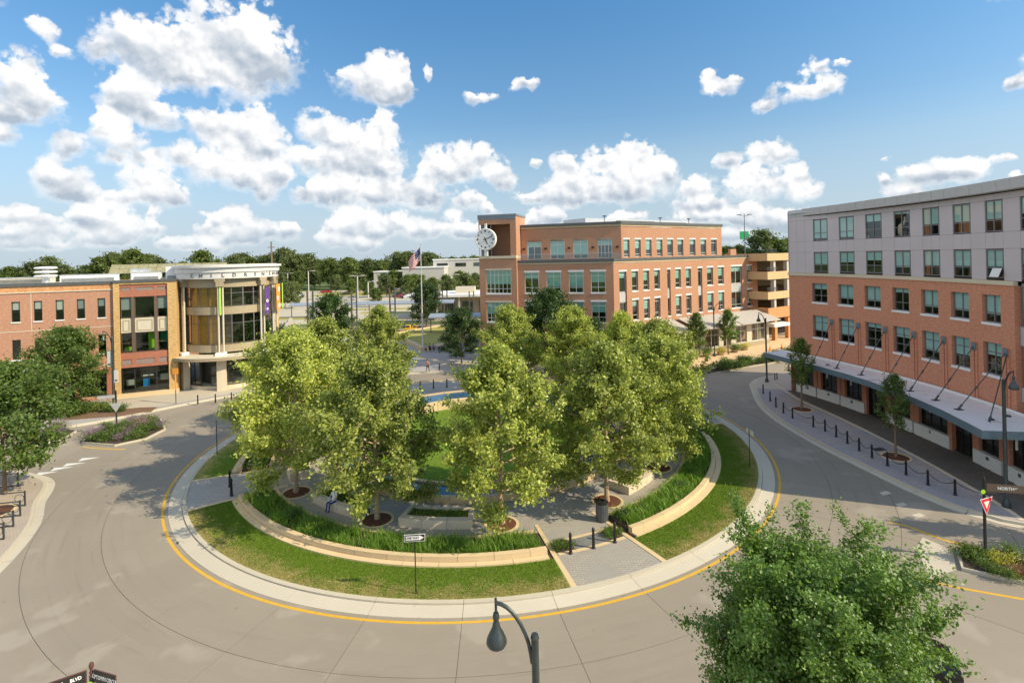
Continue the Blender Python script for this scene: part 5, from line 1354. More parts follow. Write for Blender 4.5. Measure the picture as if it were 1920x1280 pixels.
def grow(r, H, zb, prof, nb, nsub, elev=(10, 70), leader=.93, curl=.12, lean=0.0, vary=(.82, 1.12)):
    """trunk, boughs and twigs: returns list of (points, radii) and leaf-bearing twig polylines"""
    wood, twigs = [], []
    tr = [Vector((lean * (z / H) ** 1.5 + .04 * H * .1 * sin(z * 1.3), .03 * H * .1 * cos(z * 1.7), z)) for z in np.linspace(0, H * leader, 9)]
    r0 = .012 * H + .02
    wood.append((tr, [r0 * (1.25 if i == 0 else 1) * (1 - .88 * i / 8) for i in range(9)]))
    for k in range(nb):
        t = (k + r.uniform(0, .8)) / nb
        z = zb + (H * leader - zb) * t ** .9
        f = z / (H * leader) * 8; i = min(7, int(f)); base = tr[i].lerp(tr[i + 1], f - i)
        az = k * 2.399 + r.uniform(-.35, .35)
        L = prof(t) * r.uniform(*vary)
        e = rad(elev[0] + (elev[1] - elev[0]) * t + r.uniform(-8, 8))
        d = Vector((cos(az) * cos(e), sin(az) * cos(e), sin(e)))
        pts = []
        for u in np.linspace(0, 1, 5):
            p = base + d * L * u; p.z += curl * L * u * u; pts.append(p)
        rb = r0 * .42 * (1 - .55 * t) * min(1, L / 2 + .3)
        wood.append((pts, [rb * (1 - .8 * u) for u in np.linspace(0, 1, 5)]))
        twigs.append((pts[2:], 1.0))
        for j in range(nsub):
            u = .28 + .70 * (j + r.uniform(0, 1)) / nsub; q = u * 4; i = min(3, int(q)); b0 = pts[i].lerp(pts[i + 1], q - i)
            dv = Vector(r.normal(size=3)) * .8 + d * .9 + Vector((0, 0, .25 + .3 * t))
            dv.normalize(); l2 = L * r.uniform(.22, .42) * (1.1 - .35 * u) + .15
            p2 = [b0, b0 + dv * l2 * .55, b0 + dv * l2 + Vector((0, 0, .05 * l2))]
            wood.append((p2, [rb * .35, rb * .22, rb * .08]))
            twigs.append((p2, 1.0))
    twigs.append((tr[-3:], 1.2))
    return wood, twigs
def leaves_on(r, twigs, n, spread):
    L = []; W = []
    for p, w in twigs:
        l = sum((b - a).length for a, b in zip(p, p[1:])); W.append(l * w)
    W = np.array(W); cnt = r.multinomial(n, W / W.sum())
    out = []
    for (p, w), c in zip(twigs, cnt):
        P = np.array([tuple(v) for v in p]); t = r.random(c) ** .8 * (len(P) - 1); i = np.minimum(t.astype(int), len(P) - 2); f = (t - i)[:, None]
        out.append(P[i] * (1 - f) + P[i + 1] * f + r.normal(size=(c, 3)) * spread * (.6 + .6 * f) * np.array([1, 1, .75]))
    return np.concatenate(out)
def wood_mesh(name, wood, mat, nmax):
    b = MB()
    for i, (p, rr) in enumerate(wood[:nmax]): b.tube(p, rr, 9 if i == 0 else 5, caps=False)
    return b.mesh(name, mat, smooth=True)
def tree_proto(name, seed, H, zb, prof, nb, nsub, nleaf, lsize, spread, leafm, barkm, label, cat='tree', elev=(10, 70), curl=.12, up=.55, hang=0.0, fold=.35, lean=0., leader=.93, vary=(.82, 1.12)):
    r = np.random.default_rng(seed)
    wood, twigs = grow(r, H, zb, prof, nb, nsub, elev, leader, curl, lean, vary)
    t_ = thing(name, label, cat)
    link('trunk', wood_mesh('trunk', wood, barkm, 400), t_)
    C = leaves_on(r, twigs, nleaf, spread)
    C = C[C[:, 2] > .5]
    ctr = np.array([0, 0, H * .5]); out = unit((C - ctr) * np.array([1, 1, .6])) * .8
    link('crown', leaf_mesh('crown', C, lsize, leafm, r, up, out, fold, droop=hang), t_)
    return t_

# ring of plane trees on the island
def pprof(R, q=.30):
    return lambda t: R * (max(0.0, 1 - ((t - q) / (1.03 - q)) ** 1.08) ** .85 if t > q else (.72 + .28 * t / q))
PLANES = [dict(seed=s, H=h, zb=1.6, prof=pprof(R, q), nb=54, nsub=9, nleaf=43000, lsize=.195, vary=(.76, 1.18), up=.25, spread=.20) for s, h, R, q in ((1, 10.5, 4.25, .21), (2, 9.9, 4.05, .25), (3, 10.7, 3.95, .19), (4, 9.7, 3.9, .23))]
pl = [tree_proto('plane_tree', leafm=M['leaf_plane'], barkm=M['bark_pale'], label='', elev=(-6, 66), hang=.25, **p) for p in PLANES]
RING = [(-139.1, 0, 1.02, 'leafy plane tree standing leftmost on the island, beside the west path bollards'),
        (-110.9, 1, 1.0, 'low-hanging plane tree between the left and the middle planter benches'),
        (-82.3, 2, .97, 'full plane tree nearest the camera, right of the middle planter bench'),
        (-55.4, 3, 1.0, 'plane tree behind the round litter bin'),
        (-29.4, 1, .95, 'plane tree at the right of the island, next to the shaded planter bench'),
        (-2, 0, .92, 'plane tree at the far right of the island by the east path'),
        (25, 2, .90, 'plane tree behind the east path, on the street side of the island'),
        (52, 3, 1.0, 'plane tree at the back right of the island'),
        (80, 1, .98, 'plane tree just right of the gap in front of the raised basin'),
        (137.9, 2, .98, 'plane tree just left of the gap in front of the raised basin'),
        (165.6, 3, 1.02, 'plane tree at the back left of the island'),
        (-166.7, 1, 1.0, 'plane tree on the left of the island behind the west path')]
used = {k: [] for k in range(4)}
def tree_pit(x, y, z, R, lab, grp):
    t_ = thing('tree_pit', lab, 'tree pit', (x, y, z), 0, grp)
    q = MB(); q.ring(R, R + .16, 0, 360, -.03, .03, seg=28, cx=0, cy=0); link('stone_ring', q.mesh('stone_ring', M['stone']), t_)
    q = MB(); q.lathe([(R, .018), (R * .5, .05), (0, .06)], 22); link('mulch', q.mesh('mulch', M['mulch']), t_)
for i, (a, v, sc, lab) in enumerate(RING):
    x, y, z = pol(14.65 if i else 15.1, a, .12)
    place(pl[v], used[v], (x, y, z), rad(a * 7 + i * 63), lab, 'plane trees in the ring on the island', sc)
    tree_pit(x, y, .122, .82, 'round red mulch pit under the ' + ' '.join(lab.split()[:9]).rstrip(',').removesuffix(' the'), 'mulch pits on the island')

# foreground tree with upright shoots
fg = tree_proto('street_tree', 21, 7.3, 3.2, pprof(2.8, .46), 80, 14, 180000, .09, .115, M['leaf_maple'], M['bark'], 'large dark green tree in the right foreground with upright leafy shoots', elev=(2, 80), curl=.36, up=.45, vary=(.74, 1.19))
fg.location = (6.95, 12.5, 0.13); fg.rotation_euler = (0, 0, .6); fg.scale = (.97, .97, .94)
# street trees on the right pavement: narrow, upright
sl = tree_proto('young_street_tree', 31, 6.6, 1.7, pprof(1.5, .40), 26, 6, 5200, .15, .12, M['leaf_mid'], M['bark'], '', elev=(30, 82), curl=.35)
u_ = []
for (x, y), lab, sc in (((26.93, 49.37), 'slim young tree on the right pavement nearest the canopy end', 1.04), ((27.13, 37.57), 'slim young tree on the right pavement beside the chained bollards', .92)):
    place(sl, u_, (x, y, .135), x, lab, 'slim trees on the right pavement', sc)
    tree_pit(x, y, .137, .8, 'mulch pit under the ' + ' '.join(lab.split()[:10]), 'mulch pits on the right pavement')
# trees whose shadows fall on the near right street, standing just outside the frame
for k, (x, y, sc) in enumerate(((32.6, 24.6, 1.1), (37.5, 22.0, 1.2))):
    place(sl, u_, (x, y, .135), 2 + k, 'slim street tree on the pavement past the near end of the curved building', 'slim trees on the right pavement', sc * 1.25)
# rounded dark trees
rd = [tree_proto('maple_tree', 41 + k, 8.6, 1.1, pprof(3.8, .34), 48, 9, 21000, .23, .24, M[lm], M['bark'], '', elev=(6, 72), curl=.15) for k, lm in enumerate(('leaf_mid', 'leaf_dark'))]
ur = [[], []]
def rt(k, px, py, top, lab, w=None, d=None):
    """base under photo pixel, height so that the top meets photo row top"""
    x, y = at(px, py, .13)
    r = rad(ROLL); yy = (px - 960) * sin(r) + (top - Y0_PX) * cos(r)
    h = CAM_H - yy * y / F_PX
    return place(rd[k], ur[k], (x, y, .13), px * 1.7, lab, 'broad trees on the pavements and plaza', h / 8.6)
rt(0, 8, 925, 688, 'broad green tree on the left pavement cut by the left edge of the picture')
rt(0, 128, 772, 618, 'broad green tree in front of the left brick building')
rt(1, 472, 712, 585, 'dark tree beside the museum drum')
rt(1, 866, 682, 580, 'dark round tree on the plaza beside the clock building')
rt(1, 622, 655, 553, 'dark tree between the museum and the railway shelters')
rt(1, 1030, 700, 545, 'tall dark tree in front of the clock building')
rt(1, 1110, 705, 600, 'dark tree at the corner of the clock building')
rt(1, 800, 612, 532, 'dark tree behind the flagpole')
# little trees and shrubs at the shopfront
ss = tree_proto('small_street_tree', 51, 6.0, 1.6, pprof(1.5, .35), 26, 7, 6500, .17, .15, M['leaf_mid'], M['bark'], '', elev=(15, 78))
us = []
for (px, py, tp), lab in (((1307, 674, 585), 'small tree by the shopfront, left of the street lamp'), ((1366, 664, 580), 'small tree by the shopfront, right of the street lamp')):
    x, y = at(px, py, .13); place(ss, us, (x, y, .13), px, lab, 'small trees before the shopfront', 1.12)
# shrubs
def shrub_proto(seed, leafm, n=900, ls=.12, name='shrub', flower=None, tall=.8):
    r = np.random.default_rng(seed); t_ = thing(name, '', 'shrub')
    P = []
    for k in range(14):
        c = np.array([r.normal() * .38, r.normal() * .38, r.uniform(.25, .75)]); P.append(c + r.normal(size=(n // 14, 3)) * np.array([.20, .20, .17]))
    P = np.concatenate(P); P[:, 2] = np.abs(P[:, 2]) * tall
    b = MB()
    for k in range(6): a = k * 1.05; b.tube([(0, 0, 0), (.3 * cos(a), .3 * sin(a), .45)], .018, 4)
    link('stems', b.mesh('stems', M['bark']), t_)
    link('foliage', leaf_mesh('foliage', P, ls, leafm, r, .6, None), t_)
    if flower:
        Q = []
        for k in range(60):
            x, y = r.normal(size=2) * .42; h = r.uniform(.55, 1.0); q = np.linspace(.35, 1, 9)[:, None] * np.array([x * 1.2, y * 1.2, h]) + r.normal(size=(9, 3)) * .02; Q.append(q)
        link('flowers', leaf_mesh('flowers', np.concatenate(Q), .075, flower, r, .3), t_)['kind'] = 'stuff'
    return t_
SH = {k: (shrub_proto(60 + i, M[m_], n, ls, flower=M[fl] if fl else None, name=nm, tall=ta), []) for i, (k, m_, n, ls, fl, nm, ta) in enumerate((('g', 'leaf_mid', 900, .13, None, 'shrub', .9), ('d', 'leaf_dark', 900, .12, None, 'shrub', .9), ('p', 'leaf_mid', 420, .08, 'flower_purple', 'sage_plant', .7), ('k', 'leaf_mid', 600, .12, 'flower_pink', 'hydrangea', .8), ('y', 'flower_yellow', 700, .10, None, 'yellow_shrub', .9), ('r', 'leaf_red', 380, .10, None, 'red_leaf_shrub', .55)))}
def sh_at(k, x, y, z, sc, lab, grp): place(SH[k][0], SH[k][1], (x, y, z), random.uniform(0, 6), lab, grp, sc)
r_ = random.Random(4)
def inside(poly, p):
    c = False
    for i in range(len(poly)):
        a, b = poly[i], poly[i - 1]
        if (a[1] > p[1]) != (b[1] > p[1]) and p[0] < (b[0] - a[0]) * (p[1] - a[1]) / (b[1] - a[1]) + a[0]: c = not c
    return c
def fill(poly, n, mind, inset=.5):
    xs = [p[0] for p in poly]; ys = [p[1] for p in poly]; cx, cy_ = sum(xs) / len(xs), sum(ys) / len(ys); out = []
    for _ in range(6000):
        p = (r_.uniform(min(xs), max(xs)), r_.uniform(min(ys), max(ys)))
        q = (p[0] + (p[0] - cx) * inset / 4, p[1] + (p[1] - cy_) * inset / 4)
        if inside(poly, q) and all(hypot(p[0] - o[0], p[1] - o[1]) > mind for o in out): out.append(p)
        if len(out) >= n: break
    return out
for i, (x, y) in enumerate(fill(MED_L, 26, .62)):
    k = 'p' if i % 2 else 'g'
    sh_at(k, x, y, .15, r_.uniform(.7, 1.0), 'purple flowering sage plant in the left median bed' if k == 'p' else 'green mound shrub in the left median bed', 'plants of the left median bed, ' + ('flowering' if k == 'p' else 'green'))
x, y = at(262, 808); sh_at('k', x, y, .15, .95, 'pink flowering hydrangea at the right end of the left median bed', None)
x, y = at(272, 799); sh_at('y', x, y, .15, .8, 'bright yellow-green shrub among the purple sage of the left median', None)
for i, (x, y) in enumerate(fill(MED_L2, 8, .6, .3)): sh_at('p', x, y, .15, .85, 'purple sage plant in the small bed by the left crossing', 'sage in the small left bed')
for i, (px, py, k, s) in enumerate([(108, 778, 'g', 1.6), (124, 782, 'g', 1.5), (140, 776, 'g', 1.4), (155, 774, 'd', 1.3), (168, 772, 'g', 1.2), (180, 770, 'y', 1.0), (192, 770, 'g', 1.1), (203, 768, 'y', .9), (214, 771, 'g', .9), (100, 770, 'd', 1.7), (118, 768, 'd', 1.5), (136, 766, 'd', 1.4), (228, 770, 'g', .8)]):
    x, y = at(px, py, .15); sh_at(k, x, y, .15, s, {'g': 'bushy green shrub in the verge bed by the left building', 'd': 'dark shrub at the back of the verge bed by the left building', 'y': 'yellowish shrub in the verge bed by the left building'}[k], 'verge bed shrubs, ' + {'g': 'green', 'd': 'dark', 'y': 'yellow'}[k])
for i, (x, y) in enumerate(fill(MED_R, 34, .52, .25)):
    k = 'r' if i % 3 == 0 else ('y' if i % 7 == 1 else 'g'); sh_at(k, x, y, .15, r_.uniform(.5, .75), {'r': 'low reddish shrub in the yield sign median', 'y': 'pale yellow-green tuft in the yield sign median', 'g': 'low green shrub in the yield sign median'}[k], 'yield sign median plants, ' + k.replace('r', 'reddish').replace('y', 'pale') .replace('g', 'green'))
for i, (x, y) in enumerate(fill(MED_F, 26, 1.0, .1)):
    k = 'gd'[i % 2]; sh_at(k, x, y, .15, r_.uniform(.9, 1.5), {'g': 'green shrub in the long far right median', 'd': 'dark shrub in the long far right median'}[k], 'far right median shrubs, ' + k.replace('g', 'green').replace('d', 'dark'))
for i, (px, py) in enumerate(((1325, 668), (1352, 665), (1378, 660), (1396, 656))):
    x, y = at(px, py, .13); t_ = thing('planter_tub', f'{("first", "second", "third", "fourth")[i]} low round planter tub along the shopfront, counted from the left', 'planter', (x, y, .137), 0, 'planter tubs before the shopfront')
    q = MB(); q.lathe([(.45, 0), (.6, .45), (.5, .45), (.45, .35), (0, .35)], 14); link('tub', q.mesh('tub', M['beige']), t_)
    sh_at('y' if i % 2 else 'g', x, y, .45, 1.1, f'bushy plant in the {("first", "second", "third", "fourth")[i]} planter tub before the shopfront', 'plants in the shopfront tubs')
# grasses: tall ornamental blades in the beds, mown lawn blades
def blades(name, P, h, w, mat, r, lean=.35, kind='stuff', seg=2):
    n = len(P); az = r.uniform(0, 2 * pi, n); d = np.stack([np.cos(az), np.sin(az), np.zeros(n)], 1); s = np.stack([-np.sin(az), np.cos(az), np.zeros(n)], 1)
    hh = (h * r.uniform(.6, 1.2, n))[:, None]; ww = w * .5; le = (lean * r.uniform(.2, 1.3, n))[:, None] * hh
    up = np.array([0, 0, 1.])
    a, b = P - s * ww, P + s * ww; m = P + up * hh * .6 + d * le * .35; c, e = m - s * ww * .8, m + s * ww * .8; tip = P + up * hh * .95 + d * le
    V = np.stack([a, b, e, c, tip], 1).reshape(-1, 3); i = np.arange(n)[:, None] * 5
    F = np.concatenate([i + np.array(q) for q in ((0, 1, 2), (0, 2, 3), (3, 2, 4))], 0)
    me = mesh_np(name, V, F, mat); at_ = me.attributes.new('tint', 'FLOAT', 'FACE'); t = r.random(n).astype(np.float32); at_.data.foreach_set('value', np.tile(t, 3))
    o = link(name, me); o['kind'] = kind; return o
gr_ = np.random.default_rng(9)
def ring_pts(n, r0, r1, a0, a1, z):
    r = np.sqrt(gr_.uniform(r0 * r0, r1 * r1, n)); a = np.radians(gr_.uniform(a0, a1, n)); return np.stack([CX + r * np.cos(a), CY + r * np.sin(a), np.full(n, z)], 1)
for (a0, a1), n in zip(LAWNS, (17000, 16000, 5000, 5000)):
    P = ring_pts(n, 16.3, 17.88, a0 + 1.4, a1 - 1.4, .2)
    nz = np.array([math.sin(p[0] * 2.1) * math.cos(p[1] * 1.7) + .5 * math.sin(p[0] * 5.3 + p[1] * 4.1) for p in P]); P = P[gr_.random(len(P)) < .45 + .45 * nz.clip(-.6, 1)]
    blades('tall_grass', P, .50, .034, M['blade'], gr_, .9)
for (a0, a1), n in zip(LAWNS, (52000, 52000, 9000, 12000)):
    blades('mown_grass', ring_pts(n, 18.64, 20.93, a0 + .1, a1 - .1, .143), .055, .02, M['blade_dry'], gr_, .8)
blades('mown_grass', ring_pts(9000, .3, 9.3, 0, 360, .158), .06, .03, M['blade_lawn'], gr_, .8)
used_g = []
for a in (-143, -126, -117, -98, -58, -53, -46, -40, -32, -22, -14):
    x, y, z = pol(16.9, a, .2); sh_at('g' if a % 2 else 'd', x, y, .2, r_.uniform(.45, .65), 'leafy perennial among the tall grasses of the island beds', 'perennials in the island beds')
for a0, a1 in ((-75.6 + 1.2, -75.6 + 3.6), (-61.3 - 3.2, -61.3 - 1.2)):
    for k in range(5):
        x, y, z = pol(17.65 + .12 * (-1) ** k, a0 + (a1 - a0) * k / 4, .13); sh_at('g', x, y, .12, .38, 'small leafy plant in the pit beside the slate slab', 'pit plants by the slate slab')
# ground cover on planter benches
for a0, a1, _ in BENCH: blades('bench_planting', ring_pts(900, 13.65, 14.5, a0 + 1.3, a1 - 1.3, .49), .16, .03, M['blade_lawn'], gr_, .9)

# ---- distant trees
ft = [tree_proto('distant_tree', 71 + k, 14, 2.2, pprof(5.6, .4), 30, 6, 3600, .85, .62, M[lm], M['bark'], '', elev=(5, 70)) for k, lm in enumerate(('leaf_far', 'leaf_far2', 'leaf_far'))]
uf = [[], [], []]
sp = tree_proto('spruce_tree', 81, 15, 1.0, lambda t: 4.2 * (1 - t) ** .9 + .15, 44, 5, 4200, .62, .42, M['leaf_needle'], M['bark'], '', elev=(-12, 20), curl=.02)
usp = []
def far(px, py, top, k, lab, grp):
    x, y = at(px, py); r = rad(ROLL); yy = (px - 960) * sin(r) + (top - Y0_PX) * cos(r); h = CAM_H - yy * y / F_PX
    p, u, H = (sp, usp, 15) if k == 3 else (ft[k], uf[k], 14)
    place(p, u, (x, y, -.05), px * .77, lab, grp, h / H)
    return h
FARS = [(548, 578, 528, 0, 'dark columnar tree on the lot island right of the museum drum'), (535, 575, 530, 1, 'yellowish tree on the lot island beside the museum drum'),
        (660, 556, 524, 1, 'bright green tree on the parking lot island'), (706, 562, 540, 0, 'small dark columnar tree on the parking lot'),
        (735, 545, 515, 3, 'dark spruce beyond the parking lot'), (765, 556, 515, 1, 'bright round tree behind the flag'), (690, 558, 526, 1, 'low green tree at the back of the parking lot'),
        (845, 560, 522, 0, 'green tree in front of the far pale building'), (800, 548, 505, 3, 'spruce in front of the far pale building'), (880, 556, 520, 1, 'light green tree beside the clock tower'),
        (845, 535, 500, 3, 'spruce behind the station roof'), (640, 532, 493, 3, 'spruce at the far edge of the lot'), (610, 530, 500, 0, 'green tree at the far edge of the lot')]
FARS += [(725, 556, 516, 0, 'green tree before the far wing, left of the flag'), (738, 551, 507, 1, 'pale green tree beside the dark spruce'), (772, 548, 506, 0, 'dark tree in front of the far pale wall behind the flag'), (790, 552, 515, 1, 'light tree at the flagpole, far behind'), (836, 552, 515, 1, 'light green tree before the taller far building'), (872, 556, 512, 0, 'dark tree right of the station canopy'), (822, 540, 500, 2, 'tree rising before the far pale building corner'), (705, 575, 540, 1, 'low rounded tree by the lot, left of the flag'), (722, 552, 512, 0, 'green tree left of the flag in front of the far wing'), (752, 548, 509, 0, 'dark green tree touching the flag tip'), (778, 553, 514, 1, 'bright tree just left of the flagpole foot'), (812, 556, 520, 1, 'bright tree right of the flagpole'), (828, 548, 510, 0, 'green tree before the middle of the far pale building'), (862, 548, 508, 1, 'light tree before the right end of the far pale building'), (893, 552, 512, 0, 'dark tree at the clock tower edge'), (675, 548, 512, 0, 'green tree behind the twin lot lamps'), (700, 540, 506, 1, 'pale tree behind the columnar lot tree'), (630, 548, 515, 0, 'small tree behind the red pickup'), (590, 541, 507, 0, 'green tree at the lot corner'), (560, 545, 508, 1, 'green tree behind the lot, right of the museum'), (520, 548, 505, 0, 'dark tree right behind the museum cornice')]
for f_ in FARS: far(*f_, 'trees around the parking lot')
TENS = ('', 'twenty', 'thirty', 'forty')
ONES = ('first', 'second', 'third', 'fourth', 'fifth', 'sixth', 'seventh', 'eighth', 'ninth', 'tenth', 'eleventh', 'twelfth', 'thirteenth', 'fourteenth', 'fifteenth', 'sixteenth', 'seventeenth', 'eighteenth', 'nineteenth')
NTH = list(ONES) + ['twentieth'] + ['twenty-' + o for o in ONES[:9]] + ['thirtieth'] + ['thirty-' + o for o in ONES[:9]] + ['fortieth'] + ['forty-' + o for o in ONES[:9]]
r2 = random.Random(8)
words_ = ('rounded', 'spreading', 'dense', 'tall', 'leafy', 'broad')
i = 0
for px, top in [(20, 500), (60, 492), (95, 482), (120, 497), (165, 498), (190, 482), (215, 474), (250, 468), (280, 477), (300, 485), (340, 492), (380, 470), (440, 480), (455, 475), (470, 482), (495, 480), (505, 478), (530, 466), (540, 470), (560, 478), (578, 476), (600, 487), (620, 484), (640, 489), (655, 483), (672, 490), (690, 486), (712, 489), (725, 487), (745, 474), (765, 472), (800, 474), (812, 476), (830, 484), (850, 482), (870, 482), (890, 480), (1365, 462), (1390, 460), (1480, 448)]:
    i += 1; base = 531 - (px - 960) * .0227 + r2.uniform(-3, 6)
    far(px, base, top, r2.choice((0, 0, 2, 1)), f'{NTH[i - 1]} tree from the left along the distant leafy skyline', 'trees of the distant skyline')
far(1432, 520, 432, 0, 'open branched tree rising behind the parking garage', None)
far(1462, 520, 450, 1, 'lower green tree behind the parking garage', None)
# the wood that closes the view: one mass
r3 = np.random.default_rng(12); P = []
for k in range(420):
    x = r3.uniform(-620, 560); y = r3.uniform(330, 470) ; R = r3.uniform(5, 9); h = r3.uniform(9, 15)
    v = unit(r3.normal(size=(95, 3))) * R * r3.uniform(.65, 1.05, (95, 1)) * np.array([1, 1, .8]); v[:, 2] += h - R * .5; v[:, :2] += (x, y); P.append(v[v[:, 2] > 0])
P = np.concatenate(P)
o = link('far_wood', leaf_mesh('far_wood', P, 2.6, M['leaf_far'], r3, .6, None)); o['kind'] = 'stuff'

# ---------------------------------------------------------------- street lamps with bell heads
def lamp_proto(hp=7.2, reach=.85):
    t_ = thing('street_lamp', '', 'street lamp')
    q = MB(); q.lathe([(.20, 0), (.20, .25), (.13, .40), (.10, .5), (.085, hp - .55), (.085, hp), (.0, hp)], 12); link('pole', q.mesh('pole', M['lamp_metal'], smooth=True), t_)
    q = MB(); q.lathe([(.085, hp), (.10, hp + .02), (.075, hp + .10), (0, hp + .12)], 12); link('pole_cap', q.mesh('pole_cap', M['lamp_metal'], smooth=True), t_)
    q = MB(); pts = [(-.07 - .03 * 0, 0, hp - .55)]
    for k in range(9):
        u = k / 8; pts.append((-.10 - reach * (u ** 1.35) * .92, 0, hp - .35 + 1.05 * math.sin(u * pi / 2) ** .9))
    q.tube(pts, [.045] * len(pts), 8); link('arm', q.mesh('arm', M['lamp_metal'], smooth=True), t_)
    x, _, z = pts[-1]
    q = MB(); q.tube([(x, 0, z + .10), (x, 0, z - .26)], .03, 8); link('hanger', q.mesh('hanger', M['lamp_metal']), t_)
    q = MB(); q.lathe([(0, -.22), (.055, -.22), (.075, -.28), (.075, -.36), (.055, -.40), (.075, -.46), (.10, -.56), (.17, -.70), (.225, -.82), (.235, -.90), (.20, -.96), (.12, -.985), (0, -.985)], 20, (x, 0, z)); link('lamp_shade', q.mesh('lamp_shade', M['lamp_metal'], smooth=True), t_)
    return t_
lp = lamp_proto(); ul = []
fx, fd = .46, 11.1
lamps = [((.30, 11.1, .13), 6.82 / 7.2, rad(-12), 'street lamp with a bell shaped grey head in the bottom foreground'),
         ((27.88, 29.98, .135), 1.0, rad(75), 'street lamp standing in front of the curved building near the name sign'),
         ((28.84, 60.11, .135), 1.0, rad(10), 'street lamp at the tip of the far right pavement'),
         ((*at(1340, 668, .13), .13), .97, rad(170), 'street lamp between the two small shopfront trees'),
         ((*at(213, 764, .13), .13), 1.02, rad(5), 'street lamp with white banners before the left brick building'),
         ((*at(905, 668, .13), .13), 1.0, rad(200), 'street lamp by the foot of the clock tower')]
for loc, sc, rz, lab in lamps: place(lp, ul, loc, rz, lab, 'bell headed street lamps', sc)
x, y = at(213, 764, .13)
for z0, z1, s in ((4.3, 6.0, -1), (2.6, 4.0, 1)):
    t_ = thing('lamp_banner', ('upper' if s < 0 else 'lower') + ' white banner on the lamp post before the left brick building', 'banner', (x, y, .13))
    q = MB(); q.box(s * .12, s * .55, -.012, .012, z0, z1); link('cloth', q.mesh('cloth', M['white']), t_)
    q = MB(); q.tube([(0, 0, z1), (s * .6, 0, z1)], .02, 5); q.tube([(0, 0, z0), (s * .6, 0, z0)], .02, 5); link('rod', q.mesh('rod', M['black_metal']), t_)
    q = MB(); q.box(s * .2, s * .47, -.016, -.013, z0 + .2, z0 + .35); link('print', q.mesh('print', M['copper']), t_)
# ---------------------------------------------------------------- bollards and chains
def bollard_proto():
    t_ = thing('bollard', '', 'bollard')
    q = MB(); q.lathe([(.095, 0), (.095, .05), (.075, .07), (.058, .82), (.07, .84), (.07, .88), (.045, .96), (0, 1.0)], 10); link('post', q.mesh('post', M['black_metal'], smooth=True), t_)
    q = MB(); q.tube([(-.09, 0, .80), (.09, 0, .80)], .018, 5); link('chain_eye', q.mesh('chain_eye', M['black_metal']), t_)
    return t_
bp = bollard_proto(); ub = []
ORD = ('first', 'second', 'third', 'fourth', 'fifth', 'sixth', 'seventh', 'eighth', 'ninth', 'tenth', 'eleventh', 'twelfth', 'thirteenth', 'fourteenth', 'fifteenth')
ROW = [at(x, y, .135) for x, y in ((1431, 738), (1436, 743), (1444, 752), (1455, 763), (1469, 774), (1486, 784), (1525, 800), (1547, 808), (1568, 819), (1589, 831), (1611, 845), (1635, 858), (1664, 873), (1699, 890), (1740, 909), (1791, 928))]
ROW = ROW[:1] + ROW[2:]
for i, p in enumerate(ROW): place(bp, ub, (*p, .135), 0, f'{ORD[i]} black bollard of the chained row on the right pavement, counted from its far end', 'chained bollards along the right kerb')
uc = []
for i, (p, q_) in enumerate(zip(ROW, ROW[1:])):
    if i < 3: continue
    c = MB(); pts = []
    for k in range(9): u = k / 8; pts.append((p[0] + (q_[0] - p[0]) * u, p[1] + (q_[1] - p[1]) * u, .135 + .80 - .42 * 4 * u * (1 - u) * .75))
    c.tube(pts, .022, 5)
    tag(c.build('chain', M['black_metal'], loc=pts[4]), f'black chain sagging between the {ORD[i]} and {ORD[i + 1]} bollards of the right row', 'chain', 'chains of the right bollard row')
c = MB(); p = ROW[-1]; q_ = (27.6, 29.9); pts = [(p[0] + (q_[0] - p[0]) * u, p[1] + (q_[1] - p[1]) * u, .135 + .80 - 1.1 * u * (1 - u)) for u in np.linspace(0, 1, 9)]
c.tube(pts, .022, 5); tag(c.build('chain', M['black_metal'], loc=pts[4]), 'black chain running from the nearest bollard to the street lamp', 'chain', 'chains of the right bollard row')
for i, (x, y) in enumerate(((1070, 1037), (1113, 1027), (1153, 1016))): place(bp, ub, (*at(x, y, .135), .135), .3, ('left', 'middle', 'right')[i] + ' bollard of the three on the slate slab at the south path', 'bollards on the south path', 1.08)
for i, (x, y) in enumerate(((434, 929), (431, 912))): place(bp, ub, (*at(x, y, .13), .125), .9, ('nearer', 'farther')[i] + ' bollard on the shaded west path', 'bollards on the west path', 1.15)
for i, (x, y) in enumerate(((763, 734), (788, 731), (813, 728), (838, 726))): place(bp, ub, (*at(x, y, .125), .125), 0, f'{ORD[i]} bollard from the left at the back of the island, behind the raised basin', 'bollards at the back of the island', 1.05)
for i, (x, y) in enumerate(((753, 702), (824, 694), (846, 693))): place(bp, ub, (*at(x, y, .135), .135), 0, f'{ORD[i]} bollard from the left along the far kerb by the walker', 'bollards along the plaza kerb')
for i, (x, y) in enumerate(((371, 757), (404, 755), (434, 752))): place(bp, ub, (*at(x, y, .135), .135), 0, f'{ORD[i]} bollard from the left before the museum entrance', 'bollards before the museum')
for i, (x, y) in enumerate(((1453, 712), (1457, 711))): place(bp, ub, (*at(x, y, .14), .14), 0, ('left', 'right')[i] + ' short post by the stump pit behind the far lamp', 'posts by the far corner', .8)
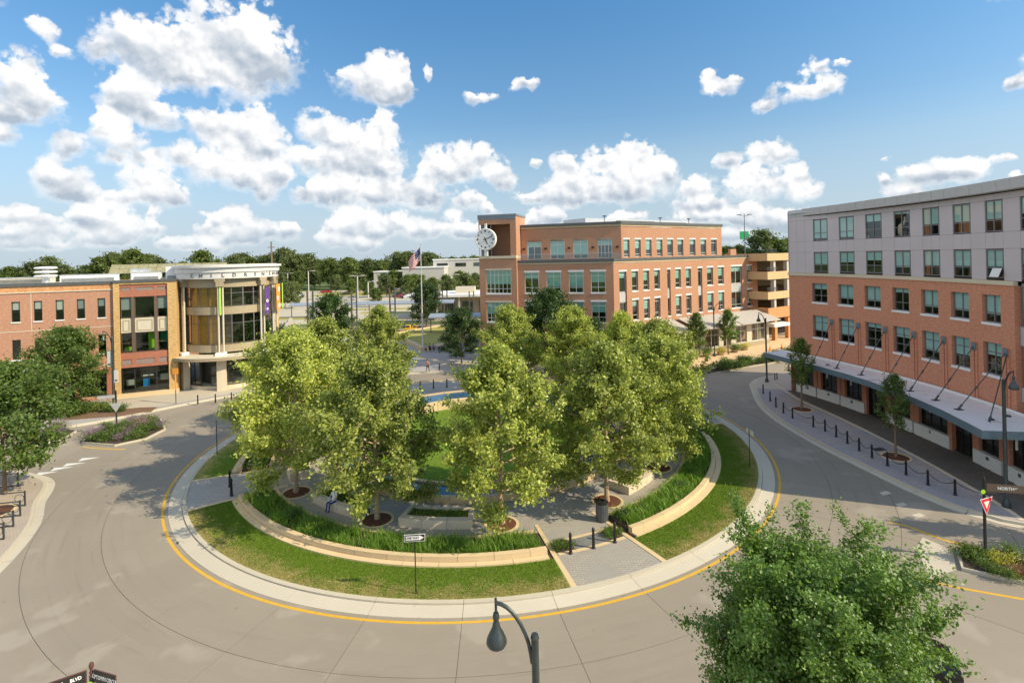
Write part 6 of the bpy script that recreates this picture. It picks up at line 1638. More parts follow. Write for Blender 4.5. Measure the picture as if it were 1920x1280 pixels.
# ---------------------------------------------------------------- signs
def sign_face(par, w, h, z, mat, edge, y=-.03, t=.012):
    q = MB(); q.box(-w / 2, w / 2, y - t, y, z, z + h); link('sign_plate', q.mesh('sign_plate', M[edge]), par)
    q = MB(); q.box(-w / 2 + .02, w / 2 - .02, y - t - .004, y - t - .001, z + .02, z + h - .02); link('sign_face', q.mesh('sign_face', M[mat]), par)
def txt(par, s, size, loc, rz, mat, bold=0., narrow=1., align='CENTER', name='lettering'):
    o = link(name, text_mesh(s, size, .002, M[mat], align, bold, narrow), par); o.location = loc; o.rotation_euler = (0, 0, rz); return o
def oneway(loc, rz, lab):
    t_ = thing('one_way_sign', lab, 'road sign', loc, rz, 'one way signs round the island')
    q = MB(); q.tube([(0, 0, 0), (0, 0, 2.72)], .028, 6); link('post', q.mesh('post', M['black_metal']), t_)
    sign_face(t_, .92, .32, 2.36, 'sign_black', 'sign_white')
    q = MB(); y = -.0495
    q.face([(-.40, y, 2.43), (.20, y, 2.43), (.20, y, 2.40), (.41, y, 2.52), (.20, y, 2.64), (.20, y, 2.61), (-.40, y, 2.61)]); link('arrow', q.mesh('arrow', M['sign_white']), t_)
    txt(t_, 'ONE WAY', .145, (-.10, -.052, 2.52), 0, 'sign_black', .004, .88)
    return t_
oneway((*at(780, 1113, .14), .14), rad(4), 'one way sign with a right arrow in the front lawn')
oneway((*at(407, 851, .14), .14), rad(118), 'one way sign seen from behind at the left edge of the island')
oneway((*at(1406, 878, .14), .14), rad(96), 'one way sign seen edge-on in the shaded right lawn')
# yield sign with street name in the right median
x, y = at(1848, 1047, .15)
ys = thing('yield_sign_post', 'dark post with a red and white yield triangle and a North street name blade', 'road sign', (x, y, .16))
q = MB(); q.lathe([(.14, 0), (.13, .12), (.07, .2), (.06, 3.75), (.065, 3.78), (.03, 3.86), (0, 3.9)], 10); link('post', q.mesh('post', M['black_metal'], smooth=True), ys)
q = MB(); q.tube([(0, 0, 3.78), (-.05, 0, 4.25)], .02, 5); link('finial', q.mesh('finial', M['black_metal']), ys)
A = rad(-26)
tri = link('yield_plate', None, ys) if False else None
def tri_mesh(s, y, mat):
    q = MB(); h = s * .866; c = 2.52
    q.face([(-s / 2, y, c + h / 3), (0, y, c - 2 * h / 3), (s / 2, y, c + h / 3)]); q.face([(-s / 2, y + .012, c + h / 3), (s / 2, y + .012, c + h / 3), (0, y + .012, c - 2 * h / 3)])
    for a, b in (((-s / 2, c + h / 3), (0, c - 2 * h / 3)), ((0, c - 2 * h / 3), (s / 2, c + h / 3)), ((s / 2, c + h / 3), (-s / 2, c + h / 3))): q.face([(a[0], y, a[1]), (b[0], y, b[1]), (b[0], y + .012, b[1]), (a[0], y + .012, a[1])])
    return q.mesh('yield_plate', M[mat])
for s, yy, mt in ((.94, -.09, 'sign_white'), (.86, -.094, 'sign_red'), (.40, -.098, 'sign_white')):
    o = link('yield_plate', tri_mesh(s, yy, mt), ys, (0, 0, .13), rad(20))
q = MB(); q.box(.10, 1.62, -.012, .012, 3.22, 3.58); o = link('name_blade', q.mesh('name_blade', M['frame_brown']), ys, (0, 0, 0), rad(-14))
txt(ys, 'NORTH', .20, (.86 * cos(rad(-14)) - .0 , .86 * sin(rad(-14)) - .018, 3.40), rad(-14), 'sign_white', .006, .95)
txt(ys, 'ST', .10, (1.26 * cos(rad(-14)), 1.26 * sin(rad(-14)) - .018, 3.43), rad(-14), 'sign_white', .003)
q = MB(); q.tube([(.05, 0, 3.18), (.5, 0, 3.12), (.9, 0, 3.21)], .015, 5); link('bracket', q.mesh('bracket', M['black_metal']), ys, (0, 0, 0), rad(-14))
q = MB()
for k in range(14):
    a, b = 2 * pi * k / 14, 2 * pi * (k + 1) / 14; q.face([(-.11, -.08, 3.22), (-.11 + .11 * cos(b), -.08, 3.22 + .11 * sin(b)), (-.11 + .11 * cos(a), -.08, 3.22 + .11 * sin(a))][::-1])
link('green_disc', q.mesh('green_disc', M['sign_green']), ys)
# the same post at the left median, seen from behind
x, y = at(219, 813, .15)
yl = thing('yield_sign_post', 'dark post with the back of a yield triangle standing in the left purple flower bed', 'road sign', (x, y, .16))
q = MB(); q.lathe([(.14, 0), (.13, .12), (.07, .2), (.06, 3.75), (.065, 3.78), (.03, 3.86), (0, 3.9)], 10); link('post', q.mesh('post', M['black_metal'], smooth=True), yl)
o = link('yield_plate', tri_mesh(.94, -.09, 'sign_back'), yl, (0, 0, -.05), rad(20))
q = MB(); q.box(-1.35, -.08, -.012, .012, 3.20, 3.5); link('name_blade', q.mesh('name_blade', M['sign_back']), yl, (0, 0, 0), rad(24))
q = MB(); q.box(-1.35, -.08, -.014, .014, 3.50, 3.52); link('blade_edge', q.mesh('blade_edge', M['sign_black']), yl, (0, 0, 0), rad(24))
# street name post at the bottom left
D = 14.45; x = -806 / 985 * D
sn = thing('street_name_post', 'street name post with two dark copper-edged blades at the bottom left corner', 'street sign', (x, D, 0.12))
q = MB(); q.lathe([(.07, 0), (.055, .2), (.05, 3.62), (.05, 3.66)], 10); link('post', q.mesh('post', M['black_metal'], smooth=True), sn)
q = MB(); q.lathe([(.035, 3.62), (.06, 3.66), (.03, 3.70), (.052, 3.76), (.03, 3.82), (.055, 3.90), (.06, 3.97), (.04, 4.02), (0, 4.04)], 12); link('finial', q.mesh('finial', M['copper'], smooth=True), sn)
for rz, s, x0, x1 in ((rad(-17), 1, .10, .92), (rad(32), -1, -1.55, -.10)):
    q = MB(); q.box(x0, x1, -.015, .015, 3.52, 3.86); b_ = link('name_blade', q.mesh('name_blade', M['copper']), sn, (0, 0, 0), rz)
    q = MB(); q.box(x0 + .025, x1 - .025, -.020, -.0155, 3.545, 3.835); link('blade_face', q.mesh('blade_face', M['sign_black']), b_)
txt(sn, 'UPTOWN CIRCLE', .155, (.51 * cos(rad(-17)) - .006, .51 * sin(rad(-17)) - .023, 3.68), rad(-17), 'sign_white', .002, .72)
txt(sn, 'BLVD', .13, (-.33 * cos(rad(32)) + .012, -.33 * sin(rad(32)) - .021, 3.72), rad(32), 'sign_white', .004, .8)
txt(sn, 'ON', .19, (-.72 * cos(rad(32)) + .012, -.72 * sin(rad(32)) - .021, 3.69), rad(32), 'sign_white', .006, .8)
q = MB()
for k in range(14):
    a, b = 2 * pi * k / 14, 2 * pi * (k + 1) / 14; q.face([(.02, -.075, 3.46), (.02 + .10 * cos(a), -.075, 3.46 + .10 * sin(a)), (.02 + .10 * cos(b), -.075, 3.46 + .10 * sin(b))])
link('green_disc', q.mesh('green_disc', M['sign_green']), sn)
q = MB(); q.tube([(.06, 0, 3.40), (.2, 0, 3.48), (.45, 0, 3.49), (.62, 0, 3.40)], .02, 6); link('scroll', q.mesh('scroll', M['copper']), sn, (0, 0, 0), rad(-17))
# orange topped post by the museum
x, y = at(330, 757, .13)
t_ = thing('orange_post', 'thin post with an orange upper half at the museum kerb', 'post', (x, y, .135))
q = MB(); q.tube([(0, 0, 0), (0, 0, 1.5)], .05, 6); link('lower_post', q.mesh('lower_post', M['grey_metal']), t_)
q = MB(); q.tube([(0, 0, 1.5), (0, 0, 3.2)], .07, 6); q.box(-.3, .3, -.03, .03, 3.2, 3.8); link('upper_post', q.mesh('upper_post', M['orange']), t_)
# ---------------------------------------------------------------- litter bin, bike racks, cones
x, y = at(1129, 975, .12)
t_ = thing('litter_bin', 'round dark slatted litter bin on the island pavement near the south path', 'litter bin', (x, y, .123))
for k in range(20):
    a = 2 * pi * k / 20; q = MB(); c = Vector((.33 * cos(a), .33 * sin(a), 0)); u = Vector((-sin(a), cos(a), 0)) * .043; n_ = Vector((cos(a), sin(a), 0)) * .015
    q.hexa([c - u - n_ + Vector((0, 0, .06)), c - u + n_ + Vector((0, 0, .06)), c + u + n_ + Vector((0, 0, .06)), c + u - n_ + Vector((0, 0, .06)), c - u - n_ + Vector((0, 0, .98)), c - u + n_ + Vector((0, 0, .98)), c + u + n_ + Vector((0, 0, .98)), c + u - n_ + Vector((0, 0, .98))]); link('slat', q.mesh('slat', M['grey_metal']), t_)
q = MB(); q.lathe([(.29, .02), (.29, .99), (.36, 1.0), (.36, 1.06), (.15, 1.12), (.14, 1.02), (0, .9)], 20); link('body', q.mesh('body', M['black_metal']), t_)
rk = thing('bike_rack', '', 'bike rack'); urk = []
for x0 in (0, -2.3):
    q = MB(); q.box(x0 - .035, x0 + .035, -.035, .035, 0, .95); link('post', q.mesh('post', M['lamp_metal']), rk)
for z in (.04, .86):
    q = MB(); q.box(-2.265, -.036, -.02, .02, z, z + .05); link('rail', q.mesh('rail', M['lamp_metal']), rk)
q = MB(); q.tube([(-.3 + .25 * cos(t), 0, .5 + .25 * math.sin(t)) for t in np.linspace(0, 2 * pi, 13)], .015, 5); link('hoop', q.mesh('hoop', M['lamp_metal']), rk)
for i, (px, py) in enumerate(((7, 1011), (25, 987), (38, 967), (47, 948), (34, 911))):
    place(rk, urk, (*at(px, py, .135), .135), rad(12), f'{ORD[i]} of the grey bike racks on the left pavement, counted from the nearest', 'bike racks on the left pavement')
tree_pit(*at(-20, 962, .135), .137, 1.1, 'orange mulch pit beside the bike racks on the left pavement', None)
cn = thing('traffic_cone', '', 'traffic cone'); ucn = []
q = MB(); q.box(-.2, .2, -.2, .2, 0, .04); q.lathe([(.15, .04), (.03, .8), (0, .8)], 10); link('body', q.mesh('body', M['orange']), cn)
for i, (px, py) in enumerate(((1444, 657), (1466, 653))): place(cn, ucn, (*at(px, py, .14), .142), 0, ('left', 'right')[i] + ' orange traffic cone before the parking garage', 'cones before the garage')
# ---------------------------------------------------------------- flag
x, y = at(793, 656, .13)
fp = thing('flagpole', 'tall pale flagpole on the plaza left of the clock tower', 'flagpole', (x, y, .6))
top = 15 + (483 - 452 - 3.8) * y / 985
q = MB(); q.lathe([(.22, -.45), (.16, .1), (.13, .2), (.06, top - .7), (0, top - .7)], 10); link('pole', q.mesh('pole', M['pale_metal'], smooth=True), fp)
q = MB(); q.lathe([(0, -.02), (.14, .12), (0, .26)], 10, (0, 0, top - .7)); link('ball', q.mesh('ball', M['pale_metal'], smooth=True), fp)
W, Hf = 22, 12
V = []; UVs = []
for j in range(Hf + 1):
    for i in range(W + 1):
        u, v = i / W, j / Hf
        X = -u * 2.0; Z = top - 1.0 - (1 - v) * 2.2 - u * 2.0 + .10 * math.sin(u * 9 + v * 2)
        V.append((x - .08 + X + .05 * math.sin(v * 5), y + .28 * math.sin(u * 7 + v * 1.5) * u ** .5, Z + .6)); UVs.append((u, v))
F = [(j * (W + 1) + i, j * (W + 1) + i + 1, (j + 1) * (W + 1) + i + 1, (j + 1) * (W + 1) + i) for j in range(Hf) for i in range(W)]
me = bpy.data.meshes.new('flag'); me.from_pydata([(a - x, b - y, c) for a, b, c in V], [], F); ul_ = me.uv_layers.new(name='UVMap')
for l in me.loops: ul_.data[l.index].uv = UVs[l.vertex_index]
me.materials.append(M['flag']); me.shade_smooth()
tag(link('flag', me, None, (x, y, 0)), 'red and white striped flag with a blue starred corner drooping from the flagpole', 'flag')
# planter lawn by the flagpole
PLZ = [at(*p, .13) for p in ((737, 628), (722, 624), (748, 640), (769, 650), (786, 661), (810, 656), (835, 648), (866, 642), (878, 622), (828, 613))][2:] 
LW_ = [at(*p, .13) for p in ((736, 630), (762, 640), (780, 647), (797, 657), (840, 646), (872, 640), (872, 618), (826, 614))]
b = MB(); b.prism(LW_, .12, .45); tag(b.build('plaza_lawn', M['lawn']), kind='structure')
pw = thing('plaza_wall', 'low tan stone wall round the raised lawn at the foot of the flagpole', 'wall', (*LW_[3], .13))
cl = LW_ + LW_[:1]
if sum(p[0] * q_[1] - q_[0] * p[1] for p, q_ in zip(cl, cl[1:])) > 0: cl = cl[::-1]
for p, q_ in zip(cl, cl[1:]):
    n = max(1, int(hypot(q_[0] - p[0], q_[1] - p[1]) / 3))
    for k in range(n):
        a = (p[0] + (q_[0] - p[0]) * k / n, p[1] + (q_[1] - p[1]) * k / n); c = (p[0] + (q_[0] - p[0]) * (k + .985) / n, p[1] + (q_[1] - p[1]) * (k + .985) / n)
        strip([a, c], .01, .75, .13, .66, 'wall_stone', M['stone'], pw)
tree_pit(6.95, 12.5, .13, 1.0, 'mulch pit under the large foreground tree', None)
# ---------------------------------------------------------------- people
def person(loc, rz, lab, pose='walk', shirt=(.03, .03, .03), pants=(.05, .06, .1), hair=(.02, .015, .01), skin=(.45, .27, .19), hgt=1.7, group=None):
    t_ = thing('person', lab, 'person', loc, rz, group)
    k = hgt / 1.72
    if pose == 'sit': hip = .50; J = dict(pelvis=(0, 0, .52), chest=(0, .06, .88), neck=(0, .05, 1.10), head=(0, .02, 1.22), top=(0, .02, 1.32), kl=(-.12, -.42, .52), kr=(.12, -.42, .52), al=(-.12, -.45, .10), ar=(.12, -.45, .10), fl=(-.13, -.58, .04), fr=(.13, -.58, .04), el=(-.27, -.02, .76), er=(.27, -.02, .76), hl=(-.16, -.30, .62), hr=(.16, -.30, .62))
    else:
        s = .20 if pose == 'walk' else .03
        J = dict(pelvis=(0, 0, .92), chest=(0, 0, 1.28), neck=(0, 0, 1.47), head=(0, -.01, 1.59), top=(0, -.01, 1.69), kl=(-.10, -s * .8, .50), kr=(.10, s * .35, .50), al=(-.10, -s, .09), ar=(.10, s * 1.4, .12), fl=(-.11, -s - .16, .04), fr=(.11, s * 1.3 - .14, .05), el=(-.27, s * .3, 1.12), er=(.27, -s * .2, 1.12), hl=(-.25, s * .1 - .1, .88), hr=(.25, -s * .7 - .1, .90))
    px_, ch = J['pelvis'], J['chest']
    J['hipl'] = (px_[0] - .10, px_[1], px_[2] - .05); J['hipr'] = (px_[0] + .10, px_[1], px_[2] - .05); J['shl'] = (ch[0] - .19, ch[1], ch[2] + .11); J['shr'] = (ch[0] + .19, ch[1], ch[2] + .11)
    names = ['pelvis', 'chest', 'neck', 'head', 'top', 'hipl', 'kl', 'al', 'fl', 'hipr', 'kr', 'ar', 'fr', 'shl', 'el', 'hl', 'shr', 'er', 'hr']
    Rr = dict(pelvis=.15, chest=.15, neck=.055, head=.10, top=.075, hipl=.095, kl=.062, al=.042, fl=.04, hipr=.095, kr=.062, ar=.042, fr=.04, shl=.065, el=.042, hl=.036, shr=.065, er=.042, hr=.036)
    E_ = [('pelvis', 'chest'), ('chest', 'neck'), ('neck', 'head'), ('head', 'top'), ('pelvis', 'hipl'), ('hipl', 'kl'), ('kl', 'al'), ('al', 'fl'), ('pelvis', 'hipr'), ('hipr', 'kr'), ('kr', 'ar'), ('ar', 'fr'), ('chest', 'shl'), ('shl', 'el'), ('el', 'hl'), ('chest', 'shr'), ('shr', 'er'), ('er', 'hr')]
    me = bpy.data.meshes.new('body'); me.from_pydata([tuple(c * k for c in J[n]) for n in names], [(names.index(a), names.index(b)) for a, b in E_], [])
    o = link('body', me, t_)
    md = o.modifiers.new('skin', 'SKIN'); sv = me.skin_vertices[0].data
    for i, n in enumerate(names): sv[i].radius = (Rr[n] * k, Rr[n] * k * (.72 if n in ('chest', 'pelvis') else 1)); sv[i].use_root = n == 'pelvis'
    o.modifiers.new('sub', 'SUBSURF').levels = 1
    dg = bpy.context.evaluated_depsgraph_get(); nm = bpy.data.meshes.new_from_object(o.evaluated_get(dg)); o.modifiers.clear(); o.data = nm; nm.name = 'body'
    nm.materials.clear()
    for nme, c in (('skin', skin), ('shirt', shirt), ('trousers', pants), ('shoe', (.04, .035, .03))): nm.materials.append(plain(nme, c, .8, var=.1))
    z_n, z_w, fa = J['neck'][2] * k - .02, (px_[2] + .04) * k, .10 * k
    for p in nm.polygons:
        c = p.center
        arm = abs(c.x) > .22 * k and c.z > .55 * k
        p.material_index = 0 if (c.z > z_n or (arm and c.z < J['el'][2] * k + .06)) else (1 if c.z > z_w or arm else (3 if c.z < fa else 2))
        p.use_smooth = True
    h = J['head']; q = MB()
    q.lathe([(.085, .02), (.112, .06), (.11, .10), (.07, .145), (0, .16)], 10, (h[0] * k, h[1] * k + .02, h[2] * k)); link('hair', q.mesh('hair', plain('hair', hair, .6), smooth=True), t_)
    return t_
x, y = at(802, 698, .13); person((x, y, .135), rad(160), 'person in dark trousers and a pinkish top walking on the plaza kerb', 'walk', (.50, .22, .20), (.02, .02, .025))
for i, (px, py, ps, s, p_, lab) in enumerate(((798, 660, 'sit', (.30, .33, .38), (.03, .03, .05), 'seated person in grey at the flagpole wall, leftmost of the group'), (806, 660, 'sit', (.03, .03, .03), (.03, .03, .03), 'seated person all in black at the flagpole wall'), (813, 659, 'sit', (.12, .18, .40), (.03, .03, .05), 'seated person in a blue top by the flagpole wall'), (823, 660, 'stand', (.62, .64, .68), (.06, .08, .2), 'standing person in a white top right of the flagpole'), (829, 660, 'stand', (.70, .70, .72), (.1, .14, .35), 'standing person in white and blue, rightmost of the flagpole group'))):
    x, y = at(px, py, .13); person((x, y, .135), rad(180 if i < 3 else 30), lab, ps, s, p_)
x, y = at(624, 947, .12); c = pol(14.75, -123.6); person((c[0], c[1], .135), rad(-123.6 + 90), 'person in a white and blue shirt seated on the left planter bench', 'sit', (.62, .66, .80), (.03, .05, .2))
x, y = at(690, 972, .12); person((x, y, .125), rad(200), 'person in a light blue top standing behind the second plane tree trunk', 'stand', (.25, .42, .50), (.03, .05, .08), hgt=1.2)
# ---------------------------------------------------------------- vehicles
def car(loc, rz, col, lab, kind='suv', L=4.6, Wd=1.84, Hh=1.66, metal=.3, group=None, name='parked_car'):
    t_ = thing(name, lab, {'pickup': 'pickup truck', 'suv': 'car', 'sedan': 'car'}[kind], loc, rz, group)
    pm = material('car_paint', lambda t: pr(t, col, .28, metal, **{'Coat Weight': .6, 'Coat Roughness': .06}))
    hl, hw = L / 2, Wd / 2
    belt = Hh * .60
    xs = np.linspace(-hl, hl, 15)
    def sect(x):                                     # half width and bonnet height along the car
        e = abs(x) / hl; w = hw * (1 - .16 * max(0, (e - .72) / .28) ** 2)
        zt = belt * (1.0 - (.16 if x > hl * .42 else .0) - .10 * max(0, (e - .85) / .15))
        if kind == 'pickup' and x < -.1 * hl: zt = belt * .96
        zb = .26 + .12 * max(0, (e - .88) / .12); return w, zt, zb
    q = MB(); rings = []
    for x in xs:
        w, zt, zb = sect(x); rings.append([(x, -w * .92, zb), (x, -w, zb + .18), (x, -w, zt * .80), (x, -w * .93, zt), (x, 0, zt * 1.025), (x, w * .93, zt), (x, w, zt * .80), (x, w, zb + .18), (x, w * .92, zb), (x, 0, zb - .02)])
    for A_, B_ in zip(rings, rings[1:]):
        for i in range(10): q.face([A_[i], B_[i], B_[(i + 1) % 10], A_[(i + 1) % 10]])
    q.face(rings[0]); q.face(rings[-1][::-1])
    link('body', q.mesh('body', pm, smooth=True), t_)
    c0, c1, r0, r1 = {'suv': (-hl * .93, hl * .46, -hl * .78, hl * .10), 'sedan': (-hl * .72, hl * .48, -hl * .40, hl * .08), 'pickup': (-hl * .22, hl * .46, -hl * .16, hl * .12)}[kind]
    w0, w1 = hw * .90, hw * .74
    def frust(z0, z1, a0, a1, b0, b1, wa, wb, nm, mt, par=t_):
        q = MB(); q.hexa([(a0, -wa, z0), (a1, -wa, z0), (a1, wa, z0), (a0, wa, z0), (b0, -wb, z1), (b1, -wb, z1), (b1, wb, z1), (b0, wb, z1)]); return link(nm, q.mesh(nm, mt), par)
    zt = belt * .97; zr = Hh - .07
    frust(zt, zr, c0, c1, r0, r1, w0, w1, 'window_band', M['glass_car'])
    frust(zr + .001, Hh, r0 - .03, r1 + .03, r0 + .08, r1 - .12, w1 + .02, w1 - .10, 'roof', pm)
    for s in (-1, 1):
        for u in (0, .38, .68, 1):
            q = MB(); xa, xb = c0 + (c1 - c0) * u, r0 + (r1 - r0) * u; q.tube([(xa, s * (w0 + .005), zt), (xb, s * (w1 + .005), zr)], .045, 5); link('pillar', q.mesh('pillar', pm), t_)
        for xw in (-hl * .60, hl * .62):
            wm = MB(); n = 18; R = .34
            wh = MB(); 
            prof = [(.20, .11), (R - .02, .11), (R, .07), (R, -.07), (R - .02, -.11), (.20, -.11)]
            for (ra, ya), (rb, yb) in zip(prof, prof[1:]):
                for k in range(n):
                    a, b = 2 * pi * k / n, 2 * pi * (k + 1) / n
                    wh.face([(xw + ra * cos(a), s * (hw - .12) + ya, R + ra * sin(a)), (xw + ra * cos(b), s * (hw - .12) + ya, R + ra * sin(b)), (xw + rb * cos(b), s * (hw - .12) + yb, R + rb * sin(b)), (xw + rb * cos(a), s * (hw - .12) + yb, R + rb * sin(a))])
            w_ = link('wheel', wh.mesh('wheel', M['tyre']), t_)
            rm = MB()
            for k in range(7):
                a = 2 * pi * k / 7; u = Vector((cos(a), 0, sin(a))); v = Vector((-sin(a), 0, cos(a))) * .028; c = Vector((xw, s * (hw - .02), R))
                rm.face([c + u * .05 - v, c + u * .23 - v, c + u * .23 + v, c + u * .05 + v])
            rm.lathe([(.06, 0), (.06, .001)], 8, (xw, s * (hw - .02), R)); link('rim', rm.mesh('rim', M['rim']), w_)
            dk = MB()
            for k in range(n):
                a, b = 2 * pi * k / n, 2 * pi * (k + 1) / n; y = s * (hw - .05)
                dk.face([(xw, y, R), (xw + .235 * cos(a), y, R + .235 * sin(a)), (xw + .235 * cos(b), y, R + .235 * sin(b))])
                y2 = s * (hw + .004); dk.face([(xw + .40 * cos(a / 2), y2, R + .40 * sin(a / 2)), (xw + .36 * cos(a / 2), y2, R + .36 * sin(a / 2)), (xw + .36 * cos(b / 2), y2, R + .36 * sin(b / 2)), (xw + .40 * cos(b / 2), y2, R + .40 * sin(b / 2))])
            link('brake_disc', dk.mesh('brake_disc', M['tyre']), w_)
        q = MB(); q.box(c1 - .35, c1 - .17, s * (hw + .02) if s > 0 else s * (hw + .2), s * (hw + .2) if s > 0 else s * (hw + .02), zt - .02, zt + .16); link('mirror', q.mesh('mirror', pm), t_)
        q = MB(); q.lathe([(.13, 0), (.12, .02), (0, .02)], 8, (hl * .955, s * hw * .66, belt * .70)); link('headlight', q.mesh('headlight', M['sign_white']), t_)
        q = MB(); q.box(-hl - .005, -hl + .10, s * hw * .58 - .13, s * hw * .58 + .13, belt * .62, belt * .86); link('tail_light', q.mesh('tail_light', M['sign_red']), t_)
    return t_
M['glass_car'] = material('car_glass', lambda t: pr(t, (.02, .025, .03), .05, 0, spec=.8))
x, y = at(1742, 1262); car((x - 1.35, y + .55, .005), rad(-24), (.012, .012, .014), 'black car half hidden behind the large foreground tree', 'suv', L=4.4, Hh=1.55, metal=.5)
lot = [((612, 549, 15), (.45, .015, .02), 'red pickup truck crossing the parking lot', 'pickup'), ((562, 556, 200), (.55, .57, .60), 'silver car parked by the trees behind the museum', 'sedan'), ((527, 563, 170), (.05, .06, .08), 'dark car parked beside the lot island tree', 'suv'), ((656, 563, 185), (.60, .61, .62), 'white car nose-in behind the bright lot tree', 'suv'), ((648, 553, 180), (.04, .045, .05), 'dark car behind the white one in the lot', 'sedan'), ((746, 557, 175), (.03, .03, .035), 'black car left of the red one in the lot', 'suv'), ((752, 558, 178), (.42, .05, .06), 'dull red car between the two black ones', 'sedan'), ((761, 559, 172), (.03, .03, .03), 'black car right of the red one in the lot', 'suv'), ((704, 555, 0), (.3, .32, .35), 'grey car behind the small columnar tree', 'sedan')]
for (px, py, rz), c, lab, kd in lot: car((*at(px, py), -.015), rad(rz), c, lab, kd, group='cars in the parking lot', L=5.4 if kd == 'pickup' else 4.6, Hh=1.8 if kd == 'pickup' else 1.6)
# ---------------------------------------------------------------- railway shelters, lot lamps, far buildings
def shelter(p0, p1, h, lab, nm=4):
    t_ = thing('platform_shelter', lab, 'shelter', (*p0, .1), atan2(p1[1] - p0[1], p1[0] - p0[0]), 'railway platform shelters')
    L = hypot(p1[0] - p0[0], p1[1] - p0[1]); n = max(2, int(L / 5))
    for k in range(n):
        q = MB(); a, b = L * k / n + .06, L * (k + 1) / n - .06
        for i in range(6):
            u0, u1 = -1 + 2 * i / 6, -1 + 2 * (i + 1) / 6; z0, z1 = h + .55 * (1 - u0 * u0), h + .55 * (1 - u1 * u1)
            q.face([(a, u0 * 2, z0), (b, u0 * 2, z0), (b, u1 * 2, z1), (a, u1 * 2, z1)]); q.face([(a, u0 * 2, z0 - .1), (a, u1 * 2, z1 - .1), (b, u1 * 2, z1 - .1), (b, u0 * 2, z0 - .1)])
        q.box(a, b, -2.05, -2.0, h - .25, h + .02)
        link('roof_panel', q.mesh('roof_panel', M['steelblue']), t_)
    for k in range(n + 1):
        q = MB(); q.box(L * k / n - .08, L * k / n + .08, -.08, .08, 0, h + .3); link('column', q.mesh('column', M['grey_metal']), t_)
    return t_
shelter(at(547, 596), at(640, 594), 3.4, 'left part of the blue-grey railway shelter behind the museum')
shelter((-40, 127), (-14, 127), 4.6, 'arched blue-grey railway shelter crossing behind the flagpole')
shelter((-16.5, 104.8), (-3, 103.5), 3.6, 'blue-grey platform shelter between the flagpole and the clock tower')
def mast(px, py, top, lab):
    x, y = at(px, py); t_ = thing('shelter_mast', lab, 'mast', (x, y, 0), 0, 'paired steel masts of the platform shelters'); r = rad(ROLL)
    h = CAM_H - ((px - 960) * sin(r) + (top - Y0_PX) * cos(r)) * y / F_PX
    for s in (-.55, .55):
        q = MB(); q.box(s - .14, s + .14, -.14, .14, 0, h); link('post', q.mesh('post', M['frame_brown'] if s < 0 else M['grey_metal']), t_)
    for k in range(int(h / 1.6)):
        q = MB(); q.box(-.41, .41, -.05, .05, 1 + k * 1.6, 1.12 + k * 1.6); link('rung', q.mesh('rung', M['grey_metal']), t_)
for a in ((583, 630, 546, 'paired steel masts nearest the museum drum'), (665, 618, 544, 'paired steel masts left of the flagpole trees'), (737, 622, 540, 'paired steel masts just left of the flag'), (835, 600, 545, 'paired steel masts right of the flagpole'), (885, 598, 546, 'paired steel masts beside the clock tower')): mast(*a)
def lotlamp(px, py, top, lab, arms=2):
    x, y = at(px, py); r = rad(ROLL); h = CAM_H - ((px - 960) * sin(r) + (top - Y0_PX) * cos(r)) * y / F_PX
    t_ = thing('lot_lamp', lab, 'lamp', (x, y, 0), 0, 'pale parking lot lamps')
    q = MB(); q.tube([(0, 0, 0), (0, 0, h)], .22, 6); link('pole', q.mesh('pole', M['far_white']), t_)
    for s in (-1, 1)[:arms] if arms == 2 else (1,):
        q = MB(); q.tube([(0, 0, h), (s * 1.6, 0, h + .25)], .1, 5); q.box(s * 2.2 - .8, s * 2.2 + .8, -.3, .3, h + .15, h + .45); link('lamp_head', q.mesh('lamp_head', M['far_white']), t_)
for a in ((540, 545, 513, 'twin lot lamp beside the museum drum'), (579, 556, 509, 'single-armed lot lamp left of the red pickup', 1), (655, 542, 513, 'twin lot lamp farther right of the pickup'), (671, 560, 518, 'nearer twin lot lamp behind the bright tree'), (691, 572, 529, 'bare lot lamp left of the flag', 1), (847, 560, 516, 'lot lamp before the far pale building', 1)): lotlamp(*a)
up_ = thing('utility_pole', 'tall brown wooden pole rising behind the museum cornice', 'pole', (*at(511, 560), 0))
q = MB(); q.tube([(0, 0, 0), (0, 0, 24)], .32, 7); link('shaft', q.mesh('shaft', M['bark']), up_); q = MB(); q.box(-1.6, 1.6, -.1, .1, 21.5, 21.8); link('cross_arm', q.mesh('cross_arm', M['bark']), up_)
def farbuild(px0, px1, pyb, d, zs, lab, deep=14, mat='far_white', win=True):
    x0, x1 = (px0 - 960) / F_PX * d, (px1 - 960) / F_PX * d
    t_ = thing('far_building', lab, 'building', ((x0 + x1) / 2, d + deep / 2, 0))
    q = MB(); q.box(x0, x1, d, d + deep, -.05, zs); q.build('wall', M[mat], t_)
    q = MB(); q.box(x0 - .3, x1 + .3, d - .3, d + deep + .3, zs + .002, zs + .5); q.build('roof', M['roof_white'], t_)
    if win:
        n = max(2, int((x1 - x0) / 7))
        for k in range(n):
            a = x0 + (x1 - x0) * (k + .2) / n; b = a + (x1 - x0) / n * .6
            q = MB(); q.box(a, b, d - .06, d + .05, zs - 3.2, zs - 1.4); w_ = q.build('window', M['frame_mid'], t_)
            q = MB(); q.box(a + .2, b - .2, d - .09, d - .065, zs - 3.05, zs - 1.55); q.build('pane', M['glass_d'], w_)
    return t_
farbuild(754, 832, 0, 232, 11.3, 'long pale far building behind the flag', win=False); farbuild(812, 915, 0, 246, 14.6, 'taller pale far building next to the clock tower'); farbuild(700, 762, 0, 262, 9.2, 'low pale far wing behind the spruces', win=False)
st = thing('station_canopy', 'flat roofed pale station building with a deep overhang, left of the clock tower', 'building', (-16, 142, 0))
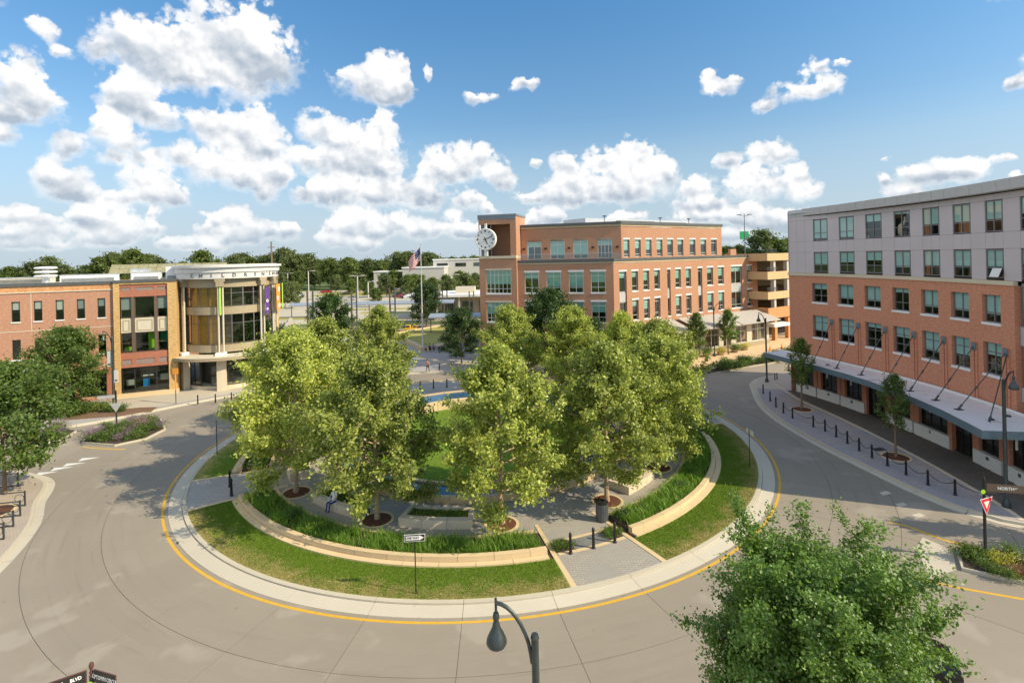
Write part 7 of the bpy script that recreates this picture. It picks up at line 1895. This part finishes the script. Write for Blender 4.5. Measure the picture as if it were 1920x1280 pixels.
q = MB(); q.box(-27.5, 1, 132, 150, 5.4, 6.0); q.build('roof', M['roof_white'], st); q = MB(); q.box(-23, 0, 135, 148, 0, 5.39); q.build('wall', M['beige'], st)
q = MB(); q.box(-15, -10, 138, 142, 6.01, 7.6); q.build('roof_box', M['offwhite'], st)
for k in range(5):
    q = MB(); q.box(-25 + k * 5.6, -24.6 + k * 5.6, 132.5, 132.9, 0, 5.39); q.build('column', M['far_white'], st)
    q = MB(); q.box(-22 + k * 4.4, -19 + k * 4.4, 134.93, 134.99, 1, 4.2); w_ = q.build('window', M['frame_mid'], st); q = MB(); q.box(-21.8 + k * 4.4, -19.2 + k * 4.4, 134.90, 134.925, 1.15, 4.05); q.build('pane', M['glass_d'], w_)
mc = thing('track_machine', 'yellow rail maintenance machine on the tracks behind the lawn', 'machine', (-18, 110, .2)); mc.scale = (.42, .42, .42); mc.location = (-21.5, 109.9, .2)
q = MB(); q.box(-21.5, -15.0, 108.9, 111.1, .9, 1.5); q.build('chassis', M['yellow_mach'], mc); q = MB(); q.box(-20.5, -18.2, 109, 111, 1.501, 3.1); q.build('cab', M['yellow_mach'], mc); q = MB(); q.tube([(-17.6, 110, 1.5), (-16.4, 110, 3.4), (-14.6, 110, 2.2)], .15, 6); q.build('boom', M['yellow_mach'], mc)
q = MB(); q.box(-20.3, -18.4, 108.96, 108.99, 2.0, 2.9); q.build('window', M['glass_car'], mc)
for xx in (-20.8, -15.8):
    q = MB(); q.tube([(xx, 109, .55), (xx, 111, .55)], .36, 10); q.build('wheel', M['tyre'], mc)
fc = thing('track_fence', 'dark picket fence along the railway behind the shelters', 'fence', (-24, 121, 0))
q = MB()
for k in range(90): q.box(-40 + k * .34, -39.97 + k * .34, 121, 121.03, 0, 1.6)
tag(q.build('pickets', M['black_metal'], fc), kind='stuff')
for z in (.25, 1.45):
    q = MB(); q.box(-40, -9.5, 120.96, 120.995, z, z + .06); q.build('rail', M['black_metal'], fc)
bw = thing('bridge_wall', 'concrete parapet wall of the ramp beside the museum', 'wall', (*at(530, 640), 0))
strip([at(520, 655), at(548, 605)], 0, .6, .1, 1.3, 'parapet', M['walk'], bw)
